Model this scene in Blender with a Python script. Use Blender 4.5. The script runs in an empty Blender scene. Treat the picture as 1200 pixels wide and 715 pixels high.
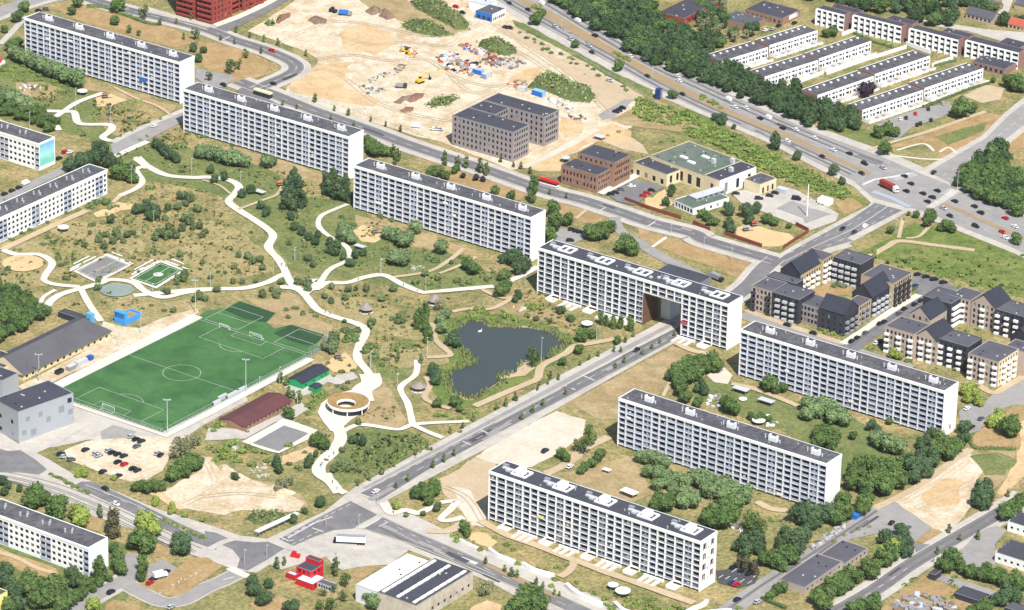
import bpy,bmesh,math,random
from mathutils import Vector,Matrix,noise
from mathutils.geometry import tessellate_polygon
random.seed(7)
S=bpy.context.scene
C=S.collection
# ------------------------------------------------------------------ camera
F_PX,DEP,ROLL,CAM_H=5165.77,0.41551625,0.02384488,888.82   # focal length for a 1200 px wide frame
CX,CY=600.0,357.5
_c,_s=math.cos(ROLL),math.sin(ROLL)
_up0=Vector((0,math.sin(DEP),math.cos(DEP)))
_fw=Vector((0,math.cos(DEP),-math.sin(DEP)))
_rt0=Vector((1,0,0))
_R=_c*_rt0+_s*_up0
_U=-_s*_rt0+_c*_up0
cd=bpy.data.cameras.new('camera'); cam=bpy.data.objects.new('camera',cd); C.objects.link(cam)
cd.sensor_width=36.0; cd.lens=F_PX/1200*36.0; cd.clip_start=10; cd.clip_end=30000
M4=Matrix.Identity(4)
for i in range(3):
 M4[i][0]=_R[i]; M4[i][1]=_U[i]; M4[i][2]=-_fw[i]
M4[2][3]=CAM_H
cam.matrix_world=M4
S.camera=cam
def G(px,py,z=0.0):
 """world point on the level z that the survey photograph shows at (px, py)"""
 d=_fw*F_PX+_R*(px-CX) - _U*(py-CY)
 t=(z-CAM_H)/d.z
 return Vector((d.x*t,d.y*t,z))
def mscale(px,py):
 p=G(px,py)
 return F_PX/((p-Vector((0,0,CAM_H))).length)       # pixels of the survey per metre
# ------------------------------------------------------------------ light
SUN_EL=math.radians(53.0)
SUN_H=Vector((0.30,-0.954,0)).normalized()
SUN_V=Vector((SUN_H.x*math.cos(SUN_EL),SUN_H.y*math.cos(SUN_EL),math.sin(SUN_EL)))
W=bpy.data.worlds.new('World'); S.world=W; W.use_nodes=True
nt=W.node_tree; nt.nodes.clear()
sky=nt.nodes.new('ShaderNodeTexSky'); sky.sky_type='NISHITA'; sky.sun_disc=False
sky.sun_elevation=SUN_EL; sky.sun_rotation=math.atan2(SUN_H.x,SUN_H.y)
sky.air_density=1.3; sky.dust_density=1.0; sky.ozone_density=1.5
bg=nt.nodes.new('ShaderNodeBackground'); bg.inputs['Strength'].default_value=0.08
wo=nt.nodes.new('ShaderNodeOutputWorld')
nt.links.new(sky.outputs[0],bg.inputs[0]); nt.links.new(bg.outputs[0],wo.inputs[0])
sl=bpy.data.lights.new('sun', 'SUN'); sl.energy=4.9; sl.angle=math.radians(0.53); sl.color=(1.0,0.97,0.93)
so=bpy.data.objects.new('sun',sl); C.objects.link(so)
so.rotation_euler=(-SUN_V).to_track_quat('-Z', 'Y').to_euler(); so.location=(0,1800,400)
S.view_settings.view_transform='Standard'; S.view_settings.look='None'
S.view_settings.exposure=0.5; S.view_settings.gamma=1.0
try:
 S.view_settings.use_curve_mapping=False
except Exception: pass
S.cycles.max_bounces=5; S.cycles.diffuse_bounces=3; S.cycles.glossy_bounces=2; S.cycles.transmission_bounces=2
S.cycles.volume_bounces=0; S.cycles.volume_step_rate=4; S.cycles.transparent_max_bounces=4
# ------------------------------------------------------------------ materials
def srgb(r,g,b):
 f=lambda v: ((v/255+.055)/1.055)**2.4 if v > 10.3 else v/255/12.92
 return (f(r),f(g),f(b),1)
_mats={}
def mat(name,c1,c2=None,c3=None,s1=.02,s2=.15,s3=1.2,amt=(.5,.5,.35),rough=.9,spec=.2,rnd=0.0,bump=0.0,mortar=None):
 """base colour c1 broken up by three octaves of world-space noise towards c2 and c3; rnd = per-object value shift"""
 if name in _mats: return _mats[name]
 m=bpy.data.materials.new(name); m.use_nodes=True; n=m.node_tree.nodes; l=m.node_tree.links
 b=n['Principled BSDF']; b.inputs['Roughness'].default_value=rough
 b.inputs['Specular IOR Level'].default_value=spec
 geo=n.new('ShaderNodeNewGeometry')
 def nz(scale,detail,rough_=.6,off=0):
  t=n.new('ShaderNodeTexNoise'); t.inputs['Scale'].default_value=scale; t.inputs['Detail'].default_value=detail
  t.inputs['Roughness'].default_value=rough_
  if off:
   a=n.new('ShaderNodeVectorMath'); a.operation='ADD'; a.inputs[1].default_value=(off,off*1.7,off*.6)
   l.new(geo.outputs['Position'],a.inputs[0]); l.new(a.outputs[0],t.inputs['Vector'])
  else: l.new(geo.outputs['Position'],t.inputs['Vector'])
  return t.outputs['Fac']
 def ramp(f,lo,hi):
  r=n.new('ShaderNodeMapRange'); r.inputs['From Min'].default_value=lo; r.inputs['From Max'].default_value=hi
  l.new(f,r.inputs['Value']); return r.outputs['Result']
 def mix(fac,a,bb,mode='MIX',k=1.0):
  x=n.new('ShaderNodeMix'); x.data_type='RGBA'; x.blend_type=mode
  if isinstance(fac,float): x.inputs[0].default_value=fac
  else:
   if k != 1.0:
    mm=n.new('ShaderNodeMath'); mm.operation='MULTIPLY'; mm.inputs[1].default_value=k; l.new(fac,mm.inputs[0]); fac=mm.outputs[0]
   l.new(fac,x.inputs[0])
  for v,i in ((a,6),(bb,7)):
   if isinstance(v,tuple): x.inputs[i].default_value=v
   else: l.new(v,x.inputs[i])
  return x.outputs[2]
 c2=c2 or c1; c3=c3 or c2
 col=mix(ramp(nz(s1,4),.38,.62),c1,c2,k=min(1,amt[0]*1.6))
 col=mix(ramp(nz(s2,5,.65,31),.42,.66),col,c3,k=min(1,amt[1]*1.6))
 if amt[2] > 0:
  f=ramp(nz(s3,3,.7,77),.3,.7)
  mr=n.new('ShaderNodeMapRange'); mr.inputs['To Min'].default_value=1-amt[2]; mr.inputs['To Max'].default_value=1+amt[2]*.7
  l.new(f,mr.inputs['Value'])
  hs=n.new('ShaderNodeHueSaturation'); l.new(mr.outputs[0],hs.inputs['Value']); l.new(col,hs.inputs['Color']); col=hs.outputs[0]
 if rnd > 0:
  oi=n.new('ShaderNodeObjectInfo'); mr=n.new('ShaderNodeMapRange')
  mr.inputs['To Min'].default_value=1-rnd; mr.inputs['To Max'].default_value=1+rnd
  l.new(oi.outputs['Random'],mr.inputs['Value'])
  hs=n.new('ShaderNodeHueSaturation'); l.new(mr.outputs[0],hs.inputs['Value']); l.new(col,hs.inputs['Color']); col=hs.outputs[0]
 l.new(col,b.inputs['Base Color'])
 if bump:
  bp=n.new('ShaderNodeBump'); bp.inputs['Strength'].default_value=bump; bp.inputs['Distance'].default_value=.4
  l.new(nz(s3,4,.7,11),bp.inputs['Height']); l.new(bp.outputs[0],b.inputs['Normal'])
 _mats[name]=m
 return m
def flat(name,c,rough=.6,spec=.3,rnd=0.0,metal=0.0):
 m=mat(name,c,tuple(v*.9 for v in c[:3])+(1,),None,.3,1.5,4.,(.3,.3,.06),rough,spec,rnd)
 m.node_tree.nodes['Principled BSDF'].inputs['Metallic'].default_value=metal
 return m
def glassmat(name,dark,light,p=.8):
 """window glass: dark rooms, every few windows a drawn blind (per-object random)"""
 m=bpy.data.materials.new(name); m.use_nodes=True; n=m.node_tree.nodes; l=m.node_tree.links
 b=n['Principled BSDF']; b.inputs['Roughness'].default_value=.18; b.inputs['Specular IOR Level'].default_value=.5
 oi=n.new('ShaderNodeObjectInfo'); r=n.new('ShaderNodeValToRGB'); e=r.color_ramp.elements
 e[0].position=0; e[0].color=dark; e[1].position=1; e[1].color=light
 a=r.color_ramp.elements.new(p); a.color=tuple(x*1.8 for x in dark[:3])+(1,)
 l.new(oi.outputs['Random'],r.inputs[0]); l.new(r.outputs[0],b.inputs['Base Color'])
 return m
GK=.80
def gs(r,g,b):
 """ground colours: the survey shows them sunlit, the surface itself is darker and greyer"""
 v=[x*GK for x in srgb(r,g,b)[:3]]; y=.3*v[0]+.6*v[1]+.1*v[2]
 return tuple(y+(x-y)*.80 for x in v)+(1,)
M_MEADOW=mat('meadow',gs(154,145,80),gs(178,154,92),gs(118,122,60),.014,.06,.6,(.62,.6,.5),1,.05,bump=.35)
M_GREEN=mat('green_grass',gs(116,130,62),gs(140,140,72),gs(98,116,50),.03,.12,.6,(.5,.5,.38),1,.05,bump=.35)
M_LUSH=mat('lush_grass',gs(112,134,44),gs(140,142,62),gs(86,112,34),.03,.10,.6,(.5,.5,.38),1,.05,bump=.35)
M_DRY=mat('dry_grass',gs(178,142,84),gs(158,132,74),gs(192,158,100),.03,.12,.7,(.5,.5,.25),1,.05,bump=.2)
M_BROWN=mat('parched_soil',gs(176,147,96),gs(192,166,114),gs(146,130,76),.03,.12,.7,(.5,.45,.25),1,.05,bump=.25)
M_STRAW=mat('straw_meadow',gs(170,152,92),gs(150,142,78),gs(182,160,102),.03,.12,.7,(.6,.6,.35),1,.05,bump=.3)
M_ASPHD=mat('tyre_darkened_asphalt',gs(112,109,110),gs(120,117,117),None,.05,.2,1.2,(.5,.5,.1),.9,.2)
M_RUT=mat('rutted_sand',gs(208,187,150),gs(216,198,162),gs(198,174,134),.05,.2,.8,(.6,.6,.2),1,.05)
M_SAND=mat('pale_sand',gs(214,194,158),gs(200,170,122),gs(226,212,184),.022,.10,.5,(.6,.6,.22),1,.05,bump=.25)
M_TAN=mat('ochre_earth',gs(214,176,118),gs(224,192,140),gs(200,160,104),.03,.1,.6,(.5,.5,.18),1,.05,bump=.25)
M_WHITE_SAND=mat('white_gravel',gs(216,204,180),gs(206,190,160),gs(222,212,192),.03,.14,.9,(.5,.5,.14),1,.05)
M_PLAY=mat('play_sand',gs(222,190,130),gs(212,176,112),None,.06,.2,.9,(.4,.4,.12),1,.05)
M_PATH=mat('cream_concrete',gs(226,217,198),gs(212,200,176),gs(232,224,208),.05,.3,1.2,(.5,.5,.10),.9,.1)
M_GRAVEL=mat('tan_gravel',gs(206,182,144),gs(194,166,124),None,.05,.25,1.,(.4,.4,.14),1,.05)
M_ASPH=mat('asphalt',gs(126,123,124),gs(138,134,133),gs(112,110,112),.03,.16,1.2,(.5,.5,.12),.9,.2)
M_ASPH2=mat('worn_asphalt',gs(158,153,149),gs(146,142,139),gs(168,162,155),.04,.16,1.2,(.5,.5,.12),.9,.2)
M_NEWASPH=mat('fresh_asphalt',gs(78,76,80),gs(90,88,92),None,.05,.2,1.2,(.4,.4,.1),.9,.2)
M_PAVE=mat('pale_paving',gs(196,187,174),gs(180,171,159),gs(206,197,182),.04,.22,1.1,(.5,.5,.12),.95,.1)
M_MEDIAN=mat('dry_median',gs(176,146,108),gs(164,140,96),None,.05,.2,.9,(.5,.5,.2),1,.05)
M_LINE=mat('road_paint',gs(224,222,214),gs(200,196,188),None,.2,.9,2.,(.4,.4,.1),.8,.2)
M_TURF=mat('artificial_turf',gs(66,118,58),gs(78,130,66),gs(52,100,50),.02,.09,.8,(.5,.5,.12),1,.05)
M_TURFD=mat('dark_artificial_turf',gs(46,80,50),gs(54,90,56),None,.05,.2,.8,(.5,.5,.12),1,.05)
M_COURT=mat('grey_court',gs(130,127,126),gs(143,140,138),None,.08,.3,.9,(.4,.4,.12),.95,.1)
M_TEAL=mat('faded_teal_court',gs(146,160,148),gs(134,148,138),None,.08,.3,.9,(.4,.4,.1),.95,.1)
M_BLUEPAINT=mat('blue_cycle_paint',gs(158,170,188),gs(176,182,190),None,.1,.4,1.2,(.4,.4,.12),.9,.1)
# ------------------------------------------------------------------ helpers
K=240/1107.0
def q(ox,oy,*a):
 """points read from an enlarged part of the survey whose corner is (ox, oy)"""
 return [(ox+a[i]*K,oy+a[i+1]*K) for i in range(0,len(a),2)]
def link(o,parent=None,kind=None,label=None,cat=None,group=None):
 C.objects.link(o)
 if parent is not None: o.parent=parent
 if kind: o['kind']=kind
 if label: o['label']=label
 if cat: o['category']=cat
 if group: o['group']=group
 return o
def thing(name,loc,rotz,label,cat,group=None):
 o=bpy.data.objects.new(name,None); o.location=loc; o.rotation_euler=(0,0,rotz); o.empty_display_size=1
 return link(o,None,None,label,cat,group)
def copy_tree(o,loc,rotz,label=None,scale=None,group=None,mats=None):
 c=o.copy(); C.objects.link(c); c.location=loc; c.rotation_euler=(0,0,rotz)
 if scale is not None: c.scale=(scale,)*3 if not hasattr(scale, '__len__') else scale
 if label: c['label']=label
 if group: c['group']=group
 for ch in o.children:
  d=ch.copy(); C.objects.link(d); d.parent=c
  for g in ch.children:
   e=g.copy(); C.objects.link(e); e.parent=d
 return c
class MB:
 def __init__(s): s.v=[]; s.f=[]; s.m=[]; s.mats=[]
 def mi(s,m):
  if m not in s.mats: s.mats.append(m)
  return s.mats.index(m)
 def poly(s,pts,m):
  k=len(s.v); s.v+=[tuple(p) for p in pts]; s.f.append(list(range(k,k+len(pts)))); s.m.append(s.mi(m))
 def box(s,x0,x1,y0,y1,z0,z1,m):
  k=len(s.v); i=s.mi(m)
  s.v+=[(x0,y0,z0),(x1,y0,z0),(x1,y1,z0),(x0,y1,z0),(x0,y0,z1),(x1,y0,z1),(x1,y1,z1),(x0,y1,z1)]
  for f in ((3,2,1,0),(4,5,6,7),(0,1,5,4),(1,2,6,5),(2,3,7,6),(3,0,4,7)):
   s.f.append([k+j for j in f]); s.m.append(i)
 def prism(s,base,z0,z1,m):
  """vertical prism over a ccw outline"""
  k=len(s.v); n=len(base); i=s.mi(m)
  s.v+=[(p[0],p[1],z0) for p in base]+[(p[0],p[1],z1) for p in base]
  s.f.append(list(range(k+n-1,k-1,-1))); s.m.append(i)
  s.f.append(list(range(k+n,k+2*n))); s.m.append(i)
  for j in range(n):
   s.f.append([k+j,k+(j+1) % n,k+n+(j+1) % n,k+n+j]); s.m.append(i)
 def bar(s,a,b,r,m,n=5,r2=None):
  a=Vector(a); b=Vector(b); d=(b-a).normalized(); r2=r if r2 is None else r2
  x=d.orthogonal().normalized(); y=d.cross(x); k=len(s.v); i=s.mi(m)
  for p,rr in ((a,r),(b,r2)):
   for j in range(n):
    t=2*math.pi*j/n; s.v.append(tuple(p+rr*(math.cos(t)*x+math.sin(t)*y)))
  for j in range(n):
   s.f.append([k+j,k+(j+1) % n,k+n+(j+1) % n,k+n+j]); s.m.append(i)
  s.f.append([k+j for j in range(n-1,-1,-1)]); s.m.append(i); s.f.append([k+n+j for j in range(n)]); s.m.append(i)
 def lathe(s,prof,m,n=16,c=(0,0)):
  k=len(s.v); i=s.mi(m)
  for r,z in prof:
   for j in range(n):
    t=2*math.pi*j/n; s.v.append((c[0]+r*math.cos(t),c[1]+r*math.sin(t),z))
  for a in range(len(prof)-1):
   for j in range(n):
    s.f.append([k+a*n+j,k+a*n+(j+1) % n,k+(a+1)*n+(j+1) % n,k+(a+1)*n+j]); s.m.append(i)
 def mesh(s,name):
  me=bpy.data.meshes.new(name); me.from_pydata(s.v,[],s.f)
  for m in s.mats: me.materials.append(m)
  me.polygons.foreach_set('material_index',s.m); me.update()
  return me
 def build(s,name,parent=None,**kw):
  return link(bpy.data.objects.new(name,s.mesh(name)),parent,**kw)
_unit={}
def unit(m):
 """a one-metre cube (x,y centred on a corner at 0..1) that alike pieces share and scale"""
 if m.name not in _unit:
  b=MB(); b.box(0,1,0,1,0,1,m); _unit[m.name]=b.mesh('unit_'+m.name)
 return _unit[m.name]
def piece(name,m,parent,x0,x1,y0,y1,z0,z1):
 o=bpy.data.objects.new(name,unit(m)); o.location=(x0,y0,z0); o.scale=(x1-x0,y1-y0,z1-z0)
 return link(o,parent)
_lv={}
def lz(lv):
 k=int(lv); _lv[k]=_lv.get(k,0)+1
 return lv*.05+_lv[k]*.0013
def rough_outline(P,amp,step):
 out=[]
 n=len(P)
 for i in range(n):
  a,b=P[i],P[(i+1) % n]; L=(b-a).length; k=max(1,int(L/step))
  for j in range(k):
   p=a.lerp(b,j/k)
   v=noise.noise_vector(Vector((p.x*.09,p.y*.09,3.1)))+.6*noise.noise_vector(Vector((p.x*.3,p.y*.3,9.1)))
   out.append(p+Vector((v.x,v.y,0))*amp)
 return out
def sheet_mesh(name,P,z,m):
 bm=bmesh.new()
 tris=tessellate_polygon([[Vector((p.x,p.y,0)) for p in P]])
 vs=[bm.verts.new((p.x,p.y,z)) for p in P]
 for t in tris:
  try: bm.faces.new([vs[i] for i in t])
  except ValueError: pass
 bmesh.ops.recalc_face_normals(bm,faces=bm.faces)
 for f in bm.faces:
  if f.normal.z < 0: f.normal_flip()
 me=bpy.data.meshes.new(name); bm.to_mesh(me); bm.free(); me.materials.append(m)
 return me
def sheet(name,px,m,lv,rough=0.0,step=4.0,kind='structure',curb=None):
 P=[G(*p) for p in px]
 if rough: P=rough_outline(P,rough,step)
 o=link(bpy.data.objects.new(name,sheet_mesh(name,P,lz(lv),m)),None,kind)
 return o
def spline(P,closed=False,sub=6):
 out=[]
 n=len(P)
 for i in range(n-1):
  p0=P[max(i-1,0)]; p1=P[i]; p2=P[i+1]; p3=P[min(i+2,n-1)]
  for j in range(sub):
   t=j/sub
   out.append(.5*((2*p1)+(p2-p0)*t+(2*p0-5*p1+4*p2-p3)*t*t+(3*p1-p0-3*p2+p3)*t**3))
 out.append(P[-1]); return out
def offsets(P,w):
 L,R=[],[]
 for i,p in enumerate(P):
  a=P[max(i-1,0)]; b=P[min(i+1,len(P)-1)]; d=(b-a); d.z=0
  if d.length < 1e-6: d=Vector((1,0,0))
  d.normalize(); nrm=Vector((-d.y,d.x,0)); ww=w[i] if hasattr(w, '__len__') else w
  L.append(p+nrm*ww/2); R.append(p-nrm*ww/2)
 return L,R
def strip(name,px,w,m,lv,smooth=True,kind='structure',wob=0.0):
 P=[G(*p) for p in px]
 if smooth: P=spline(P)
 if wob: w=[w*(1+wob*noise.noise(Vector((p.x*.08,p.y*.08,1)))*1.6) for p in P]
 L,R=offsets(P,w); z=lz(lv)
 b=MB(); n=len(P)
 b.v=[(p.x,p.y,z) for p in L]+[(p.x,p.y,z) for p in R]
 i0=b.mi(m)
 for i in range(n-1):
  b.f.append([n+i,n+i+1,i+1,i]); b.m.append(i0)
 return b.build(name,None,kind=kind)
def dashes(name,px,lv,w=.25,on=4,off=6,smooth=True,m=None,shift=0.0):
 """painted lane line following a traced line"""
 P=[G(*p) for p in px]
 if smooth: P=spline(P)
 if shift: P=offsets(P,2*shift)[0]
 b=MB(); m=m or M_LINE; acc=0.0; z=lz(lv)
 for a,c in zip(P,P[1:]):
  d=(c-a); d.z=0; L=d.length
  if L < 1e-4: continue
  d/=L; nn=Vector((-d.y,d.x,0))*w/2; s=0.0
  while s < L:
   ph=(acc+s) % (on+off)
   if ph < on or off <= 0:
    e=min(L,s+(on-ph if off > 0 else L))
    p0=a+d*s; p1=a+d*e
    b.poly([(p0-nn).to_3d()+Vector((0,0,0)),p1-nn,p1+nn,p0+nn],m); s=e+1e-4
   else: s+=(on+off-ph)
  acc+=L
 b.v=[(x,y,z) for x,y,_ in b.v]
 if b.f: return b.build(name,None,kind='structure')
def pnt_in(p,P):
 c=False; n=len(P); j=n-1
 for i in range(n):
  a,b=P[i],P[j]
  if (a[1] > p[1]) != (b[1] > p[1]) and p[0] < (b[0]-a[0])*(p[1]-a[1])/(b[1]-a[1])+a[0]: c=not c
  j=i
 return c
TH=math.radians(-35.0371)
BU=Vector((math.cos(TH),math.sin(TH),0)); BV=Vector((-BU.y,BU.x,0))      # along the slabs/away from their fronts
# ------------------------------------------------------------------ the ground
def big_ground():
 b=MB(); n=40
 b.poly([(-6000,-1500,0),(6000,-1500,0),(6000,14000,0),(-6000,14000,0)],M_MEADOW)
 b.build('ground',None,kind='structure')
big_ground()
# --- soft ground: grass of several kinds,soil,sand
sheet('green_lawn',[(-40,60),(40,70),(110,110),(130,170),(60,150),(-40,130)],M_GREEN,1,2.5)
sheet('green_lawn',[(100,150),(170,165),(260,180),(330,200),(360,240),(330,265),(260,230),(190,215),(130,200)],M_GREEN,1,3)
sheet('green_lawn',[(300,225),(400,235),(470,275),(560,310),(600,335),(520,345),(420,330),(350,320),(310,280)],M_GREEN,1,3)
sheet('green_lawn',q(240,400,730,490,850,470,1107,480,1200,540,1107,620,960,715,780,780,640,760,700,640),M_GREEN,1,2)
sheet('green_lawn',[(440,410),(480,395),(500,420),(470,445),(440,440)],M_GREEN,1,2)
sheet('reed_margin',[(515,372),(560,366),(640,378),(678,398),(676,412),(640,432),(604,452),(560,478),(520,480),(505,450),(520,420),(520,395)],M_LUSH,1,3)
sheet('green_lawn',q(740,390,420,230,900,390,1107,500,1107,640,900,560,640,470,500,420,300,330),M_GREEN,1,2)
sheet('green_lawn',[(930,470),(1000,490),(1040,510),(1060,530),(1000,570),(940,520),(900,490)],M_GREEN,1,2)
sheet('green_lawn',[(-20,585),(60,610),(150,640),(150,720),(60,740),(-20,740)],M_GREEN,1,1)
sheet('green_lawn',[(650,318),(690,300),(720,305),(760,330),(735,345),(690,330)],M_GREEN,2,1)
sheet('scrub_slope',q(760,130,-60,60,150,0,260,-10,450,110,620,200,800,300,1000,400,1180,480,1150,520,900,440,700,350,480,250,300,160,100,110),M_LUSH,1,2)
sheet('rough_meadow',[(1000,300),(1030,285),(1070,262),(1110,268),(1170,285),(1260,330),(1260,360),(1180,345),(1110,325),(1040,305)],M_LUSH,1,2)
sheet('green_lawn',[(940,160),(1000,168),(1060,190),(1090,200),(1130,180),(1180,140),(1100,150),(1040,160),(985,140)],M_GREEN,1,1)
sheet('dry_lawn',q(120,0,-60,60,0,40,200,100,380,150,480,210,420,250,300,230,150,160,0,110,-60,100),M_DRY,2,1)
sheet('dry_lawn',q(0,0,290,40,470,10,620,70,800,130,1000,190,1060,230,950,260,830,230,600,160,420,110),M_DRY,2,1)
sheet('dry_lawn',q(120,0,520,225,700,240,860,310,920,350,880,400,740,470,660,470,600,410,520,330),M_DRY,2,.6)
sheet('dry_lawn',q(500,80,0,480,60,520,250,590,480,640,560,680,500,715,300,680,100,640,0,600),M_DRY,2,.6)
sheet('dry_lawn',q(640,140,0,430,180,480,320,520,300,560,200,560,60,500),M_DRY,2,.6)
sheet('dry_lawn',q(760,220,-60,210,60,260,300,330,540,400,570,430,560,465,480,490,380,440,200,380,60,320,-40,290),M_DRY,2,.6)
sheet('dry_lawn',q(580,370,380,480,620,350,960,170,1080,200,960,260,940,400,860,440,680,420,660,560,560,560,450,500),M_BROWN,2,1.5)
sheet('parched_lawn',q(400,360,130,400,230,410,300,520,350,600,330,650,180,650,100,620,150,540),M_BROWN,2,1.5)
sheet('parched_lawn',q(200,280,400,310,480,330,640,290,700,310,720,370,800,440,880,470,860,520,780,520,640,470,520,460,560,410,440,350),M_BROWN,2,1.5)
sheet('parched_lawn',q(0,320,560,140,720,110,900,160,1107,120,1107,180,1000,220,780,270,600,200),M_STRAW,1,2.5)
sheet('parched_lawn',q(0,180,0,480,260,470,300,560,240,640,240,715,0,715),M_STRAW,1,2.5)
sheet('parched_lawn',[(175,300),(240,285),(290,300),(320,318),(260,330),(205,328)],M_STRAW,1,4)
sheet('parched_lawn',[(60,255),(120,262),(175,285),(160,300),(100,285),(60,275)],M_STRAW,1,4)
sheet('parched_lawn',[(225,255),(275,268),(320,300),(285,300),(235,280)],M_STRAW,1,4)
sheet('parched_lawn',[(380,345),(440,352),(470,375),(520,380),(505,400),(455,395),(400,370)],M_STRAW,1,4)
sheet('parched_lawn',[(440,400),(470,410),(520,405),(530,425),(480,432),(450,425)],M_STRAW,1,3)
sheet('trodden_soil',q(440,260,640,440,760,440,880,460,1000,500,1107,560,1107,600,1000,540,860,510,720,500),M_BROWN,2,2)
sheet('trodden_soil',q(320,200,440,240,620,290,840,340,1000,400,1107,440,1107,480,960,450,700,400,560,330,440,290),M_BROWN,2,2)
sheet('trodden_soil',q(140,150,360,60,560,100,760,140,980,210,1107,260,1107,300,900,260,700,190,440,100),M_BROWN,2,2)
sheet('trodden_soil',q(0,60,460,170,620,200,800,250,960,300,920,330,700,260,560,220,460,210),M_BROWN,2,2)
sheet('trodden_soil',q(0,60,80,170,220,170,340,200,260,260,100,240),M_BROWN,2,2)
sheet('dry_lawn',q(960,440,860,300,960,240,1060,150,1107,170,1160,300,1107,400,860,400,820,350),M_DRY,2,1)
sheet('parched_lawn',q(960,440,1080,260,1160,200,1160,500,1000,650,960,640,1050,480,1090,380),M_TAN,2,1)
sheet('dry_lawn',q(960,560,330,715,560,530,640,520,720,590,880,700,900,760,300,760),M_DRY,2,1)
sheet('dry_lawn',q(960,560,520,340,580,300,620,270,690,300,660,340,590,370),M_DRY,3,.6)
sheet('dry_lawn',q(960,560,740,270,850,170,900,180,780,260),M_DRY,3,.6)
sheet('dry_lawn',q(0,560,-40,360,100,420,300,490,340,540,200,540,-40,440),M_DRY,2,1)
sheet('dry_lawn',q(0,560,700,590,740,570,860,560,960,490,1020,440,1120,430,1200,480,1000,640,900,640,800,600),M_DRY,5,.5)
sheet('dry_lawn',q(0,560,480,200,560,230,540,300,440,260),M_DRY,2,1)
sheet('dry_lawn',q(0,560,820,350,900,370,930,420,840,430),M_DRY,2,.6)
sheet('dry_lawn',q(0,560,570,690,620,660,760,690,780,760,570,760),M_DRY,5,.6)
sheet('dry_lawn',q(240,560,240,680,400,640,460,660,560,740,300,760),M_DRY,2,1)
sheet('dry_lawn',q(960,130,380,190,560,130,900,10,1020,30,900,140,640,300,560,330,420,260),M_DRY,2,1)
sheet('meadow_patch',q(960,130,620,140,800,90,920,60,880,110,700,190),M_GREEN,3,1.5)
sheet('meadow_patch',q(960,130,400,200,560,180,640,220,640,280,560,310,420,250),M_MEADOW,3,1.5)
sheet('dry_lawn',q(960,130,1000,170,1107,90,1160,60,1160,200,1040,220),M_DRY,2,1)
sheet('dry_lawn',q(760,130,980,480,1107,470,1160,520,1060,560),M_DRY,2,1)
sheet('dry_lawn',q(240,560,800,500,960,470,880,530,820,570),M_DRY,3,.8)
sheet('ochre_lawn',q(480,560,330,700,420,660,500,690,480,760,300,760),M_TAN,3,.8)
sheet('courtyard_lawn',q(860,270,430,330,540,260,640,300,620,350,480,360),M_DRY,2,.5)
sheet('dry_lawn',q(960,130,30,100,200,120,340,170,260,205,60,130),M_GREEN,3,.6)
SITE=[(348,-30),(560,-30),(600,8),(640,40),(690,75),(760,118),(768,128),(740,150),(715,158),(690,172),(672,180),(640,190),(600,200),(530,172),(515,166),(488,160),(431,142),(367,125),(334,112),(337,101),(364,88),(373,70),(360,62),(330,50),(290,37),(345,2)]
sheet('building_site_sand',SITE,M_SAND,3,.5)
sheet('ochre_ground',q(300,60,180,190,260,100,380,70,520,60,480,130,470,200,560,230,660,270,640,300,480,280,330,250,200,225),M_TAN,4,2)
sheet('ochre_ground',q(400,0,130,120,0,180,20,260,180,300,300,240,250,170),M_TAN,4,2.5)
sheet('ochre_ground',q(400,0,900,420,1000,380,1080,360,1107,420,1000,440,900,450),M_TAN,4,2)
sheet('ochre_ground',q(500,80,720,260,800,280,860,300,840,350,740,380,715,330),M_TAN,4,2)
sheet('ochre_ground',q(400,0,100,0,300,-20,560,80,700,160,560,200,330,120,150,40),M_BROWN,4,2)
sheet('gravel_yard',q(580,0,60,120,180,180,350,320,560,420,750,530,700,580,600,600,520,500,350,370,200,260,0,170),M_GRAVEL,4,1)
sheet('asphalt_pad',q(580,0,560,620,700,540,755,535,700,590,640,640,580,650),M_ASPH2,5,.8)
sheet('worn_plot',q(580,0,350,320,430,310,600,420,800,520,760,545,560,430),M_GRAVEL,5,.6)
sheet('green_bank',q(580,0,90,110,160,130,420,270,640,390,860,490,840,520,620,420,400,290,120,150),M_GREEN,4,1)
sheet('rough_ground',q(640,140,260,80,330,40,440,80,520,140,560,190,400,160,300,120),M_GRAVEL,4,1)
sheet('rough_ground',q(500,80,530,530,700,430,800,380,900,330,1000,300,1107,340,1107,400,900,400,760,470,720,560,600,560),M_TAN,4,1)
sheet('rough_ground',q(580,0,620,650,800,560,880,540,960,600,1107,690,1000,715,780,690,700,680),M_BROWN,4,1.2)
sheet('car_park_sand',q(0,500,340,130,470,80,600,60,760,50,900,60,960,90,920,150,880,240,800,290,700,300,560,255,400,195,350,180),M_SAND,4,1)
sheet('grey_gravel',q(0,420,540,400,620,362,740,395,690,430,560,440),M_ASPH2,5,1.2)
sheet('club_forecourt',q(0,420,400,240,640,330,880,420,1000,380,1300,160,1340,230,1100,360,940,470,760,460,480,440,300,480,200,490,100,460,400,340),M_PAVE,2,.4)
sheet('sand_lot',q(160,440,140,640,200,590,320,530,370,500,340,440,400,440,440,500,520,500,640,570,760,610,900,690,880,730,720,740,560,735,480,760,260,720),M_SAND,3,1.5)
sheet('ochre_margin',q(160,440,60,640,180,600,330,520,300,560,200,640,300,720,240,730),M_TAN,2,1.5)
sheet('ochre_margin',q(160,440,640,560,780,590,900,660,930,715,800,715,700,640),M_BROWN,2,2)
sheet('white_lot',[(556,536),(600,508),(652,482),(686,492.5),(684,511),(655,531),(624,547.5),(606,549),(580,544)],M_WHITE_SAND,3,.8)
sheet('bare_earth',q(400,480,520,380,640,320,720,262,830,290,800,480,780,600,700,640,670,560,560,470),M_GRAVEL,2,1.5)
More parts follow.
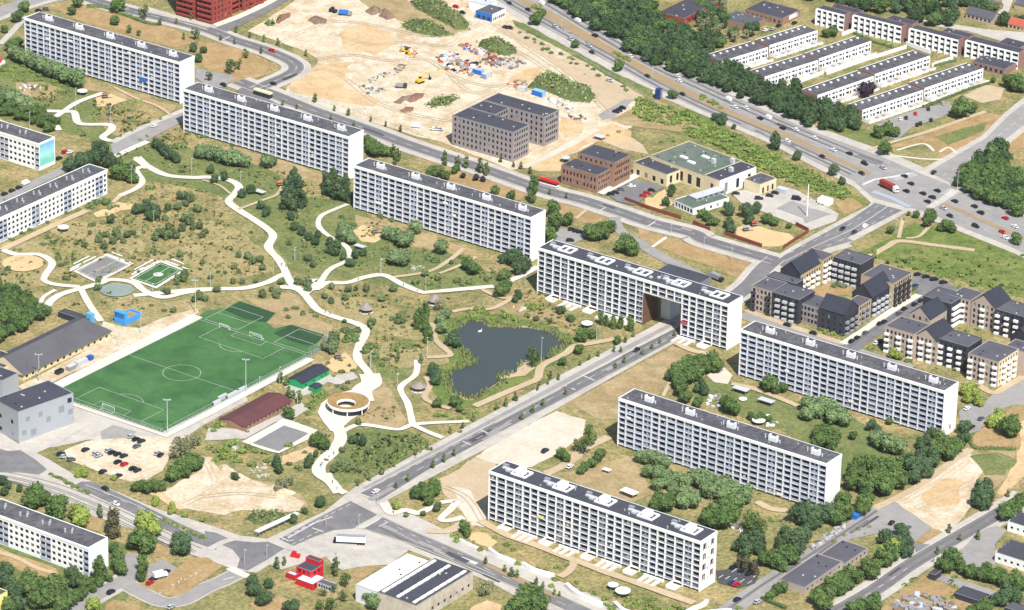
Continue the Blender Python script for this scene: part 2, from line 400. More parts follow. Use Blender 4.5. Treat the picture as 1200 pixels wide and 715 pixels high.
sheet('bare_earth',q(400,480,600,420,700,440,780,570,770,640,690,620,640,520),M_WHITE_SAND,3,2)
sheet('bare_lot',q(960,440,390,680,520,600,700,490,820,420,900,500,860,560,840,680,760,800,690,860,560,810,450,750),M_SAND,3,1.2)
sheet('bare_lot_edge',q(960,440,800,430,1000,405,1060,450,1000,560,920,640,860,600,860,520),M_BROWN,2,1.5)
sheet('weedy_patch',q(960,440,830,440,980,420,1060,450,1000,540,900,540),M_GREEN,3,2.5)
sheet('ochre_ground',q(960,440,560,640,700,560,800,580,740,700,600,720),M_TAN,4,3)
sheet('lawn_court',q(640,480,60,350,180,330,300,300,440,250,480,300,540,380,560,460,480,500,380,480,200,420),M_BROWN,2,.8)
sheet('gravel_plot',q(240,560,620,380,760,300,850,290,1000,340,1107,390,1000,470,860,480,740,500,690,470),M_PAVE,2,.8)
sheet('sandy_verge',q(240,400,340,640,480,600,590,560,590,620,480,660,360,670),M_TAN,2,1.5)
sheet('sand_play_area',q(240,400,680,90,760,60,820,130,800,170,700,170,660,140),M_PLAY,2,1)
sheet('sand_play_area',q(320,200,430,330,480,295,560,310,590,370,550,390,480,385),M_PLAY,3,.7)
sheet('sand_play_area',q(0,60,520,255,600,230,690,265,640,280,600,300,520,300),M_PLAY,3,.8)
sheet('sand_play_area',q(0,180,500,325,560,300,640,265,725,275,715,300,650,310,600,335,520,345),M_PLAY,3,.8)
sheet('sand_play_area',q(760,220,470,220,540,190,660,230,760,250,800,290,700,320,620,320,480,270),M_PLAY,3,.8)
sheet('sand_play_area',q(760,220,-20,50,100,60,140,90,60,120,-20,110),M_PLAY,3,.8)
sheet('sand_play_area',q(640,140,600,400,640,380,680,440,620,470,540,460),M_PLAY,3,.6)
sheet('sand_play_area',q(480,560,310,300,400,295,480,350,440,380,340,350),M_PLAY,3,.7)
sheet('sand_play_area',q(640,140,330,110,380,80,450,100,400,130),M_PLAY,5,.7)
b_=[G(27.0,309.5)+Vector((math.cos(t)*10.6,math.sin(t)*10.6,0)) for t in [i*math.pi/16 for i in range(32)]]
link(bpy.data.objects.new('beach_volley_sand',sheet_mesh('beach_volley_sand',b_,.62,M_PLAY)),None, 'structure')
b_=[G(137,341)+Vector((math.cos(t)*8.4,math.sin(t)*8.4,0)) for t in [i*math.pi/16 for i in range(32)]]
link(bpy.data.objects.new('round_teal_court',sheet_mesh('round_teal_court',b_,.62,M_TEAL)),None, 'structure')
# --- pond
def water_mat():
 m=bpy.data.materials.new('pond_water'); m.use_nodes=True; n=m.node_tree.nodes; l=m.node_tree.links
 b=n['Principled BSDF']; b.inputs['Base Color'].default_value=srgb(62,69,68); b.inputs['Roughness'].default_value=.2; b.inputs['Specular IOR Level'].default_value=.22
 geo=n.new('ShaderNodeNewGeometry'); t=n.new('ShaderNodeTexNoise'); t.inputs['Scale'].default_value=.9; t.inputs['Detail'].default_value=3
 l.new(geo.outputs['Position'],t.inputs['Vector']); bp=n.new('ShaderNodeBump'); bp.inputs['Strength'].default_value=.25; bp.inputs['Distance'].default_value=.3
 l.new(t.outputs['Fac'],bp.inputs['Height']); l.new(bp.outputs[0],b.inputs['Normal']); return m
M_WATER=water_mat()
POND=[(537,381.5),(549,376),(567,377.5),(572,383),(595,383.5),(619,384.5),(645,389.5),(664,402.5),(649,411),(641,420),(617,423),(609,428),(611,435),(582,441),(586,447),(567,459),(560,466),(548,467.5),(530,461),(524,443),(529,435),(550,429.5),(560,425),(551,418.5),(534,400)]
sheet('pond_shore',[( (x-594)*1.035+594,(y-420)*1.05+420) for x,y in POND],M_BROWN,2,1.0,3)
sheet('pond_water',POND,M_WATER,4,.7,3)
sheet('gravel_spit',q(400,360,960,310,1010,300,1050,330,1000,370,860,390,850,375,950,355),M_GRAVEL,5,.8)
# ------------------------------------------------------------------ roads,pavements,paths
sheet('boulevard_pavement',[(380,600),(415,572),(500,525.5),(578,483.3),(655,441),(732,400.4),(790,369),(830,345),(850,352),(820,385),(790,402.5),(740,430),(640,486.5),(593,514),(530,547),(454,586.5),(470,606),(430,625),(385,652),(330,668),(300,655),(313,632)],M_PAVE,4)
sheet('boulevard_road',[(420,580),(500,538),(565,504),(612,479),(700,433),(792,386),(850,350),(862,355),(802,393),(700,447),(640,478.5),(578,511),(500,552),(443,588)],M_ASPH,6)
sheet('parking_lane',[(425,572),(500,532),(565,497.5),(640,457),(720,413),(790,377),(791,381),(720,419),(640,463),(565,503),(500,537),(430,575)],M_ASPH2,6)
sheet('boulevard_road',q(240,560,400,335,600,225,800,122,830,140,930,185,925,215,860,255,800,278,700,285,600,318,480,370),M_ASPH,6)
sheet('avenue_pavement',[(420,610),(452,598),(485,604),(534,628),(570,646),(632,672),(700,700),(770,735),(720,750),(660,722),(600,697),(573,682),(515,659),(470,642),(430,628)],M_PAVE,4)
sheet('avenue_road',[(446,606),(480,622),(534,644.6),(571,661),(632,688),(692,715),(740,737),(715,745),(668,718),(634,702),(573,675),(515,651),(480,637),(424,619)],M_ASPH,6)
sheet('avenue_median',q(480,560,390,450,600,545,800,640,830,660,780,650,600,575,400,475),M_MEDIAN,8)
sheet('tramway_pavement',[(-30,515),(20,520),(56,538),(87,557),(121,570),(182,596),(240,614),(281,628),(314,632),(345,642),(320,660),(300,672),(275,668),(240,656),(221,649),(186,633),(152,620),(104,603),(48,575),(-30,550)],M_PAVE,4)
sheet('tramway_road',q(0,500,-40,110,40,135,110,130,190,180,255,235,210,262,100,250,-40,250),M_ASPH,6)
sheet('tramway_road',q(0,500,440,300,500,300,760,420,900,490,1000,540,1170,610,1170,670,1000,610,850,540,700,462,500,370,400,320),M_ASPH,6)
sheet('crossroads_asphalt',q(240,560,0,290,60,300,150,340,260,352,350,348,430,385,330,450,230,505,175,488,190,440,150,390,60,350,0,330),M_ASPH,6)
def rails():
 b=MB()
 for off in (-7.2,-5.8,-3.4,-2.0,1.6):
  P=spline([G(*p) for p in q(0,500,-40,255,60,262,300,320,500,395,700,490,900,590,1080,670)])
  P=offsets(P,2*off)[0]; L,R=offsets(P,.5)
  for i in range(len(P)-1):
   b.poly([(p.x,p.y,.36) for p in (R[i],R[i+1],L[i+1],L[i])],M_COURT)
 b.build('tram_rails',None,kind='structure')
rails()
for k,pl in enumerate((q(0,560,340,745,560,615,690,545),q(0,560,650,556,700,585,760,620,880,672,990,662,1107,600)+q(240,560,100,558,195,508),q(0,560,690,560,708,505,698,450,690,415))):
 strip('side_street_pavement',pl,13 if k < 1 else 10 if k < 2 else 9,M_PAVE,3)
 strip('side_street',pl,8,M_ASPH2,5.5+k*.5)
sheet('visitor_parking',q(0,560,790,480,880,445,960,490,900,540,800,560),M_ASPH2,6)
strip('back_street',q(0,180,-40,275,150,180,340,90,430,40),7,M_ASPH2,5)
sheet('link_road',q(0,60,596,507,760,428,1010,322,1010,372,800,480,612,562),M_ASPH2,5)
strip('link_road_pavement',q(0,60,605,495,760,418,1000,318),4,M_PAVE,6,False)
strip('link_road_pavement',q(0,60,612,575,740,515,800,490),4,M_PATH,6,False)
R2A=q(120,0,-80,-5,100,48,300,95,480,140,600,175,700,215,850,262,960,305,1035,345,1045,380,1000,412,900,455,830,490)
strip('rear_street_pavement',R2A,17,M_PAVE,4.5)
strip('rear_street',R2A,9,M_ASPH,6)
dashes('lane_paint',R2A,8,.3,5,7)
R2B=q(300,60,-100,165,100,240,300,320,600,425,800,500,1000,568)+q(500,80,300,545,540,630,700,680)+q(640,140,200,440,400,505,560,560,790,618)+q(760,220,300,285,500,345,640,385,690,400)
strip('long_street_pavement',R2B,19,M_PAVE,5)
strip('long_street',R2B,9.5,M_ASPH,7)
dashes('lane_paint',R2B,9,.3,5,7)
R3B=q(760,220,690,385,620,445,540,535,440,610)
strip('gate_street_pavement',R3B,17,M_PAVE,5.5)
strip('gate_street',R3B,9.5,M_ASPH,7.5)
sheet('east_road_pavement',q(760,220,640,400,800,305,1107,140)+q(960,130,260,520,300,480,480,540,440,570,160,720)+q(760,220,1107,320,960,360,800,440,720,440),M_PAVE,5.2)
sheet('east_road',q(760,220,680,400,800,330,1107,165)+q(960,130,300,500,450,540,150,690)+q(760,220,1107,290,960,330,800,410,720,430),M_ASPH,7.2)
mid=[(q(760,220,740,400)[0]),(q(760,220,900,320)[0]),(q(760,220,1107,225)[0]),(q(960,130,370,520)[0])]
dashes('lane_paint',mid,9,.4,60,0.0)
dashes('lane_paint',mid,9,.3,4,6,shift=4.5); dashes('lane_paint',mid,9,.3,4,6,shift=-4.5)
sheet('highway_verge',[(590,-40),(650,-10),(700,22),(790,76),(835,92),(900,124),(960,150),(1010,168),(1040,178),(1090,200),(1140,220),(1210,250),(1300,290),(1300,350),(1190,298),(1133,275),(1090,258),(1023,240),(1000,219),(960,199),(901,168),(823,135),(765,110),(706,78),(618,30),(575,2),(530,-30)],M_PAVE,3.5)
sheet('highway',[(596,-32),(643,-2),(690,27),(778,80),(822,96),(894,129),(951,154),(1000,172),(1028,182),(1081,205),(1133,225),(1200,255),(1290,292),(1290,338),(1200,297),(1177,286),(1133,269),(1090,250),(1023,232),(1000,212),(960,192.5),(901,162.5),(823,130),(769,104),(710,71.5),(623,24),(582,0),(540,-28)],M_ASPH2,6)
sheet('highway_median',[(575,-28),(618,0),(702,45),(754,77),(822,113),(875,138),(930,160),(985,187),(1022,203),(1020,206),(985,192),(930,166),(870,143),(818,119),(752,86),(695,54),(604,0),(560,-28)],M_MEDIAN,8,.4)
sheet('highway_median',[(1103,237),(1133,249),(1200,278),(1280,314),(1280,318),(1200,282),(1133,253),(1102,240)],M_MEDIAN,8,.4)
U1=[(600,-20),(633,0),(710,47),(765,78),(822,105),(890,136),(951,162),(1000,182),(1030,193)]
L1=[(560,-22),(597,2),(660,37.5),(710,64.5),(761,94),(820,123.5),(880,149),(940,176),(1000,204)]
dashes('lane_paint',U1,9,.35,5,8,shift=1.6); dashes('lane_paint',L1,9,.35,5,8)
dashes('lane_paint',U1,9,.3,80,0,shift=-3.4); dashes('lane_paint',L1,9,.3,80,0,shift=-4.2)
dashes('lane_paint',[(1110,228),(1160,247),(1220,275)],9,.35,5,8); dashes('lane_paint',[(1090,243),(1140,264),(1210,295)],9,.35,5,8)
sheet('hill_road_pavement',[(1080,199),(1150,160),(1176,134),(1195,118),(1250,85),(1270,100),(1206,150),(1182,170),(1140,196),(1125,220)],M_PAVE,5)
sheet('hill_road',[(1088,202),(1155,163),(1181,137),(1200,122),(1250,92),(1262,100),(1200,147),(1177,165),(1133.4,193),(1118,217)],M_ASPH2,7)
dashes('lane_paint',[(1105,207),(1145,180),(1180,152),(1220,122)],9,.3,4,6)
def crossing(p0,p1,w,lv=9.4,n=None):
 a,b_=G(*p0),G(*p1); d=(b_-a); L=d.length; d/=L; nn=Vector((-d.y,d.x,0))*w/2; b=MB(); s=0; zz=lz(lv)
 while s < L-.6:
  b.poly([(p.x,p.y,zz) for p in (a+d*s-nn,a+d*(s+.6)-nn,a+d*(s+.6)+nn,a+d*s+nn)],M_LINE); s+=1.2
 b.build('zebra_paint',None,kind='structure')
strip('blue_cycle_lane',q(960,130,290,440,390,475,490,525),3.6,M_BLUEPAINT,9,False)
strip('crossing_band',q(960,130,590,530,660,490,740,430),4.5,M_PAVE,9,False)
strip('crossing_band',q(960,130,230,405,300,375,400,360,500,340),2.0,M_LINE,9.2,False)
crossing(q(960,130,690,460)[0],q(960,130,745,430)[0],8); crossing(q(960,130,400,375)[0],q(960,130,520,345)[0],5)
strip('stop_line',q(960,130,600,475,640,500),.6,M_LINE,9.3,False)
strip('crossing_band',q(240,560,780,108,860,150,960,200),4,M_PAVE,7,False)
strip('crossing_band',q(240,560,830,275,945,212),3.5,M_PAVE,7,False)
strip('crossing_band',q(240,560,340,335,400,360,470,390),3.5,M_PAVE,7,False)
strip('crossing_band',q(240,560,20,390,100,350,150,335),3.5,M_PAVE,7,False)
strip('crossing_band',q(240,560,130,490,240,540),4,M_PATH,7,False)
for pl in (q(240,560,410,345,560,262,700,190,810,135),q(240,560,470,365,630,285),q(240,560,440,320,520,280,560,255)):
 dashes('lane_paint',pl,8.2,.35,3,2)
for pl in (q(240,560,400,320,450,345,480,340),q(240,560,450,330,600,245,690,215),q(240,560,580,275,640,295),q(240,560,830,90,890,110),q(400,480,100,460,155,480),q(400,480,655,175,700,195),q(400,480,755,115,810,140),q(580,370,470,325,540,355),q(580,370,375,380,435,405),q(240,560,985,245,940,268),q(240,560,860,275,940,230),q(640,140,285,500,320,480),q(640,140,545,585,590,555),q(120,0,650,220,690,200),q(240,560,100,555,160,540)):
 strip('stop_line',pl,.7,M_LINE,8.4,False)
dashes('lane_paint',[(436,581),(500,546),(578,505),(640,471),(720,428),(795,389)],8.2,.3,5,6,False)
dashes('lane_paint',[(427,576),(500,539.5),(565,506)],8.2,.3,5,4,False)
dashes('lane_paint',[(580,497),(640,465.5),(658,456)],8.2,.45,60,0,False)
dashes('lane_paint',[(686,440),(710,428),(728,418)],8.2,.45,60,0,False)
dashes('lane_paint',q(340,560,500,260,700,360,900,440,1107,530),8.2,.35,70,0)
dashes('lane_paint',q(340,560,510,235,700,330,930,420),8.2,.35,3,6)
dashes('lane_paint',q(480,560,400,490,640,600,860,700),8.2,.3,5,6)
strip('hatched_paint',q(340,560,920,435,1010,470),2.2,M_LINE,8.2,False)
dashes('lane_paint',q(0,500,460,318,760,440,1000,570),8.2,.35,90,0)
dashes('lane_paint',q(0,500,560,360,830,480,1000,560),8.2,.3,4,7)
strip('quarter_street',q(860,270,40,455,250,530,430,590,640,650,800,705,960,750),9,M_ASPH2,4)
strip('quarter_pavement',q(860,270,60,430,250,500,430,560,600,615),4,M_GRAVEL,5)
R12=q(860,270,590,665,700,575,850,480,960,410,1060,345,1130,300)
strip('quarter_street',R12,11,M_ASPH,4.5)
strip('quarter_pavement',q(860,270,590,615,720,530,850,440,1000,350),4,M_PATH,6)
sheet('quarter_car_park',q(860,270,940,250,1000,225,1107,270,1240,320,1200,340,1107,330,1000,350),M_ASPH,4.2)
sheet('east_yard_asphalt',q(960,440,755,195,830,150,880,165,930,110,1107,20,1160,0,1160,170,1060,160,960,190,900,230,870,300,800,320,760,280),M_ASPH2,4)
strip('quarter_pavement',q(960,320,850,600,940,650,1020,610,1107,560),4,M_GRAVEL,6)
R11=q(960,560,90,730,300,610,470,490,600,410,760,318,950,208,1130,100)
strip('works_road_pavement',R11,16,M_PAVE,3.5)
strip('works_road',R11,8.5,M_ASPH,5)
dashes('lane_paint',q(960,560,250,640,400,545,500,475),7,.3,4,6)
sheet('works_junction',q(960,560,500,350,640,370,620,460,540,440),M_ASPH,5.2)
RA=q(800,560,210,750,420,600,560,510,750,390,930,270,1060,185)
strip('access_road',RA,10,M_ASPH2,4)
sheet('access_yard',q(960,560,120,300,300,150,420,130,450,160,610,270,520,350,330,300,180,330),M_ASPH2,4.2,.6)
sheet('access_yard',q(960,560,760,400,860,290,960,260,1010,290,950,360,950,470,860,490,790,480),M_ASPH2,4.2,.6)
sheet('access_yard',q(960,560,600,540,700,530,960,620,930,700,760,600),M_ASPH2,4.2,.6)
sheet('resident_parking',q(800,560,180,505,300,490,410,540,390,575,300,600,190,570),M_NEWASPH,6)
for a in (195,230,270,310,350):
 strip('bay_paint',q(800,560,a,545+(a-195)*.2,a+24,530+(a-195)*.2),.4,M_LINE,8,False)
for a in (280,318,356,394):
 strip('bay_paint',q(800,560,a-14,515+(a-280)*.25,a+12,495+(a-280)*.25),.4,M_LINE,8,False)
sheet('school_parking',q(640,140,320,400,460,330,560,340,640,370,540,420,480,470,380,445),M_ASPH,9)
strip('school_pavement',q(640,140,290,405,400,350,500,300),5,M_PATH,9.5,False)
sheet('school_yard',q(760,130,440,440,520,430,620,460,720,410,800,430,1030,560,1010,600,870,650,600,540,500,500),M_PAVE,6)
sheet('stained_slab',q(760,130,690,530,780,490,880,530,990,560,850,610,830,580),M_ASPH2,8,1)
sheet('rear_parking',q(120,0,720,495,800,450,900,480,940,500,900,540,1000,590,900,590),M_ASPH,6.5)
sheet('rear_parking',q(120,0,510,370,600,390,690,410,720,430,640,475,560,460,500,420),M_ASPH2,5)
sheet('rear_parking',q(640,140,-60,590,100,590,220,600,200,650,120,690,0,640),M_ASPH2,5)
strip('gravel_track',q(760,220,-40,310,60,370,200,440,330,500),7,M_ASPH2,5)
strip('service_track',q(640,140,540,680,420,620,380,570,370,530),6,M_ASPH2,5)
sheet('terrace_car_park',q(960,0,280,690,420,630,560,585,700,560,740,590,650,640,500,690,420,760,300,720),M_ASPH2,4)
sheet('terrace_court',q(960,0,780,520,900,460,1000,480,980,540,880,560),M_GRAVEL,4)
sheet('terrace_lane',q(960,0,470,95,700,130,900,160,1160,180,1160,230,1000,230,800,170,600,140),M_PAVE,4)
strip('terrace_lane',q(960,0,990,80,1020,0,1030,-40),6,M_PAVE,5)
strip('northwest_road',q(0,0,-60,100,130,25,330,-20,500,-40),16,M_ASPH2,4)
strip('northwest_pavement',q(0,0,-60,130,130,55,300,0),4,M_PAVE,5)
strip('northwest_pavement',q(0,0,0,240,60,180,140,90),4,M_PAVE,5)
strip('brick_tower_street',q(120,0,1010,-30,880,50,760,110,640,165),9,M_ASPH,5)
strip('brick_tower_pavement',q(120,0,960,-20,860,35,730,95,610,140),5,M_PATH,6)
sheet('brick_tower_pavement',q(120,0,250,40,380,80,600,140,560,160,380,110,200,60),M_PAVE,6)
# --- paths of the park
PATHCELLS=set()
def path(pl,w=4.2,m=M_PATH,lv=10,wob=.12):
 P=spline([G(*p) for p in pl],sub=10)
 for a,b_ in zip(P,P[1:]):
  for k in range(4):
   c=a.lerp(b_,k/4)
   for dx in (-4,0,4):
    for dy in (-4,0,4): PATHCELLS.add((int((c.x+dx)//6),int((c.y+dy)//6)))
 return strip('park_path' if m==M_PATH else 'gravel_path',pl,w,m,lv,True,wob=wob)
P1=q(140,150,95,160,160,215,260,260,400,272,480,270,590,285,645,320,625,360,590,400,640,445,720,495,800,550,830,590,805,650,860,715)+q(200,280,615,170,650,240,720,300,760,350,800,390,900,430,1000,460,1055,500,1020,580,1010,650,1060,715)+q(240,400,892,190)
path(P1,4.3)
path(q(200,280,-200,310,110,280,250,275,400,270,520,240,590,205,630,185),4.2,lv=10.3)
path(q(0,320,1140,92,1000,110,880,135,780,100,720,55,600,40,540,60,430,90,330,120,270,160,250,195),4.2,lv=10.6)
path(q(320,200,150,650,240,640,290,612,400,610,500,580,600,570,700,620,800,660)+q(440,260,300,383,450,370,640,353),4.0,lv=10.9)
path(q(320,200,235,650,300,545,400,490,412,440,380,400),3.2,lv=11.2)
path(q(320,200,380,400,290,350,245,300,260,250,330,215,405,185),2.8,lv=11.2)
path(q(200,280,720,305,800,235,760,230,720,225),4.0,lv=11.0)
path(q(200,280,590,265,660,270,720,290),4.0,lv=11.1)
path(q(240,400,890,180,900,230,850,270,860,330),10,lv=10.1,wob=0)
sheet('pavilion_plaza',q(240,400,790,270,860,230,895,260,888,370,790,430,745,470,740,500,680,490,640,440,610,390,630,340,700,290),M_PATH,10.2)
path(q(240,400,700,440,735,520,700,590,630,660,615,700)+q(160,440,1000,545,1050,580,1095,640),6.0,lv=10.5)
path(q(240,560,660,-20,700,50,760,90),4.0,lv=11.4)
path(q(400,360,410,290,400,370,320,440,360,530,385,640),3.2,lv=10.7)
path(q(400,360,-10,690,100,640,300,665,385,640,500,630,690,622),2.9,lv=11)
path(q(400,360,395,645,470,680,550,712),3.0,lv=11.3)
path(q(400,360,460,275,540,272,590,258,510,180,495,90),3.2,M_GRAVEL,10.7)
path(q(400,360,460,380,478,430,450,490,500,525,590,552),3.0,M_GRAVEL,10.7)
path(q(400,360,720,540,880,470,1000,420,1060,390)+q(580,370,255,275,380,210,430,170,540,150,690,122),4.0,M_GRAVEL,10.7)
path(q(440,260,415,490,500,475,620,475,700,440,760,400),3.0,M_GRAVEL,10.8)
path(q(440,260,575,370,680,415,750,408),2.8,M_GRAVEL,11.1)
path(q(440,260,725,325,800,290,880,245),3.4,M_PATH,10.7)
path(q(320,200,650,580,840,550,950,490,1030,425),2.6,M_GRAVEL,10.7)
path(q(320,200,900,560,1000,520,1100,470),2.2,M_GRAVEL,10.4)
path(q(140,150,640,445,760,400,850,365,880,320),2.2,M_GRAVEL,10.7)
path(q(140,150,450,285,540,315,600,360),1.6,M_GRAVEL,10.3)
path(q(0,60,165,325,345,330,400,335,420,388,470,400,590,402,602,430,555,470,600,490),4.0,lv=10.1)
path(q(0,60,345,328,290,375,320,432),3.6,lv=10.4)
path(q(0,60,345,328,430,275,560,230),3.6,lv=10.4)
path(q(0,60,620,200,740,260,850,300,925,350),2.0,M_GRAVEL,10.4)
path(q(0,180,740,30,790,70,800,85),5.0,lv=10.2)
path(q(0,180,790,72,735,92,770,150,740,190,650,232),3.4,lv=10.5)
path(q(0,180,650,232,610,270),2.6,M_GRAVEL,10.5)
path(q(0,180,10,525,90,487,300,388,470,312),4.5,M_GRAVEL,10.2)
path(q(0,180,15,525,90,550,210,550,282,595,250,655,240,690,300,712,430,725),3.6,lv=10.5)
path(q(0,320,440,95,480,170,545,265),3.4,lv=10.2)
path(q(0,320,300,95,240,130,220,165),2.4,lv=10.2)
path(q(0,60,-40,350,60,420,140,500,120,560),2.4,M_GRAVEL,10)
path(q(340,560,505,140,545,195,620,180,690,195,750,172,800,152),4.2,lv=10.2)
path(q(340,560,815,138,895,132,870,172,815,225,850,237,940,218),3.6,lv=10.4)
path(q(340,560,740,290,860,290,960,235),5.0,M_GRAVEL,10)
path(q(480,560,380,235,520,310,660,360,880,445,1107,530)+q(640,580,520,490,800,590),4.4,M_GRAVEL,10)
path(q(480,560,890,460,860,510,810,540),4,M_GRAVEL,10.3)
path(q(740,390,540,280,640,300,780,350,900,400),3.6,M_GRAVEL,10)
sheet('pale_yard',q(740,390,410,230,500,190,545,230,520,280,450,270),M_WHITE_SAND,4,.5)
path(q(740,390,240,60,330,100,420,120),4.0,M_GRAVEL,10)
path(q(740,390,170,345,210,270),1.8,M_GRAVEL,6)
path(q(640,480,0,350,120,290,200,220,340,150),5,M_GRAVEL,6)
path(q(800,560,400,130,480,170,580,180),4,M_GRAVEL,6)
path(q(960,440,820,400,700,480,520,610,300,720),4,M_GRAVEL,6)
path(q(960,130,270,215,380,175,600,110,900,5),3,M_GRAVEL,6)
path(q(960,130,420,215,560,180,620,220),1.6,M_PATH,6); path(q(960,130,410,245,560,262,670,265),1.8,M_PATH,6); path(q(960,130,650,225,700,200,740,230),1.5,M_PATH,6)
path(q(860,270,740,140,830,90,900,60,1107,85,1300,110),4,M_GRAVEL,6); path(q(960,130,430,690,450,600,460,590),2,M_GRAVEL,6); path(q(960,130,470,690,540,680,600,620),2,M_GRAVEL,6)
path(q(0,560,-20,400,100,440,200,490,300,520),2.6,M_GRAVEL,6)
path(q(500,80,520,540,650,480,800,400,920,330),5,M_WHITE_SAND,6)
path(q(640,140,160,540,220,490),2,M_GRAVEL,9); path(q(760,220,20,325,95,272),2,M_PATH,9)
sheet('court_border',q(240,400,200,548,430,420,610,485,560,535,400,610,330,595),M_PATH,9)
sheet('grey_court',q(240,400,258,556,428,460,562,503,400,600),M_COURT,11)
sheet('side_terrace',q(240,400,20,470,230,480,400,400,520,330,560,370,480,420,380,440,220,530,0,540),M_PAVE,6)
sheet('club_terrace',q(240,400,640,215,700,190,800,170,830,200,720,240),M_PAVE,6)
sheet('club_terrace',q(240,400,430,250,640,160,700,200,560,290,480,310),M_PAVE,5)
# --- football pitch
sheet('artificial_turf',[(56,459),(74,449),(232,372),(241,365),(263,362),(281,353.5),(323,367.5),(312,378),(322,386),(341,381),(380,393),(371,404),(378,409),(361,419),(240,483),(193,507.5),(86,472)],M_TURF,6)
sheet('dark_turf',q(200,280,290,388,375,343,565,405,515,455,480,450,400,435),M_TURFD,8)
sheet('dark_turf',q(200,280,555,515,650,468,825,522,785,575,740,580,650,555),M_TURFD,8)
sheet('sandy_strip',q(0,320,95,615,300,510,600,345,545,300,560,262,640,290,760,300,860,250,1060,195,1080,215,700,400,290,590,150,650),M_SAND,5,.6)
sheet('hall_paving',q(0,420,-40,380,0,400,100,465,400,345,480,365,320,460,200,515,90,500,0,470,-40,470),M_PAVE,5,.3)
strip('pitch_apron',[(60,456.5),(232,371)],6.5,M_PATH,8,False)
strip('pitch_apron',[(80,472.5),(193,510.5)],3.0,M_PATH,8,False)
strip('pitch_apron',[(190,512),(242,486),(364,421)],5.0,M_PATH,8,False)
for pl,sh in ((R2A,2.2),(R2A,-2.2),(R2B,2.3),(R2B,-2.3),([(436,581),(500,546),(578,505),(640,471),(720,428),(795,389)],2.6),([(436,581),(500,546),(578,505),(640,471),(720,428),(795,389)],-2.2),(U1,-1.0),(U1,3.6),(L1,1.9),(L1,-2.0),(q(340,560,480,255,700,370,900,450,1107,540),-1.5),(q(0,500,470,335,760,455,1000,590),1.5),(R11,2),(R11,-2),(R12,0),(RA,1)):
 dashes('worn_lane',pl,7.7,1.5,90,0,True,M_ASPHD,sh)
for pl,w in ((R2A,9),(R2B,9.5),(R11,8.5),(R3B,9.5)):
 for sg in (1,-1): dashes('kerb',pl,9.6,.35,120,0,True,M_PATH,sg*(w/2+.15))
for pl in ([(421,579),(500,537),(565,503),(612,478),(700,432),(792,385)],[(443,589),(511,552.5),(578,512),(640,479.5),(700,448),(800,395)],[(446,605),(480,621),(534,643.6),(571,660),(632,687),(692,714)],[(424,620),(480,638),(515,652),(573,676),(634,703)]):
 dashes('kerb',pl,9.6,.35,120,0,False,M_PATH)
_r=random.Random(4)
for k in range(46):
 base=_r.choice((R2A,R2B,U1,L1,[(436,581),(578,505),(795,389)],q(340,560,480,255,1107,540),R11,RA)); j=_r.randrange(len(base)-1); f=_r.random(); a,b_=G(*base[j]),G(*base[j+1]); c=a.lerp(b_,f); d=(b_-a).normalized(); nn=Vector((-d.y,d.x,0)); o=_r.uniform(-3,3); L=_r.uniform(2,9); w=_r.uniform(.6,1.6)
 P=[c+d*L+nn*(o+w),c-d*L+nn*(o+w),c-d*L+nn*(o-w),c+d*L+nn*(o-w)]
 link(bpy.data.objects.new('repair_patch',sheet_mesh('repair_patch',P,lz(7.9),_r.choice((M_ASPHD,M_ASPH2,M_NEWASPH)))),None, 'structure')
for pl in (q(400,0,-380,260,-100,130,120,130,420,190,600,190,760,130),q(400,0,-200,330,60,300,250,330,480,330,700,500,820,480),q(400,0,-60,180,160,240,330,230,560,250,640,210),q(400,0,-300,420,-60,380,200,560,480,640,640,660),q(400,0,480,330,620,420,800,470,900,460,1000,500),q(580,0,0,130,220,290,420,430,560,560,620,620),q(580,0,0,220,160,300,330,420,480,560),q(400,0,560,640,720,560,900,470),q(160,440,260,700,420,600,380,470),q(160,440,330,660,560,640,760,660),q(960,440,450,690,640,580,800,470),q(960,440,520,720,700,640,860,560),q(400,480,560,420,680,480,760,600)):
 for sg in (-1,1):
  P=spline([G(*p) for p in pl]); P=offsets(P,2*sg*1.3)[0]; L,R=offsets(P,[.5+.35*noise.noise(p*.05) for p in P]); b=MB(); zz=lz(6.5)
  for i in range(len(P)-1): b.poly([(p.x,p.y,zz) for p in (R[i],R[i+1],L[i+1],L[i])],M_RUT)
  b.build('wheel_rut',None,kind='structure')
PCX,PCY,PTH,PL,PW=-157.883,1923.543,0.95238,107.52,66.9
_pc,_ps=math.cos(PTH),math.sin(PTH)
def PT(a,b): return Vector((PCX+_pc*a+_ps*b,PCY+_ps*a-_pc*b,0))
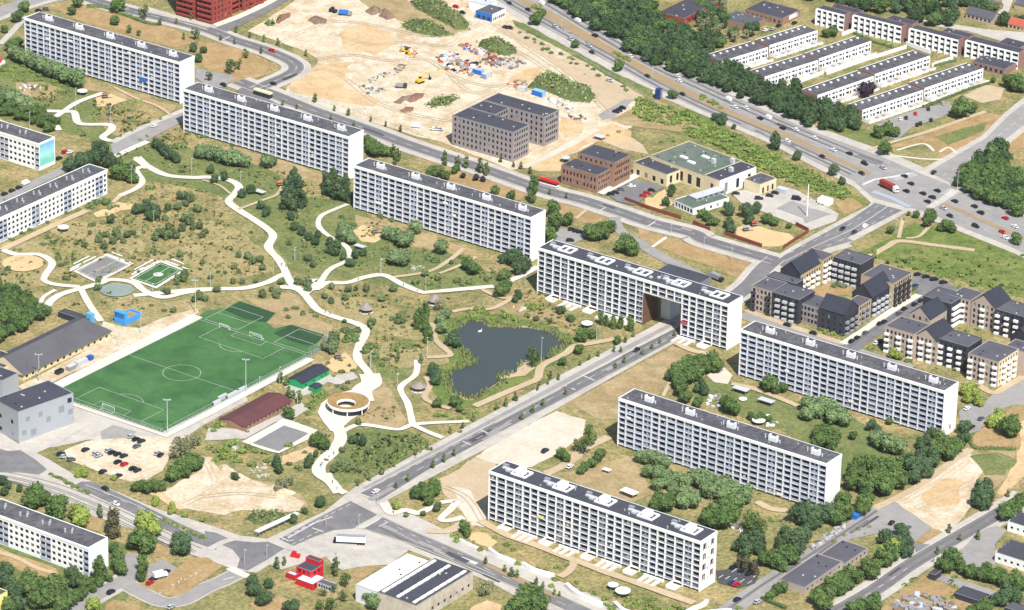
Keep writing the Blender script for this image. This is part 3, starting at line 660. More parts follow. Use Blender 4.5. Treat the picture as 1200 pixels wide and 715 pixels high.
def pitch_lines():
 b=MB(); z=.46
 def seg(p0,p1,w=.18):
  a,c=PT(*p0),PT(*p1); d=(c-a).normalized(); nn=Vector((-d.y,d.x,0))*w/2
  b.poly([(p.x,p.y,z) for p in (a-nn,c-nn,c+nn,a+nn)],M_LINE)
 def arc(cx,cy,r,t0,t1,n=40):
  for i in range(n):
   a0=t0+(t1-t0)*i/n; a1=t0+(t1-t0)*(i+1)/n
   seg((cx+r*math.cos(a0),cy+r*math.sin(a0)),(cx+r*math.cos(a1),cy+r*math.sin(a1)))
 l,w=PL/2,PW/2
 for p in (((-l,-w),(l,-w)),((-l,w),(l,w)),((-l,-w),(-l,w)),((l,-w),(l,w)),((0,-w),(0,w))): seg(*p)
 for s in (-1,1):
  for d,h in ((16.5,20.16),(5.5,9.16)):
   seg((s*l,-h),(s*(l-d),-h)); seg((s*l,h),(s*(l-d),h)); seg((s*(l-d),-h),(s*(l-d),h))
  t=math.acos(5.5/9.15)
  arc(s*(l-11),0,9.15,(math.pi if s > 0 else 0)-t,(math.pi if s > 0 else 0)+t,14)
 arc(0,0,9.15,0,2*math.pi)
 for x0,x1,y0,y1 in ((l+2,l+22,-32,-11),(l+2,l+22,12,33)):
  for p in (((x0,y0),(x1,y0)),((x0,y1),(x1,y1)),((x0,y0),(x0,y1)),((x1,y0),(x1,y1)),(((x0+x1)/2,y0),((x0+x1)/2,y1))): seg(*p,w=.2)
 b.build('pitch_lines',None,kind='structure')
pitch_lines()
# ------------------------------------------------------------------ building materials
M_WHITE=mat('white_render',srgb(238,238,236),srgb(230,230,228),None,.05,.4,1.5,(.4,.4,.05),.8,.2)
M_CONC=mat('light_concrete',srgb(222,222,224),srgb(212,212,215),None,.06,.5,1.5,(.4,.4,.06),.85,.2)
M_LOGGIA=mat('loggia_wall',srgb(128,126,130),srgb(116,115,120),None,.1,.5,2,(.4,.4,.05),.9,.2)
M_PARA=mat('grey_blue_parapet',srgb(170,178,196),srgb(160,168,187),None,.1,.5,2,(.4,.4,.06),.8,.2,rnd=.14)
M_GPARA=mat('smoked_parapet',srgb(144,150,163),srgb(130,136,150),None,.1,.5,2,(.4,.4,.06),.4,.5,rnd=.12)
M_FELT=mat('roofing_felt',srgb(86,84,88),srgb(104,102,104),srgb(70,69,74),.07,.35,1.2,(.6,.6,.2),.95,.1)
M_FELT2=mat('new_roofing_felt',srgb(64,64,72),srgb(72,72,80),None,.05,.3,1.2,(.5,.5,.1),.95,.1)
M_FELT3=mat('grey_roofing',srgb(92,91,97),srgb(82,81,88),None,.05,.3,1.2,(.5,.5,.12),.95,.1)
M_ROOFDK=mat('slate_roof',srgb(46,48,58),srgb(54,56,66),None,.1,.5,1.5,(.4,.4,.12),.7,.3)
M_ROOFGRN=mat('mossy_roof',srgb(92,104,92),srgb(106,110,104),srgb(78,96,80),.04,.2,1.2,(.6,.5,.14),.95,.1)
M_GLASS=glassmat('window_glass',(.010,.013,.022,1),(.30,.30,.29,1),.84)
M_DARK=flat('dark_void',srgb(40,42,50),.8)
M_BRICKDK=mat('grey_brick',srgb(150,141,140),srgb(138,129,129),srgb(160,151,148),.08,.6,2,(.5,.5,.12),.9,.1)
M_BRICKBR=mat('brown_brick',srgb(150,118,100),srgb(134,104,90),srgb(162,128,106),.08,.6,2,(.5,.5,.14),.9,.1)
M_BRICKRD=mat('red_brick',srgb(150,70,60),srgb(136,60,54),srgb(160,80,68),.08,.6,2,(.5,.5,.12),.9,.1)
M_BRICKPK=mat('pink_grey_brick',srgb(150,118,112),srgb(138,108,104),None,.08,.6,2,(.5,.5,.14),.9,.1)
M_BRICKBG=mat('beige_brick',srgb(178,164,152),srgb(166,152,140),None,.08,.6,2,(.5,.5,.08),.9,.1)
M_BRICKYL=mat('yellow_brick',srgb(188,168,136),srgb(178,158,126),None,.08,.6,2,(.5,.5,.08),.9,.1)
M_NAVY=mat('black_brick',srgb(62,62,70),srgb(54,54,64),srgb(70,70,76),.08,.6,2,(.5,.5,.14),.9,.1)
M_CREAM=mat('cream_wall',srgb(222,206,172),srgb(210,192,156),None,.08,.4,2,(.4,.4,.06),.9,.1)
M_METAL=mat('silver_cladding',srgb(164,168,173),srgb(156,160,166),None,.08,.5,2,(.4,.4,.06),.5,.4)
M_METAL2=mat('silver_dark_panel',srgb(138,143,149),srgb(132,136,142),None,.3,.9,3,(.4,.4,.08),.5,.4)  # darker silver tone for the panes of the tall metal hall
M_WOOD=mat('brown_cladding',srgb(112,84,66),srgb(98,72,58),None,.1,.5,2,(.4,.4,.1),.8,.2)
M_MUSTARD=flat('mustard_panel',srgb(150,122,78),.8)
M_RED=flat('red_paint',srgb(196,34,44),.55,rnd=.05)
M_BLUE=flat('blue_paint',srgb(40,110,190),.55,rnd=.05)
M_GREENP=flat('green_paint',srgb(40,150,96),.6)
M_MAROON=mat('maroon_roof',srgb(98,62,62),srgb(86,54,56),None,.1,.5,1.5,(.4,.4,.12),.8,.2)
M_WHITEP=flat('white_paint',srgb(236,236,232),.5)
M_GREY=flat('mid_grey_metal',srgb(140,142,146),.5)
M_LGREY=flat('light_grey_metal',srgb(186,188,190),.5)
M_YELLOW=flat('yellow_paint',srgb(226,176,40),.5)
M_ORANGE=flat('orange_rust',srgb(176,100,62),.8)
M_BLACK=flat('black_rubber',srgb(26,26,28),.7)
M_TIMBER=mat('weathered_timber',srgb(150,140,132),srgb(130,122,116),None,.3,1,4,(.4,.4,.12),.9,.1)
# ------------------------------------------------------------------ walls with real openings
def facade(root,name,org,ang,L,z0,rows,cols,m,t=.35,ztop=None,glass=True,pane='window',gm=None,gdepth=.22,sub=None,gap=0.0):
 """a wall of thickness t along +x (outside = -y) with openings rows x cols; panes are separate pieces"""
 b=MB(); ztop=ztop or rows[-1][1]+.5
 zs=z0
 for (za,zb) in rows:
  if za-zs > .01: b.box(0,L,0,t,zs,za,m)
  x=0
  for (xa,xb) in cols:
   if xa-x > .01: b.box(x,xa,0,t,za,zb,m)
   x=xb
  if L-x > .01: b.box(x,L,0,t,za,zb,m)
  zs=zb
 b.box(0,L,0,t,zs,ztop,m)
 w=b.build(name,root); w.location=org; w.rotation_euler=(0,0,ang)
 if glass:
  for (za,zb) in rows:
   for (xa,xb) in cols:
    piece(pane,gm or M_GLASS,w,xa,xb,gdepth,gdepth+.08,za,zb)
 return w
def cols_even(L,n,w,m0=1.0):
 s=(L-2*m0)/n
 return [(m0+s*i+(s-w)/2,m0+s*i+(s+w)/2) for i in range(n)]
def rows_even(z0,n,h,sill=.9,head=2.2): return [(z0+h*i+sill,z0+h*i+head) for i in range(n)]
def uv(p):  return Vector((p.dot(BU),p.dot(BV)))
def base_of(px,h): return G(px[0],px[1],h)
def height_of(px,ytop,ybot):
 """height of an upright edge seen from ytop down to ybot"""
 g=G(px,ybot); lo,hi=0.0,80.0
 for _ in range(40):
  m_=(lo+hi)/2; p=Vector((g.x,g.y,m_))-Vector((0,0,CAM_H))
  y=CY-(p.dot(_U)/p.dot(_fw))*F_PX
  if y > ytop: lo=m_
  else: hi=m_
 return lo
CLUT=[flat('clutter_white',srgb(226,224,218),.8),flat('clutter_green',srgb(96,106,84),.8),flat('clutter_red',srgb(140,96,88),.8),flat('clutter_blue',srgb(100,112,136),.8),flat('clutter_beige',srgb(196,178,150),.8)]
# ------------------------------------------------------------------ eight-storey slabs
BAYS=[4.25,4.95,4.75,4.55,4.2]
KIND='nwwdn'
SL,SD,SH=113.53,13.3,24.8
Z0,ST=1.25,2.75
def slab(label,P0,newer=False,gate=False,gable_windows=False):
 t=thing('slab_block',(P0[0],P0[1],0),TH,label, 'apartment block', 'eight-storey slab blocks')
 edges=[0]
 for i in range(25): edges.append(edges[-1]+BAYS[i % 5]*SL/(sum(BAYS)*5))
 NB=25
 void=(14,18) if gate else None            # bays left open for the street
 def isvoid(i,s): return gate and void[0] <= i <= void[1] and s < 6
 zt=Z0+8*ST
 b=MB(); b2=MB()
 fw_,fs_=.46,.32
 for i,x in enumerate(edges):
  lo=0 if (i % 5 in (3,) and newer) else Z0-.5
  if gate and void[0] < i <= void[1]: lo=Z0+6*ST
  b.box(max(0,x-fw_/2),min(SL,x+fw_/2),0,1.45,lo,zt,M_WHITE if newer else M_CONC)
 for s in range(9):
  z=Z0+s*ST
  if gate and s < 6:
   b.box(fw_/2,edges[void[0]]-.01,0.24,1.44,z-fs_/2,z+fs_/2,M_CONC if not newer else M_WHITE)
   b.box(edges[void[1]+1]+.01,SL-fw_/2,0.24,1.44,z-fs_/2,z+fs_/2,M_CONC if not newer else M_WHITE)
  else: b.box(fw_/2,SL-fw_/2,0.24,1.44,z-fs_/2,z+fs_/2,M_CONC if not newer else M_WHITE)
 b.build('concrete_frame',t)
 b=MB()
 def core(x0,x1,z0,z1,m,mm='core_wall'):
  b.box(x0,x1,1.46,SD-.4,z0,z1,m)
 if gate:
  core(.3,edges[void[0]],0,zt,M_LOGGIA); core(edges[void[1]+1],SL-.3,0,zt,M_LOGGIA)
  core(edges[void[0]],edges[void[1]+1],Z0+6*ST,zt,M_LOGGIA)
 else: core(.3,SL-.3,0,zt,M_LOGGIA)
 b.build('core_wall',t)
 b=MB()
 segs=[(.3,SL-.3)] if not gate else [(.3,edges[void[0]]),(edges[void[1]+1],SL-.3)]
 for x0,x1 in segs:
  for s in range(9):
   b.box(x0,x1,SD-.39,SD,(Z0+s*ST-.7) if s else 0,Z0+s*ST+(.9 if s < 8 else .0),M_CONC)
  b.box(x0,x1,SD-.385,SD-.2,Z0,zt,M_GLASS)
 b.build('rear_wall',t)
 b=MB(); b.box(-.05,SL+.05,-.12,.3,zt,SH,M_WHITE); b.box(-.05,SL+.05,SD-.3,SD+.1,zt,SH-.2,M_CONC)
 b.build('fascia',t)
 b=MB(); fl=M_FELT2 if newer else M_FELT
 b.box(.25,SL-.25,.31,SD-.31,zt+.01,SH-.22,fl)
 b.build('roof',t)
 for x0,x1 in ((-.05,.3),(SL-.3,SL+.05)):
  far=x0 > 1
  b=MB()
  if far and gable_windows:
   g=[(2.4,4.4,s) for s in range(8)]
   holes=[]
   for k in range(4):
    holes.append((2.2,4.0,4.6+k*5.0,7.4+k*5.0)); holes.append((8.6,10.2,5.6+k*5.0-.8,8.2+k*5.0-.8)); holes.append((6.1,6.9,3.6+k*5.0,5.2+k*5.0))
   ys=[.31,2.2,4.0,6.1,6.9,8.6,10.2,SD-.31]
   for a in range(len(ys)-1):
    col=sorted([h for h in holes if abs(h[0]-ys[a]) < .01],key=lambda h: h[2]); z=0
    for h in col:
     b.box(x0,x1,ys[a],ys[a+1],z,h[2],M_WHITE); z=h[3]
    b.box(x0,x1,ys[a],ys[a+1],z,SH,M_WHITE)
   gw=b.build('gable_wall',t)
   for h in holes:
    piece('gable_window',M_GLASS,gw,x1-.25,x1-.2,h[0],h[1],h[2],h[3])
    if h[1]-h[0] > 1: 
     f=MB(); f.box(x1,x1+.25,h[0]-.18,h[0],h[2],h[3],M_WOOD); f.box(x1,x1+.25,h[1],h[1]+.18,h[2],h[3],M_WOOD); f.box(x1,x1+.25,h[0]-.18,h[1]+.18,h[3],h[3]+.2,M_WOOD)
     f.build('window_surround',gw)
  else:
   b.box(x0,x1,.31,SD-.31,0,SH,M_WHITE); b.build('gable_wall',t)
 pm=M_GPARA if newer else M_PARA
 for i in range(NB):
  k=KIND[i % 5]; x0,x1=edges[i]+fw_/2,edges[i+1]-fw_/2
  for s in range(8):
   if isvoid(i,s): continue
   z=Z0+s*ST+fs_/2
   if newer and s==0 and k=='w' and i % 5==2:
    piece('entrance_door',M_DARK,t,x0+.3,x1-.3,1.3,1.4,.1,z+2.2); continue
   hp={'n': .72, 'w': .98, 'd': 1.0}[k]
   y=.34 if k != 'n' else .42
   piece('balcony_parapet',pm if (k != 'n' or not newer) else M_GPARA,t,x0,x1,y,y+.1,z,z+hp)
   if k=='d':
    w=(x1-x0)
    piece('window',M_GLASS,t,x0+.15,x0+w*.40,.66,.74,z+hp+.02,z+2.3)
    piece('window',M_GLASS,t,x0+w*.60,x1-.15,.66,.74,z+hp+.02,z+2.3)
    piece('window_panel',pm,t,x0+w*.40,x0+w*.60,.58,.73,z+hp,z+2.38)
   else:
    piece('window',M_GLASS,t,x0+.25,x1-.25,1.36,1.44,z+.35,z+2.3)
 b=MB(); rr=random.Random(int(P0[0]))
 for k in range(22):
  x=3+k*5+rr.uniform(-1,1); b.box(x,x+rr.choice((.12,.2,.5)),.8,SD-.8,SH-.219,SH-.2+.004*k,rr.choice((M_FELT3,M_FELT2,M_FELT)))
 b.build('felt_seam',t)['kind']='stuff'
 for k in range(9):
  x,y=rr.uniform(3,SL-3),rr.uniform(1.5,SD-2); piece('roof_pipe',M_LGREY,t,x,x+.4,y,y+.4,SH-.22,SH+rr.uniform(.3,1.1))
 for k in range(20):
  i,s_=rr.randrange(25),rr.randrange(8)
  if isvoid(i,s_): continue
  z=Z0+s_*ST+fs_/2; x=edges[i]+rr.uniform(.6,2.6); w=rr.uniform(.6,1.5)
  piece('balcony_clutter',rr.choice(CLUT),t,x,x+w,.6,.6+rr.uniform(.3,.6),z,z+rr.uniform(.9,1.7))
 for j in range(5):
  xm=SL*(j+.5)/5+2.0
  if not newer:
   b=MB(); x0,x1=xm-2.2,xm+2.2; zr=SH-.22
   b.box(x0,x1,4.8,6.6,zr,zr+1.9,M_CONC)
   for s in (x0,x1-.7): b.box(s,s+.7,4.85,6.55,zr+1.9,zr+2.9,M_CONC)
   c=b.build('chimney_block',t)
   b=MB(); b.bar((x0-2.6,6.4,zr),(x0-2.6,6.4,zr+2.0),.35,M_LGREY,6); b.bar((x1+1.4,5.4,zr),(x1+1.4,5.4,zr+1.5),.4,M_LGREY,6)
   b.build('roof_vent',t)
  else:
   zr=SH-.22; b=MB(); x0,x1,y0,y1=xm-4.0,xm+4.0,3.4,10.2
   for ya in (y0,y1-.7): b.box(x0,x1,ya,ya+.7,zr,zr+.7,M_WHITE)
   for xa in (x0,xm-.5,x1-.7): b.box(xa,xa+.7,y0+.71,y1-.71,zr,zr+.69,M_WHITE)
   if not gate: b.box(xm-2.2,xm+1.6,4.6,8.4,zr+.01,zr+2.6,M_WHITE)
   b.build('roof_frame',t)
   b=MB(); b.box(x0-6.5,x0-.4,6.0,7.6,zr,zr+.6,M_LGREY); b.box(x0-7.4,x0-4.9,7.8,9.6,zr,zr+1.0,M_GREY); b.box(x0-3.5,x0-1.4,4.4,5.9,zr,zr+.8,M_LGREY)
   b.build('roof_duct',t)
 if newer:
  for i in range(25):
   if gate and void[0]-1 <= i <= void[1]+1: continue
   if i % 5==2:
    b=MB(); xa,xb=edges[i],edges[i+1]
    b.box(xa+.2,xb-.2,-5.5,-.3,0,.35,M_PATH); b.box(xa-.6,xa,-5.0,-.2,0,1.2,M_WHITE)
    b.build('entrance_terrace',t)
   if i % 5==0 and i:
    b=MB(); xa=edges[i]
    for k in range(3):
     b.box(xa-4.4+k*3.4,xa-2.4+k*3.4,-8.5,-2.5,0,.9-.15*k,M_PATH)
    b.box(xa-5,xa+5.5,-2.2,-1.2,0,1.1,M_CONC)
    b.build('garden_steps',t)
 if gate:
  xa,xb=edges[void[0]],edges[void[1]+1]; zt6=Z0+6*ST
  b=MB(); b.box(xa,xa+.25,-.02,SD,0,zt6-.3,M_WOOD); b.box(xa+.26,xb-.26,.3,SD-.1,zt6-.55,zt6-.3,M_MUSTARD); b.box(xb-.25,xb,-.02,SD,0,zt6-.3,M_MUSTARD)
  b.build('gateway_lining',t)
  b=MB(); b.box(xa+2,xa+7.5,SD+.1,SD+9,0,zt6-.4,M_CONC); b.build('stair_tower',t)
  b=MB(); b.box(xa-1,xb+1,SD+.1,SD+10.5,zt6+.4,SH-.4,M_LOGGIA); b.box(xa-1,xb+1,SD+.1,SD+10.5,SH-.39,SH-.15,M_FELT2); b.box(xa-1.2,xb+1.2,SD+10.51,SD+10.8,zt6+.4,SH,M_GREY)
  b.build('bridge_wing',t)
  b=MB(); 
  for k in range(6): b.box(xa+1+k*3.4,xa+2.4+k*3.4,3+(k % 3)*2.2,4.6+(k % 3)*2.2,SH-.22,SH+.6,M_LGREY)
  b.build('roof_duct',t)
 return t
BP=dict(B1=(-279.819,2344.76),B2=(-181.773,2239.386),B3=(-84.376,2134.291),B4=(12.28,2030.566),B5=(110.102,1935.88),B6=(50.464,1854.768),B7=(-8.592,1774.236))
slab('white slab block at the top left behind the round willows, blue tarpaulin on one balcony',BP['B1'])
slab('grey-balconied slab block across the lane from the one with the blue tarpaulin',BP['B2'])
slab('grey-balconied slab block beside the group of tall dark conifers',BP['B3'])
slab('slab block with a tall street gateway cut through it beside the pond',BP['B4'],True,True)
slab('slab block in front of the dark brick courtyard quarter',BP['B5'])
slab('slab block in the middle of three, with willows along its foot',BP['B6'])
slab('renovated slab block by the avenue with windows in its white end wall',BP['B7'],True,False,True)
def on_slab(key,x,y,z): return Vector((BP[key][0],BP[key][1],0))+BU*x+BV*y+Vector((0,0,z))
def cloth(name,key,x,z,w,h,m,label,cat):
 t=bpy.data.objects.new(name,None); b=MB()
 n=6
 for i in range(n):
  a0,a1=i/n*w,(i+1)/n*w; d0,d1=-.12-.06*math.sin(i*2.1),-.12-.06*math.sin((i+1)*2.1)
  b.poly([(a0,d0,0),(a1,d1,0),(a1,d1+.02,h),(a0,d0+.02,h)],m); b.poly([(a0,d0+.04,0),(a0,d0+.05,h),(a1,d1+.05,h),(a1,d1+.04,0)],m)
 o=b.build(name,None,label=label,cat=cat); o.location=on_slab(key,x,0,z); o.rotation_euler=(0,0,TH)
cloth('tarpaulin', 'B1',edges_x := 84.5,6.9,5.2,2.6,M_BLUE, 'bright blue tarpaulin hung over a balcony of the top left slab block', 'tarpaulin')
cloth('awning', 'B4',86.6,7.4,3.6,1.4,flat('pink_cloth',srgb(206,70,92),.8), 'pink cloth hanging from a balcony beside the street gateway', 'cloth')
M_WCLOTH=flat('white_cloth',srgb(232,232,228),.9)
SLABWHERE={'B1': 'the top left slab block', 'B2': 'the slab block across the lane', 'B3': 'the slab block by the dark conifers', 'B5': 'the slab block before the dark quarter', 'B6': 'the middle slab block', 'B7': 'the renovated slab block'}
FLOORS='bottom second third fourth fifth sixth seventh top'.split()
for i,(k,x,s,w) in enumerate((('B2',50,3,4.4),('B2',64,4,3.2),('B2',30,6,2.5),('B3',14,2,4.2),('B3',58,6,3.2),('B3',64,4,2.6),('B6',5,5,2.4),('B6',88,0,3.6),('B5',26,3,2.6),('B5',62,1,3.0),('B1',16,5,3.0),('B1',32,6,4.0),('B1',76,7,3.0),('B7',27,3,3.6))):
 cloth('hung_sheet',k,x,Z0+s*ST+.4,w,1.4,M_WCLOTH if k != 'B7' else flat('cream_cloth',srgb(222,214,150),.9),('white' if k != 'B7' else 'cream')+' sheet over a %s floor balcony of %s' % (FLOORS[s],SLABWHERE[k]), 'sheet')
 C.objects[-1]['group']='sheets hung over balconies'
# ------------------------------------------------------------------ other buildings: wings read from their roof corners
def Z(ox,oy,x,y): return (ox+x*K,oy+y*K)
class Site:
 """a building made of wings; each wing is traced by three roof corners front-left, front-right, back-right"""
 def __init__(s,name,label,cat,anchor,h,group=None,vdir=None):
  p=G(*anchor,h); a=TH; s.p=p
  if vdir: d=G(*vdir[1],h)-G(*vdir[0],h); a=math.atan2(d.y,d.x)-math.pi/2
  s.u=Vector((math.cos(a),math.sin(a),0)); s.v=Vector((-s.u.y,s.u.x,0)); s.t=thing(name,(p.x,p.y,0),a,label,cat,group)
 def loc(s,px,h):
  d=G(*px,h)-s.p; return Vector((d.dot(s.u),d.dot(s.v)))
 def wing(s,FL,FR,BR,h,m,roof=None,front=None,side=None,kind='flat',rh=4,bal=None,frontm=None,sidem=None,back=True,name='wall',x=None):
  a,b,c=s.loc(FL,h),s.loc(FR,h),s.loc(BR,h)
  L=b.x-a.x; D=c.y-b.y; x0,y0=a.x,(a.y+b.y)/2
  return wing(s.t,x0,y0,L,D,h,m,roof,front,side,kind,rh,bal,frontm,sidem,back)
def opens(spec,L):
 """spec = (columns, opening width, storeys, storey height, first sill z, opening height)"""
 n,w,ns,sh,z,oh=spec
 n=max(1,n)
 return [(z+i*sh,z+i*sh+oh) for i in range(ns)],cols_even(L,n,min(w,(L-1.2)/n*.85),.6)
def balconies(w,spec,L,every,m,depth=1.3):
 n,ww,ns,sh,z,oh=spec; cs=cols_even(L,n,ww,.6)
 for i,(xa,xb) in enumerate(cs):
  if i % every[0] != every[1]: continue
  for k in range(1 if every[2] else 0,ns):
   o=piece('balcony',m,w,xa-.5,xb+.5,-depth,-.02,z+k*sh-1.0,z+k*sh+.15)
def wing(t,x0,y0,L,D,h,m,roof=None,front=None,side=None,kind='flat',rh=4,bal=None,frontm=None,sidem=None,back=True,th=.3):
 roof=roof or M_FELT3
 fm=frontm or m; smt=sidem or m
 for nm,spec,org,ang,ln,mm in (('wall',front,(x0,y0,0),0,L,fm),('wall',side,(x0+L,y0+th,0),math.pi/2,D-2*th,smt)):
  if spec:
   r,c=opens(spec,ln); w=facade(t,nm,org,ang,ln,0,r,c,mm,th,h)
   if bal and (bal.get('front') if ang==0 else bal.get('side')):
    balconies(w,spec,ln,bal['front' if ang==0 else 'side'],bal.get('m',M_WHITEP))
  else:
   b=MB(); b.box(0,ln,0,th,0,h,mm); w=b.build(nm,t); w.location=org; w.rotation_euler=(0,0,ang)
 if back:
  b=MB(); b.box(x0+th,x0+L,y0+D-th,y0+D,0,h-.003,m); b.box(x0,x0+th,y0+th+.002,y0+D-.002,0,h-.004,m); b.build('rear_wall',t)
 if kind=='flat':
  b=MB(); b.box(x0+th+.01,x0+L-th-.01,y0+th+.01,y0+D-th-.01,h-.6,h-.18,roof)
  b.box(x0-.06,x0+L+.06,y0-.06,y0+.12,h+.001,h+.14,M_GREY); b.box(x0+L-.12,x0+L+.06,y0+.13,y0+D,h+.001,h+.14,M_GREY)
  b.build('roof',t)
  if L*D > 120:
   b=MB(); rr=random.Random(int(x0*7+y0*13))
   for _ in range(int(L*D/90)+1):
    xx=x0+1+rr.random()*(L-3); yy=y0+1+rr.random()*(D-3); b.box(xx,xx+.8,yy,yy+.7,h-.18,h+.2,rr.choice((M_LGREY,M_DARK,M_LGREY)))
   b.build('skylight',t)
 else:
  e=.25; b=MB()
  if kind=='v':
   xm=x0+L/2
   for sx,xa in ((-1,x0-e),(1,x0+L+e)):
    zz=h-e*rh/(L/2)
    A=[(xa,y0-e,zz),(xa,y0+D+e,zz),(xm,y0+D+e,h+rh),(xm,y0-e,h+rh)]
    A2=[(p[0],p[1],p[2]+.22) for p in A]
    if sx > 0: A=A; 
    b.poly(A2 if sx > 0 else A2[::-1],roof); b.poly(A[::-1] if sx > 0 else A,roof)
    b.poly([A[0],A2[0],A2[3],A[3]],roof); b.poly([A[1],A[2],A2[2],A2[1]],roof); b.poly([A[0],A[1],A2[1],A2[0]],roof)
   b.build('roof',t)
   for ya in (y0,y0+D-th):
    b=MB(); P=[(x0,ya,h),(x0+L,ya,h),(xm,ya,h+rh)]; Q_=[(p[0],p[1]+th,p[2]) for p in P]
    b.poly(P,fm); b.poly(Q_[::-1],fm)
    for i in range(3): b.poly([P[i],Q_[i],Q_[(i+1) % 3],P[(i+1) % 3]],fm)
    b.build('gable',t)
  else:
   ym=y0+D/2
   for sy,ya in ((-1,y0-e),(1,y0+D+e)):
    zz=h-e*rh/(D/2)
    A=[(x0-e,ya,zz),(x0+L+e,ya,zz),(x0+L+e,ym,h+rh),(x0-e,ym,h+rh)]
    A2=[(p[0],p[1],p[2]+.22) for p in A]
    b.poly(A2 if sy < 0 else A2[::-1],roof); b.poly(A[::-1] if sy < 0 else A,roof)
    b.poly([A[0],A2[0],A2[3],A[3]],roof); b.poly([A[1],A[2],A2[2],A2[1]],roof); b.poly([A[0],A[1],A2[1],A2[0]],roof)
   b.build('roof',t)
   for xa in (x0,x0+L-th):
    b=MB(); P=[(xa,y0,h),(xa,y0+D,h),(xa,ym,h+rh)]; Q_=[(p[0]+th,p[1],p[2]) for p in P]
    b.poly(P[::-1],smt); b.poly(Q_,smt)
    for i in range(3): b.poly([P[i],P[(i+1) % 3],Q_[(i+1) % 3],Q_[i]],smt)
    b.build('gable',t)
def four_storey(name,label,FRpx,BRpx,h,L,bays_side,along='u',mural=False,group='four-storey white blocks'):
 """along u: long front faces -V, gable at the right end; along v: long front faces +U, the far end is the traced corner"""
 ns=4; sh=(h-2.6)/4
 if along=='u':
  b_=G(*FRpx,h); c_=G(*BRpx,h); D=(c_-b_).dot(BV); o=b_-BU*L
  t=thing(name,(o.x,o.y,0),TH,label, 'apartment block',group)
  org,ang,X=(0,0,0),0,L
 else:
  b_=G(*FRpx,h); c_=G(*BRpx,h); D=(b_-c_).dot(BU); o=b_-BU*D-BV*L
  t=thing(name,(o.x,o.y,0),TH,label, 'apartment block',group)
  org,ang,X=(D,.3,0),math.pi/2,L-.6
 n=int(X/3.1); s=X/n; rows=[(1.5+i*sh,1.5+i*sh+1.75) for i in range(ns)]; cols=[]; log=[]
 for i in range(n):
  lg=i % 8 in (3,4)
  if lg: cols.append((i*s+.12,(i+1)*s-.12)); log.append(cols[-1])
  else: cols.append((i*s+s*.18,i*s+s*.82))
 w=facade(t, 'wall',org,ang,X,0,rows,cols,M_WHITE,.5,h-1.2,gdepth=.38)
 for (za,zb) in rows:
  for (xa,xb) in log: piece('balcony_parapet',M_PARA,w,xa,xb,-.12,-.02,za-.9,za+.5)
 b=MB()
 if along=='u': b.box(-.1,L+.1,-.14,.25,h-1.199,h,M_WHITE); b.box(-.1,L+.1,D-.3,D+.05,0,h,M_WHITE)
 else: b.box(D-.25,D+.14,-.1,L+.1,h-1.199,h,M_WHITE); b.box(-.05,.3,-.1,L+.1,0,h,M_WHITE)
 b.build('fascia',t)
 b=MB()
 if along=='u':
  b.box(.35,L-.4,.26,D-.31,h-.8,h-.2,M_FELT); b.build('roof',t)
  b=MB(); b.box(L-.35,L+.05,.26,D-.31,0,h+.02,M_WHITE); b.build('gable_wall',t); b=MB(); b.box(-.05,.3,.51,D-.31,0,h+.02,M_WHITE); b.build('gable_wall',t)
  if mural:
   b=MB(); b.box(L+.06,L+.1,.5,D-.5,2.2,h-1.0,mural_mat()); b.build('mural',t)
 else:
  b.box(.31,D-.26,.35,L-.35,h-.8,h-.2,M_FELT); b.build('roof',t)
  b=MB(); b.box(.31,D-.26,L-.3,L+.05,0,h+.02,M_WHITE); b.build('gable_wall',t); b=MB(); b.box(.31,D-.51,-.05,.3,0,h+.02,M_WHITE); b.build('gable_wall',t)
 for k in range(int(X/13)):
  b=MB()
  for (dx,dy,hh) in ((0,.3,2.0),(1.6,.55,1.4),(3.0,.38,1.7)):
   p=(5+k*13+dx,D*dy+1.5) if along=='u' else (D*dy+1.5,5+k*13+dx)
   b.box(p[0]-.3,p[0]+.3,p[1]-.3,p[1]+.3,h-.2,h-.2+hh,M_LGREY)
  b.build('roof_vent',t)
 return t
def mural_mat():
 m=mat('painted_mural',srgb(120,196,226),srgb(170,226,214),srgb(110,206,160),.12,.35,.8,(.9,.9,.08),.8,.2)
 n=m.node_tree.nodes; l=m.node_tree.links; b=n['Principled BSDF']; src=b.inputs['Base Color'].links[0].from_socket
 geo=n.new('ShaderNodeNewGeometry'); sx=n.new('ShaderNodeSeparateXYZ'); l.new(geo.outputs['Position'],sx.inputs[0])
 mr=n.new('ShaderNodeMapRange'); mr.inputs['From Min'].default_value=5; mr.inputs['From Max'].default_value=13; l.new(sx.outputs['Z'],mr.inputs['Value'])
 r=n.new('ShaderNodeValToRGB'); e=r.color_ramp.elements; e[0].color=srgb(120,206,170); e[1].color=srgb(130,166,226)
 a=e.new(.45); a.color=srgb(196,232,232); l.new(mr.outputs[0],r.inputs[0])
 x=n.new('ShaderNodeMix'); x.data_type='RGBA'; x.inputs[0].default_value=.5; l.new(src,x.inputs[6]); l.new(r.outputs[0],x.inputs[7]); l.new(x.outputs[2],b.inputs['Base Color'])
 return m
four_storey('low_block', 'four-storey white block with a blue and green mural on its end wall',Z(0,60,210,500),Z(0,60,298,464),15.5,62,0, 'u',True)
four_storey('low_block', 'four-storey white block beside the round sand volleyball court',Z(0,180,580,85),Z(0,180,480,55),13.8,120,0, 'v')
four_storey('low_block', 'four-storey white block behind tall trees by the tramway',Z(0,500,478,655),Z(0,500,588,600),14.2,62,0, 'u')
s=Site('brick_block', 'grey brick block round a small court on the building site', 'apartment block',Z(500,80,138,254),17.5)
fs=(9,1.5,5,3.25,1.6,1.9)
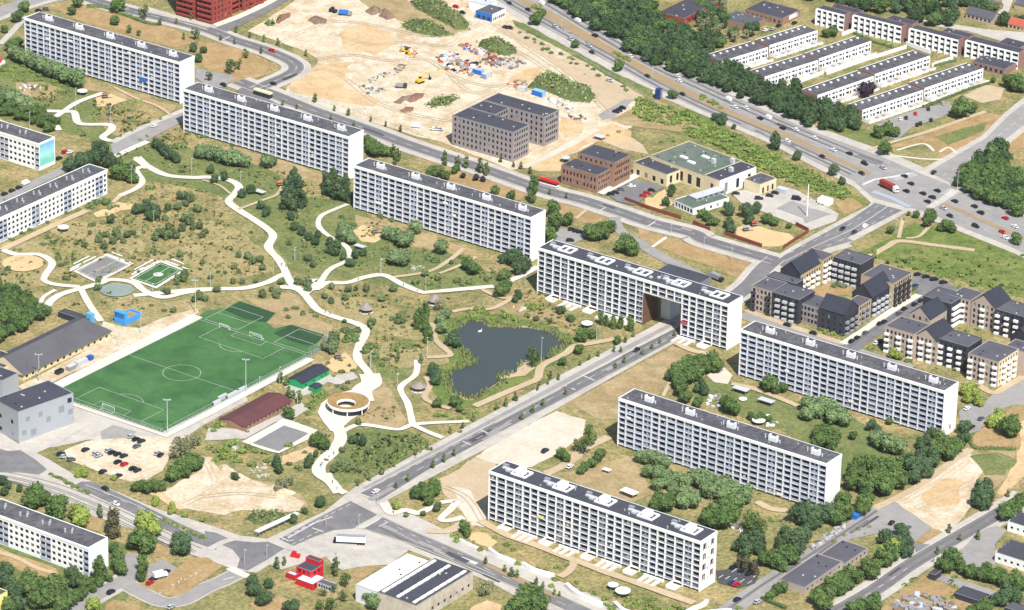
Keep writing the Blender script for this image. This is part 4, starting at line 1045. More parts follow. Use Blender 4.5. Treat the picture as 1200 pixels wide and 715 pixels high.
s.wing(Z(500,80,138,254),Z(500,80,470,346),Z(500,80,555,303),17.5,M_BRICKDK,M_FELT2,(14,1.3,5,3.25,1.6,1.9),(6,1.4,5,3.25,1.6,1.9))
s.wing(Z(500,80,308,171),Z(500,80,640,262),Z(500,80,718,224),17.5,M_BRICKDK,M_FELT2,(12,1.3,5,3.25,1.6,1.9),(6,1.5,5,3.25,1.6,1.9))
s.wing(Z(500,80,230,210),Z(500,80,370,250),Z(500,80,448,214),17.2,M_BRICKDK,M_FELT2,None,(5,1.5,5,3.25,1.6,1.9))
s=Site('brown_brick_building', 'brown brick building with dark stepped flat roofs beside the small car park', 'building',Z(640,140,75,250),10.5)
s.wing(Z(640,140,75,250),Z(640,140,285,298),Z(640,140,372,264),10.5,M_BRICKBR,M_FELT2,(10,1.2,2,4.2,2.0,2.2),(6,1.2,3,3.2,1.4,1.6))
s.wing(Z(640,140,165,182),Z(640,140,375,232),Z(640,140,484,192),14.5,M_BRICKBR,M_FELT2,(7,1.2,1,3.2,11.4,1.7),(8,1.3,3,3.6,3.2,2.0))
SV=(Z(760,130,386,376),Z(760,130,585,300))
s=Site('school_hall', 'large school hall with a mossy green flat roof and cream walls', 'school',Z(640,140,560,192),9,None,SV)
s.wing(Z(640,140,560,195),Z(640,140,855,300),Z(640,140,1048,216),9,M_CREAM,M_ROOFGRN,(6,3.0,1,4,1,5.5),None)
s.wing(Z(760,130,300,346),Z(760,130,386,376),Z(760,130,585,300),9.3,M_CREAM,M_FELT2,(1,2.0,1,4,2,4),(3,2.6,1,4,1.2,5.5),sidem=M_WHITE)
s.wing(Z(640,140,470,230),Z(640,140,655,297),Z(640,140,737,266),7.2,M_CREAM,M_FELT2,(4,2.4,1,3,.6,3),(2,2.0,1,4,1.5,4.2))
for x,y in ((745,205),(785,232),(862,203)):
 p=G(*Z(640,140,x,y),9.1); d=s.loc(Z(640,140,x,y),p.z); b=MB(); b.box(d.x-2.4,d.x+2.4,d.y-.9,d.y+.9,8.83,9.6,M_WHITEP); b.build('rooflight',s.t)
for x,y in ((905,225),(1007,225),(1000,272)):
 p=G(*Z(640,140,x,y),10); d=s.loc(Z(640,140,x,y),p.z); b=MB(); b.box(d.x-1.1,d.x+1.1,d.y-1.0,d.y+1.0,8.8,11.4,M_LGREY); b.build('roof_plant',s.t)
s=Site('school_pavilion', 'cream flat-roofed cube at the end of the school beside parked cars', 'building',Z(760,130,515,366),6.2,None,SV)
s.wing(Z(760,130,515,366),Z(760,130,605,396),Z(760,130,695,362),6.2,M_CREAM,M_FELT,None,(3,1.6,1,3,.3,3.4))
s=Site('glass_fronted_hut', 'low school wing with a mossy roof and dark glass front', 'building',Z(760,130,125,482),4,None,(Z(760,130,255,522),Z(760,130,455,460)))
s.wing(Z(760,130,125,482),Z(760,130,255,522),Z(760,130,455,465),4,M_WHITE,M_ROOFGRN,(6,1.8,1,3,.5,2.4),(5,1.6,1,3,.8,1.6))
s.wing(Z(760,130,205,455),Z(760,130,262,475),Z(760,130,400,415),5.4,M_GREY,M_LGREY,None,(5,2,1,1,4.2,.9))
s=Site('red_brick_tower', 'red brick apartment tower with stacked dark balconies at the top edge', 'apartment block',Z(120,0,415,70),0.0)
tw=Z(120,0,600,132)
s.wing(Z(120,0,415,72),tw,Z(120,0,900,6),0.01,M_BRICKRD) if False else None
a,b_,c_=s.loc(Z(120,0,410,75),0),s.loc(tw,0),s.loc(Z(120,0,900,8),0)
Lx,Dy=b_.x-a.x,c_.y-b_.y
wing(s.t,0,b_.y,Lx*.5,24,34,M_BRICKRD,M_FELT2,(3,2.6,10,3.2,1.6,2.2),None,bal=dict(front=(1,0,0),m=M_BRICKRD))
wing(s.t,Lx*.5+2.2,b_.y,Lx*.5-2.2,18,34,M_BRICKRD,M_FELT2,(3,2.4,10,3.2,1.6,2.2),(5,1.3,10,3.2,1.6,1.8),bal=dict(front=(1,0,0),m=M_BRICKRD))
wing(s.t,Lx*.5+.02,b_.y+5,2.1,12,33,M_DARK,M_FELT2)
wing(s.t,Lx-12,b_.y+18.02,9,Dy-40,30,M_BRICKRD,M_FELT2,None,(6,1.5,9,3.2,1.6,2.2),bal=dict(side=(2,0,0),m=M_BRICKRD))
wing(s.t,Lx-12,b_.y+Dy-21.9,12,22,30,M_BRICKRD,M_FELT2,(3,2,9,3.2,1.6,2),(6,1.5,9,3.2,1.6,1.9),bal=dict(side=(3,1,0),m=M_BRICKRD))
WB=dict(m=M_LGREY)
q1=lambda x,y: Z(860,270,x,y)
s=Site('courtyard_block', 'dark brick courtyard block with steep black gables beside the big junction', 'apartment block',q1(95,297),13.5)
s.wing(q1(95,297),q1(207,331),q1(283,281),13.5,M_BRICKBG,M_FELT3,(5,1.4,4,3.1,1.2,2),None,bal=dict(front=(4,0,0),m=M_NAVY))
s.wing(q1(208,332),q1(352,377),q1(428,325),13.3,M_NAVY,M_FELT3,(7,1.4,4,3.1,1.2,2),(3,1.4,4,3.1,1.2,2),bal=dict(front=(2,1,0),m=M_LGREY))
s.wing(q1(180,243),q1(335,290),q1(372,265),13.1,M_NAVY,M_FELT3)
s.wing(q1(353,390),q1(461,422),q1(535,372),10.4,M_BRICKBG,M_FELT3,(5,1.5,3,3.1,1.2,2),None,frontm=M_BRICKDK)
s.wing(q1(462,418),q1(600,458),q1(675,412),11.5,M_NAVY,M_ROOFDK,(4,1.1,3,3.1,1.2,1.8),(5,1.4,3,3.1,1.2,2), 'u',5.5,bal=dict(side=(2,0,0),m=M_GREY))
s.wing(q1(600,390),q1(677,412),q1(745,370),10.2,M_BRICKYL,M_FELT3,None,(5,1.5,3,3.1,1.2,2),bal=dict(side=(2,1,0),m=M_GREY))
s.wing(q1(640,332),q1(746,364),q1(860,297),11.0,M_NAVY,M_ROOFDK,(3,1.2,3,3.1,1.2,1.8),(9,1.4,3,3.1,1.2,2), 'v',6,bal=dict(side=(2,0,0),m=M_LGREY))
s.wing(q1(690,238),q1(861,290),q1(970,228),13.2,M_BRICKYL,M_FELT3,None,(8,1.5,4,3.1,1.2,2),bal=dict(side=(2,0,0),m=M_NAVY))
s.wing(q1(540,141),q1(685,186),q1(755,143),13.4,M_NAVY,M_FELT3,(8,1.5,4,3.1,1.2,2),None,bal=dict(front=(2,0,0),m=M_LGREY))
s.wing(q1(360,125),q1(480,163),q1(540,128),13.2,M_BRICKYL,M_FELT3,None,(4,1.5,4,3.1,1.2,2),bal=dict(side=(2,0,0),m=M_WHITEP))
s.wing(q1(255,206),q1(358,240),q1(476,171),11.4,M_BRICKYL,M_ROOFDK,(3,1.1,3,3.1,1.2,1.8),(8,1.5,3,3.1,1.2,2), 'v',5.5,bal=dict(side=(2,0,0),m=M_WHITEP),frontm=M_NAVY)
q2=lambda x,y: Z(960,320,x,y)
s=Site('gabled_terrace', 'beige and black gabled apartment terrace with white balconies behind the slab block', 'apartment block',q2(355,284),14)
bw=dict(front=(2,1,0),side=(2,0,0),m=M_WHITEP)
sp=lambda n: (n,1.3,4,3.1,1.3,1.9)
s.wing(q2(355,284),q2(515,331),q2(597,276),14,M_BRICKBG,M_FELT3,sp(7),None,bal=dict(front=(3,0,0),m=M_WHITEP))
s.wing(q2(516,337),q2(640,372),q2(715,308),12.6,M_BRICKBG,M_ROOFDK,sp(5),(5,1.3,3,3.1,1.3,1.9), 'v',5,bal=bw)
s.wing(q2(645,352),q2(805,400),q2(885,352),13.8,M_NAVY,M_FELT3,sp(6),sp(4),bal=dict(front=(2,0,0),m=M_WHITEP))
s.wing(q2(806,432),q2(970,482),q2(1092,413),13.5,M_BRICKBG,M_FELT3,sp(7),sp(7),bal=dict(front=(3,0,0),side=(2,1,0),m=M_WHITEP),sidem=M_CREAM)
s.wing(q2(490,217),q2(600,252),q2(694,197),12.6,M_BRICKBG,M_ROOFDK,sp(3),(5,1.3,3,3.1,1.3,1.9), 'v',5)
s.wing(q2(570,118),q2(705,172),q2(788,122),13.4,M_NAVY,M_FELT3,None,sp(5),bal=dict(side=(1,0,0),m=M_WHITEP))
s.wing(q2(705,118),q2(815,150),q2(888,104),13.2,M_BRICKBG,M_FELT3,sp(5),None,bal=dict(front=(3,0,0),m=M_WHITEP))
s.wing(q2(820,157),q2(955,190),q2(1035,137),12.6,M_BRICKBG,M_ROOFDK,sp(5),None, 'v',5.5,bal=dict(front=(3,2,0),m=M_WHITEP))
s.wing(q2(952,192),q2(1110,240),q2(1192,190),13.4,M_NAVY,M_FELT3,sp(6),None,bal=dict(front=(2,0,0),m=M_WHITEP))
s.wing(q2(1035,335),q2(1135,365),q2(1200,312),12.2,M_NAVY,M_ROOFDK,None,None, 'v',5)
s.wing(q2(1000,395),q2(1115,430),q2(1180,390),13.0,M_BRICKBG,M_FELT3,None,sp(4),bal=dict(side=(2,0,0),m=M_WHITEP))
def terrace(label,A,Bp,back,h=6.4,n=9):
 """two-storey row: +U front runs from A (near end) to Bp (far end); back = roof corner behind A"""
 a,b_,c_=G(*A,h),G(*Bp,h),G(*back,h)
 tv=(b_-a).normalized(); tu=Vector((tv.y,-tv.x,0))
 D=max(9.5,(a-c_).dot(tu)); L=(b_-a).length; o=a-tu*D
 t=thing('terrace_row',(o.x,o.y,0),math.atan2(tu.y,tu.x),label, 'terraced houses', 'white two-storey terrace rows')
 s_=L/n
 rows=[(.4,2.5),(3.7,4.9)]; cols=[]
 for i in range(n): cols+=[(i*s_+.5,i*s_+s_*.52),(i*s_+s_*.62,i*s_+s_*.88)]
 w=facade(t, 'wall',(D,0,0),math.pi/2,L,0,rows,cols,M_WHITE,.35,h)
 b=MB(); b.box(0,D-.36,0,.3,0,h-.002,M_BRICKPK); b.box(0,D-.36,L-.3,L,0,h-.002,M_BRICKPK); b.box(0,.3,.31,L-.31,0,h-.002,M_WHITE); b.build('rear_wall',t)
 b=MB(); b.box(.31,D-.36,.31,L-.31,h-.5,h-.15,M_FELT); b.build('roof',t)
 for i in range(n):
  b=MB(); b.box(D*.25,D*.25+1.3,i*s_+s_*.4,i*s_+s_*.4+1.0,h-.15,h+.55,M_WHITEP); b.build('skylight',t)
  b=MB(); b.box(D+.05,D+5.5,i*s_,i*s_+.18,0,1.9,M_WHITE); b.box(D+5.51,D+5.7,i*s_,i*s_+s_*.8,0,1.3,M_WHITE); b.build('garden_wall',t)
  b=MB(); b.box(D+.05,D+5.4,i*s_+.2,i*s_+s_-.02,0,.12,(M_PAVE,M_COURT,M_DRY,M_PAVE,M_GRAVEL)[i % 5]); b.build('patio',t)
  if i % 2==0:
   b=MB(); b.box(D+1.5,D+3.2,i*s_+1.2,i*s_+3.0,.13,.9,M_DARK if i % 4 else M_GREY); b.build('patio_shed',t)
z8=lambda x,y: Z(800,0,x,y)
z9=lambda x,y: Z(960,0,x,y)
terrace('near half of the white terrace row furthest up beside the highway trees',z8(215,332),z8(462,256),z8(118,298),n=7)
terrace('far half of the white terrace row furthest up, by the parked cars',z8(470,246),z8(730,165),z8(385,216),n=8)
terrace('near half of the second white terrace row, just behind the highway trees',z8(445,416),z8(732,326),z8(350,384),n=8)
terrace('far half of the second white terrace row, with a long garden wall',z8(738,318),z8(1020,222),z8(655,288),n=8)
terrace('near half of the third white terrace row, with a purple tree in front',z8(730,516),z8(1033,412),z8(645,482),n=8)
terrace('far half of the third white terrace row',z9(302,402),z9(600,302),z9(212,370),n=8)
terrace('near half of the white terrace row above the resident car park',z9(235,596),z9(563,487),z9(148,565),n=9)
terrace('far half of the white terrace row above the resident car park',z9(570,478),z9(888,370),z9(482,445),n=9)
def tall_terrace(label,FL,FR,BR,h,n,deep=1.0):
 a,b_,c_=G(*FL,h),G(*FR,h),G(*BR,h); L=(b_-a).dot(BU); D=(c_-b_).dot(BV)*deep
 t=thing('gallery_terrace',(a.x,a.y,0),TH,label, 'apartment block', 'three-storey terraces with white bays')
 s_=L/n; rows=[(.5+i*3.2,2.9+i*3.2) for i in range(3)]; cols=[(i*s_+.45,(i+1)*s_-.1) for i in range(n)]
 w=facade(t, 'wall',(0,0,0),0,L,0,rows,cols,M_WHITE,.5,h,gdepth=1.1)
 for i in range(n):
  for k in range(3): piece('balcony',M_WHITEP,w,i*s_+.45,(i+1)*s_-.1,.05,.13,.5+k*3.2,1.4+k*3.2)
  piece('bay_pier',M_WHITE,w,i*s_-.1,i*s_+.4,-1.2,-.01,0,h-.3)
 b=MB(); b.box(L-.35,L,.51,D,0,h,M_BRICKPK); b.box(0,.35,.51,D,0,h,M_BRICKPK); b.box(.36,L-.36,D-.3,D,0,h-.01,M_BRICKPK); b.box(.36,L-.36,1.21,1.3,0,h-.4,M_LOGGIA); b.build('side_wall',t)
 b=MB(); b.box(.36,L-.36,.51,D-.31,h-.4,h-.12,M_FELT2); b.build('roof',t)
tall_terrace('first three-storey white-bayed terrace with a brick end, next to the treeline',z8(725,45),z8(866,86),z8(906,70),10.2,5)
tall_terrace('second three-storey white-bayed terrace along the garden walls',z9(185,80),z9(431,152),z9(476,140),10.2,8,1.0)
tall_terrace('third three-storey white-bayed terrace behind the sunken garden',z9(490,152),z9(735,226),z9(785,212),10.2,8)
tall_terrace('last three-storey white-bayed terrace towards the lane',z9(795,216),z9(1050,302),z9(1106,285),10.2,8)
def low_house(name,label,cat,FL,FR,BR,h,m,roof,front=None,side=None,kind='flat',rh=2,group=None,frontm=None):
 s=Site(name,label,cat,FL,h,group); s.wing(FL,FR,BR,h,m,roof,front,side,kind,rh,frontm=frontm); return s
low_house('community_house', 'dark flat-roofed building joined to the end of the three-storey terraces', 'building',z9(845,320),z9(985,385),z9(1075,352),4,M_BRICKPK,M_FELT2,(6,1.6,1,3,.6,2.2),None)
low_house('deep_roofed_wing', 'dark flat roof behind the second three-storey terrace', 'building',z9(60,38),z9(205,75),z9(262,62),9,M_BRICKPK,M_FELT2)
low_house('deep_roofed_wing', 'dark flat roof behind the third three-storey terrace', 'building',z9(365,98),z9(500,135),z9(548,120),9,M_BRICKPK,M_FELT2)
low_house('deep_roofed_wing', 'dark flat roof behind the last three-storey terrace', 'building',z9(665,165),z9(805,205),z9(850,190),9,M_BRICKPK,M_FELT2)
low_house('garage', 'dark flat garage roof beside the turning court at the right edge', 'garage',z9(965,230),z9(1075,265),z9(1140,238),3,M_BRICKPK,M_FELT2)
low_house('bungalow', 'grey-roofed bungalow among trees at the top right', 'house',z9(778,80),z9(950,100),z9(985,75),3.2,M_BRICKBG,M_FELT3,(6,1.6,1,3,.9,1.5),None, 'u',3)
low_house('bungalow', 'red-roofed house with a yellow front at the right edge', 'house',z9(1018,128),z9(1115,148),z9(1145,128),3.2,M_BRICKYL,mat('red_tile_roof',srgb(176,92,74),srgb(160,82,66),None,.1,.5,2,(.4,.4,.1)),(4,1.6,1,3,.9,1.5),None, 'u',3)
low_house('bungalow', 'small white house under the trees near the top right corner', 'house',z9(900,25),z9(965,40),z9(1000,25),3,M_BRICKBR,M_FELT3,None,None, 'u',2)
low_house('small_house', 'brown roofed house by the top right corner', 'house',z9(1055,20),z9(1110,35),z9(1150,10),3,M_BRICKYL,M_FELT3,None,None, 'u',2)
low_house('brick_house', 'long brick house with a dark roof beside the highway trees', 'house',Z(580,0,905,55),Z(580,0,1000,110),Z(580,0,1120,0),4.4,M_BRICKRD,M_FELT2,None,(10,1.6,1,3,.8,2))
low_house('flat_institute', 'spread dark flat-roofed building with courtyards above the terraces', 'building',z8(215,92),z8(350,150),z8(430,105),4,M_BRICKBR,M_FELT3)
low_house('flat_institute', 'dark flat-roofed wing beside the white lorry above the terraces', 'building',z8(345,45),z8(530,105),z8(640,60),4.4,M_BRICKBR,M_FELT2,(8,1.4,1,3,1,1.8),None)
low_house('showroom', 'dark-roofed showroom with a blue and white front beside the building site', 'shop',Z(400,0,740,48),Z(400,0,800,85),Z(400,0,905,58),5,M_WHITE,M_FELT3,(3,2.4,1,3,.5,2.2),(6,2,1,3,.4,2),frontm=M_BLUE)
low_house('showroom', 'pale-roofed shed behind the blue-fronted showroom', 'shed',Z(400,0,700,0),Z(400,0,770,35),Z(400,0,850,15),5,M_WHITE,M_LGREY)
def hip_hall(name,label,cat,FL,FR,BR,h,rh,m,roof,roof2):
 """long hall along V: hipped at the far end"""
 a,b_,c_=G(*FL,h),G(*FR,h),G(*BR,h); L=(b_-a).dot(BU); D=(c_-b_).dot(BV)
 t=thing(name,(a.x,a.y,0),TH,label,cat)
 n=int(D/4.5)
 facade(t, 'wall',(L,0,0),math.pi/2,D,0,[(.8,2.3)],cols_even(D,n,1.8,.6),m,.3,h)
 b=MB(); b.box(0,L-.31,0,.3,0,h,m); b.box(0,.3,.31,D-.31,0,h,m); b.box(.31,L-.31,D-.3,D,0,h,m); b.build('rear_wall',t)
 b=MB(); e=.9; xm=L/2; k=rh/(L/2); z=h-e*k*.4
 b.poly([(L+e,-e,z),(L+e,D+e,z),(xm,D-xm*.6,h+rh),(xm,-e,h+rh)],roof2)
 b.poly([(-e,D+e,z),(-e,-e,z),(xm,-e,h+rh),(xm,D-xm*.6,h+rh)],roof)
 b.poly([(L+e,D+e,z),(-e,D+e,z),(xm,D-xm*.6,h+rh)],roof2)
 b.poly([(-e,-e,z),(L+e,-e,z),(xm,-e,h+rh)],m)
 b.poly([(L+e,-e,z-.02),(-e,-e,z-.02),(-e,D+e,z-.02),(L+e,D+e,z-.02)],M_GREY)
 b.build('roof',t); return t
cH=lambda x,y: Z(0,320,x,y)
hip_hall('sports_club_hall', 'long dark hip-roofed club hall beside the football pitch', 'hall',cH(-70,480),cH(105,556),cH(592,326),3.6,6.0,M_CREAM,M_FELT3,mat('purple_slate',srgb(82,80,84),srgb(92,90,94),None,.1,.5,2,(.4,.4,.1)))
s=low_house('club_shed', 'dark flat-roofed shed with a bright blue door at the end of the club hall', 'shed',cH(298,216),cH(470,248),cH(500,228),3,M_NAVY,M_FELT2)
b=MB(); d=s.loc(Z(0,320,488,268),0); b.box(d.x-1.6,d.x+1.8,d.y-1.2,d.y+1.2,0,5.2,flat('sky_blue_paint',srgb(96,168,214),.6)); b.build('blue_door_box',s.t)
cM=lambda x,y: Z(0,420,x,y)
hM=height_of(cM(100,290)[0],cM(100,290)[1],cM(100,458)[1])
s=Site('metal_clad_hall', 'tall silver metal-clad hall at the corner of the football pitch', 'building',cM(-200,190),hM,None,(cM(98,290),cM(396,186)))
FRm,BRm=cM(98,290),cM(396,186)
a,b_,c_=s.loc(cM(-90,238),hM),s.loc(FRm,hM),s.loc(BRm,hM)
wing(s.t,a.x,b_.y,b_.x-a.x,c_.y-b_.y,hM,M_METAL,M_FELT2,(2,2.2,2,6.5,1.5,2.2),None)
Dm=c_.y-b_.y
for y,z,w,hh,dk in ((Dm*.17,9.5,2.2,2.4,0),(Dm*.40,9.6,2.2,2.6,0),(Dm*.54,5.6,2.4,2.6,0),(Dm*.78,8.0,3.0,3.4,0),(Dm*.93,11.6,2.4,2.4,1),(Dm*.1,3.2,2.4,2.4,0),(Dm*.27,1.6,3.2,3.0,0),(Dm*.94,5.6,2.6,2.6,0)):
 b=MB(); b.box(b_.x+.003,b_.x+.06,b_.y+y-w/2,b_.y+y+w/2,z,z+hh,M_DARK if dk else M_METAL2); b.build('window',s.t)
s=Site('metal_clad_annex', 'smaller silver metal-clad annex behind the tall hall at the left edge', 'building',cH(-40,560),10)
s.wing(cH(-120,540),cH(15,580),cH(100,536),10,M_METAL,M_FELT2)
s.wing(cH(-120,470),cH(30,505),cH(72,432),6,M_CREAM,M_FELT2)
def gable_hut(name,label,cat,FL,FR,BR,h,rh,m,roof,openings=None):
 s=Site(name,label,cat,FL,h); s.wing(FL,FR,BR,h,m,roof,None,openings, 'v',rh); return s
cP=lambda x,y: Z(240,400,x,y)
gable_hut('changing_room', 'long maroon-roofed changing building beside the football pitch', 'building',cP(80,418),cP(205,466),cP(474,325),2.5,1.8,M_BRICKBR,M_MAROON,(12,1.2,1,3,1,1.2))
gable_hut('green_clubhouse', 'bright green clubhouse with a black roof beside the pitch corner', 'building',cP(460,196),cP(515,236),cP(660,160),3.2,1.5,M_GREENP,M_ROOFDK,(6,1.2,1,3,1,1.2))
gable_hut('green_hut', 'small green hut with a black roof next to the green clubhouse', 'hut',cP(566,242),cP(598,258),cP(632,240),2.6,.6,M_GREENP,M_ROOFDK)
def ring_pavilion():
 p=G(*cP(775,330),3.5); t=thing('ring_pavilion',(p.x,p.y,0),0, 'round pavilion with a planted ring roof beside the white plaza', 'pavilion')
 m=mat('planted_roof',srgb(152,120,74),srgb(122,108,66),srgb(168,138,92),.08,.4,1,(.5,.5,.2))
 b=MB(); n=40; R0,R1,dx,dy=10.2,4.2,-.8,-2.4
 def ring(r,z,ox=0,oy=0): return [(ox+r*math.cos(2*math.pi*i/n),oy+r*math.sin(2*math.pi*i/n),z) for i in range(n)]
 A,B_=ring(R0,4.0),ring(R1,4.0,dx,dy); A2,B2=ring(R0-.3,4.25),ring(R1+.3,4.25,dx,dy)
 for i in range(n):
  j=(i+1) % n; b.poly([A2[i],A2[j],B2[j],B2[i]],m)
 b.build('planted_roof',t)
 b=MB(); A0=ring(R0,3.2); B0=ring(R1,3.2,dx,dy)
 for i in range(n):
  j=(i+1) % n
  b.poly([A0[i],A0[j],A[j],A[i]],M_WHITE); b.poly([A[i],A[j],A2[j],A2[i]],M_WHITE); b.poly([B0[j],B0[i],B_[i],B_[j]],M_WHITE); b.poly([B_[j],B_[i],B2[i],B2[j]],M_WHITE); b.poly([A0[j],A0[i],B0[i],B0[j]],M_WHITE)
 b.build('roof_edge',t)
 b=MB(); W0,W1=ring(R0-1.0,.6),ring(R0-1.0,3.19)
 for i in range(n):
  j=(i+1) % n; b.poly([W0[i],W0[j],W1[j],W1[i]],M_GLASS)
 b.build('glazing',t)
 for i in range(0,n,5):
  x,y=(R0-.5)*math.cos(2*math.pi*i/n),(R0-.5)*math.sin(2*math.pi*i/n); piece('column',M_WHITE,t,x-.2,x+.2,y-.2,y+.2,.6,3.2)
ring_pavilion()
cI=lambda x,y: Z(340,560,x,y)
s=Site('white_roofed_shed', 'long shed with a plain white roof next to the dark warehouse', 'shed',cI(335,588),8.2)
s.wing(cI(335,588),cI(490,606),cI(766,437),8.2,M_CONC,M_WHITEP)
s=Site('dark_roofed_warehouse', 'concrete warehouse with a black roof and three strips of rooflights', 'warehouse',cI(493,606),9)
a,b_,c_=s.loc(cI(490,604),9),s.loc(cI(682,692),9),s.loc(cI(1003,508),9)
Lw,Dw=b_.x-a.x,c_.y-b_.y
wing(s.t,a.x,b_.y,Lw,Dw,9,mat('stained_concrete',srgb(188,178,164),srgb(170,160,146),srgb(200,190,174),.06,.3,1.2,(.6,.6,.1)),M_FELT2,None,(9,1.6,1,3,2.2,1.6))
for k in (.10,.47,.88):
 for j in range(8):
  b=MB(); b.box(a.x+Lw*k-.7,a.x+Lw*k+.7,b_.y+1.5+j*(Dw-3)/8,b_.y+1.5+j*(Dw-3)/8+(Dw-3)/8*.86,8.8,9.35,M_WHITEP); b.build('rooflight',s.t)
cR=lambda x,y: Z(960,560,x,y)
def sawtooth(label,FL,FR,BR,h,n):
 s=Site('white_factory',label, 'factory',FL,h); a,b_,c_=s.loc(FL,h),s.loc(FR,h),s.loc(BR,h)
 L,D=b_.x-a.x,c_.y-b_.y
 wing(s.t,a.x,b_.y,L,D,h,M_WHITE,M_LGREY,(int(L/3),1.4,1,3,1.6,1.3),None)
 for k in range(n):
  b=MB(); y0=b_.y+.6+k*(D-1)/n; w=(D-1)/n
  b.poly([(a.x+.4,y0,h+.05),(a.x+L-.4,y0,h+.05),(a.x+L-.4,y0+w*.72,h+1.1),(a.x+.4,y0+w*.72,h+1.1)],M_FELT2)
  b.poly([(a.x+L-.4,y0+w*.72,h+1.1),(a.x+L-.4,y0+w,h+.05),(a.x+.4,y0+w,h+.05),(a.x+.4,y0+w*.72,h+1.1)],M_WHITEP)
  b.poly([(a.x+.4,y0,h+.05),(a.x+.4,y0+w*.72,h+1.1),(a.x+.4,y0+w,h+.05)],M_WHITE); b.poly([(a.x+L-.4,y0,h+.05),(a.x+L-.4,y0+w,h+.05),(a.x+L-.4,y0+w*.72,h+1.1)],M_WHITE)
  b.build('sawtooth_roof',s.t)
sawtooth('white factory with dark sawtooth roofs beside the empty yard',cR(945,405),cR(1200,480),cR(1300,420),5,4)
sawtooth('white factory behind the sawtooth one at the right edge',cR(1015,236),cR(1200,290),cR(1280,245),5,2)
s=low_house('low_store', 'long flat dark-roofed store with white rooflights beside the access road', 'building',Z(800,560,520,545),Z(800,560,660,592),Z(800,560,885,458),3.6,M_BRICKBG,M_FELT3,None,(8,1.4,1,3,1,1.4))
s=low_house('low_store', 'shorter flat dark-roofed store at the upper end of the access road', 'building',Z(800,560,740,415),Z(800,560,880,462),Z(800,560,1020,385),3.4,M_BRICKBG,M_FELT3,None,(5,1.4,1,3,1,1.4))
low_house('garden_shed', 'black shed at the bottom right with a brown earth yard', 'shed',cR(725,622),cR(880,668),cR(935,632),2.8,M_NAVY,M_FELT2)
low_house('tool_hut', 'small black hut beside the road junction at the bottom right', 'hut',cR(590,515),cR(628,525),cR(662,500),3,M_NAVY,M_FELT2)
low_house('yellow_house', 'yellow-walled house at the bottom left corner', 'house',Z(0,560,-60,615),Z(0,560,0,632),Z(0,560,42,608),9,flat('yellow_wall',srgb(240,226,140),.8),M_FELT,None,None)
low_house('garage', 'dark shed roof at the bottom edge near the right', 'garage',cR(1000,700),cR(1100,730),cR(1150,700),3,M_NAVY,M_FELT3)
low_house('brick_house', 'white house with a red roof at the left edge beside the willows', 'house',Z(0,60,-40,50),Z(0,60,8,58),Z(0,60,26,46),3,M_WHITE,mat('red_roof',srgb(186,56,50),None,None),None,None, 'u',1.5)
low_house('garden_house', 'small dark-roofed house inside the wood at the left edge', 'house',cH(-40,190),cH(20,200),cH(62,170),4,M_NAVY,M_FELT3)
cC=lambda x,y: Z(240,560,x,y)
s=Site('red_container_house', 'red house of stacked containers beside the crossroads', 'house',cC(490,540),3)
s.wing(cC(490,545),cC(585,575),cC(665,540),3,M_RED,M_WHITEP,None,(3,1.6,1,3,.6,1.6))
s.wing(cC(490,480),cC(580,505),cC(640,470),6,M_RED,M_FELT2,(3,1.4,1,3,3.6,1.6),(2,1.4,1,3,3.6,1.6))
s.wing(cC(572,412),cC(592,470),cC(638,465),8,M_RED,M_FELT2)
low_house('red_container', 'single red container at the side of the container house', 'container',cC(438,512),cC(488,528),cC(510,515),2.6,M_RED,M_LGREY)
low_house('site_hut', 'pale site huts with a dark roof edge below the red containers', 'hut',cC(590,570),cC(700,580),cC(720,560),3,M_LGREY,M_FELT3,(5,1.3,1,3,.8,1.4),None)
# ------------------------------------------------------------------ trees and shrubs
def leafmat(name,c1,c2,c3,rnd=.12):
 m=mat(name,c1,c2,c3,.9,.25,3.0,(.5,.5,.22),.95,.12,rnd=rnd)
 n=m.node_tree.nodes; b=n['Principled BSDF']
 try: b.inputs['Subsurface Weight'].default_value=0
 except Exception: pass
 return m
def lf(r,g,b):
 v=[x*1.0 for x in srgb(r,g,b)[:3]]; y=.3*v[0]+.6*v[1]+.1*v[2]
 return tuple(y+(x-y)*.92 for x in v)+(1,)
L_WILLOW=leafmat('willow_leaves',lf(108,130,80),lf(94,118,74),lf(122,140,92))
L_BROAD=leafmat('broad_leaves',lf(82,106,54),lf(68,94,48),lf(102,122,60))
L_DARK=leafmat('dark_leaves',lf(72,94,60),lf(60,84,56),lf(86,106,66))
L_FOREST=leafmat('wood_leaves',lf(62,86,52),lf(50,72,47),lf(80,100,58),.22)
L_LIME=leafmat('lime_green_leaves',lf(136,152,62),lf(116,138,54),lf(150,160,76))
L_PINE=leafmat('pine_needles',lf(92,110,68),lf(78,98,60),lf(110,124,80),.2)
L_SCRUB=leafmat('scrub_leaves',lf(116,136,62),lf(98,122,54),lf(136,148,74),.2)
L_SHRUB=leafmat('shrub_leaves',lf(96,114,66),lf(82,102,60),lf(114,128,76),.25)
L_PURPLE=leafmat('purple_leaves',lf(66,52,66),lf(58,46,60),lf(78,60,74))
L_GREY=leafmat('grey_green_leaves',lf(128,132,96),lf(112,118,82),lf(146,144,108))
L_BRONZE=leafmat('bronze_leaves',lf(92,88,62),lf(78,78,56),lf(108,100,74))
M_BARK=mat('bark',srgb(104,88,72),srgb(86,72,60),None,.5,2,6,(.5,.5,.15),1,.05)
def rnd_dir(r):
 z=r.uniform(-1,1); t=r.uniform(0,2*math.pi); s=math.sqrt(1-z*z); return Vector((s*math.cos(t),s*math.sin(t),z))
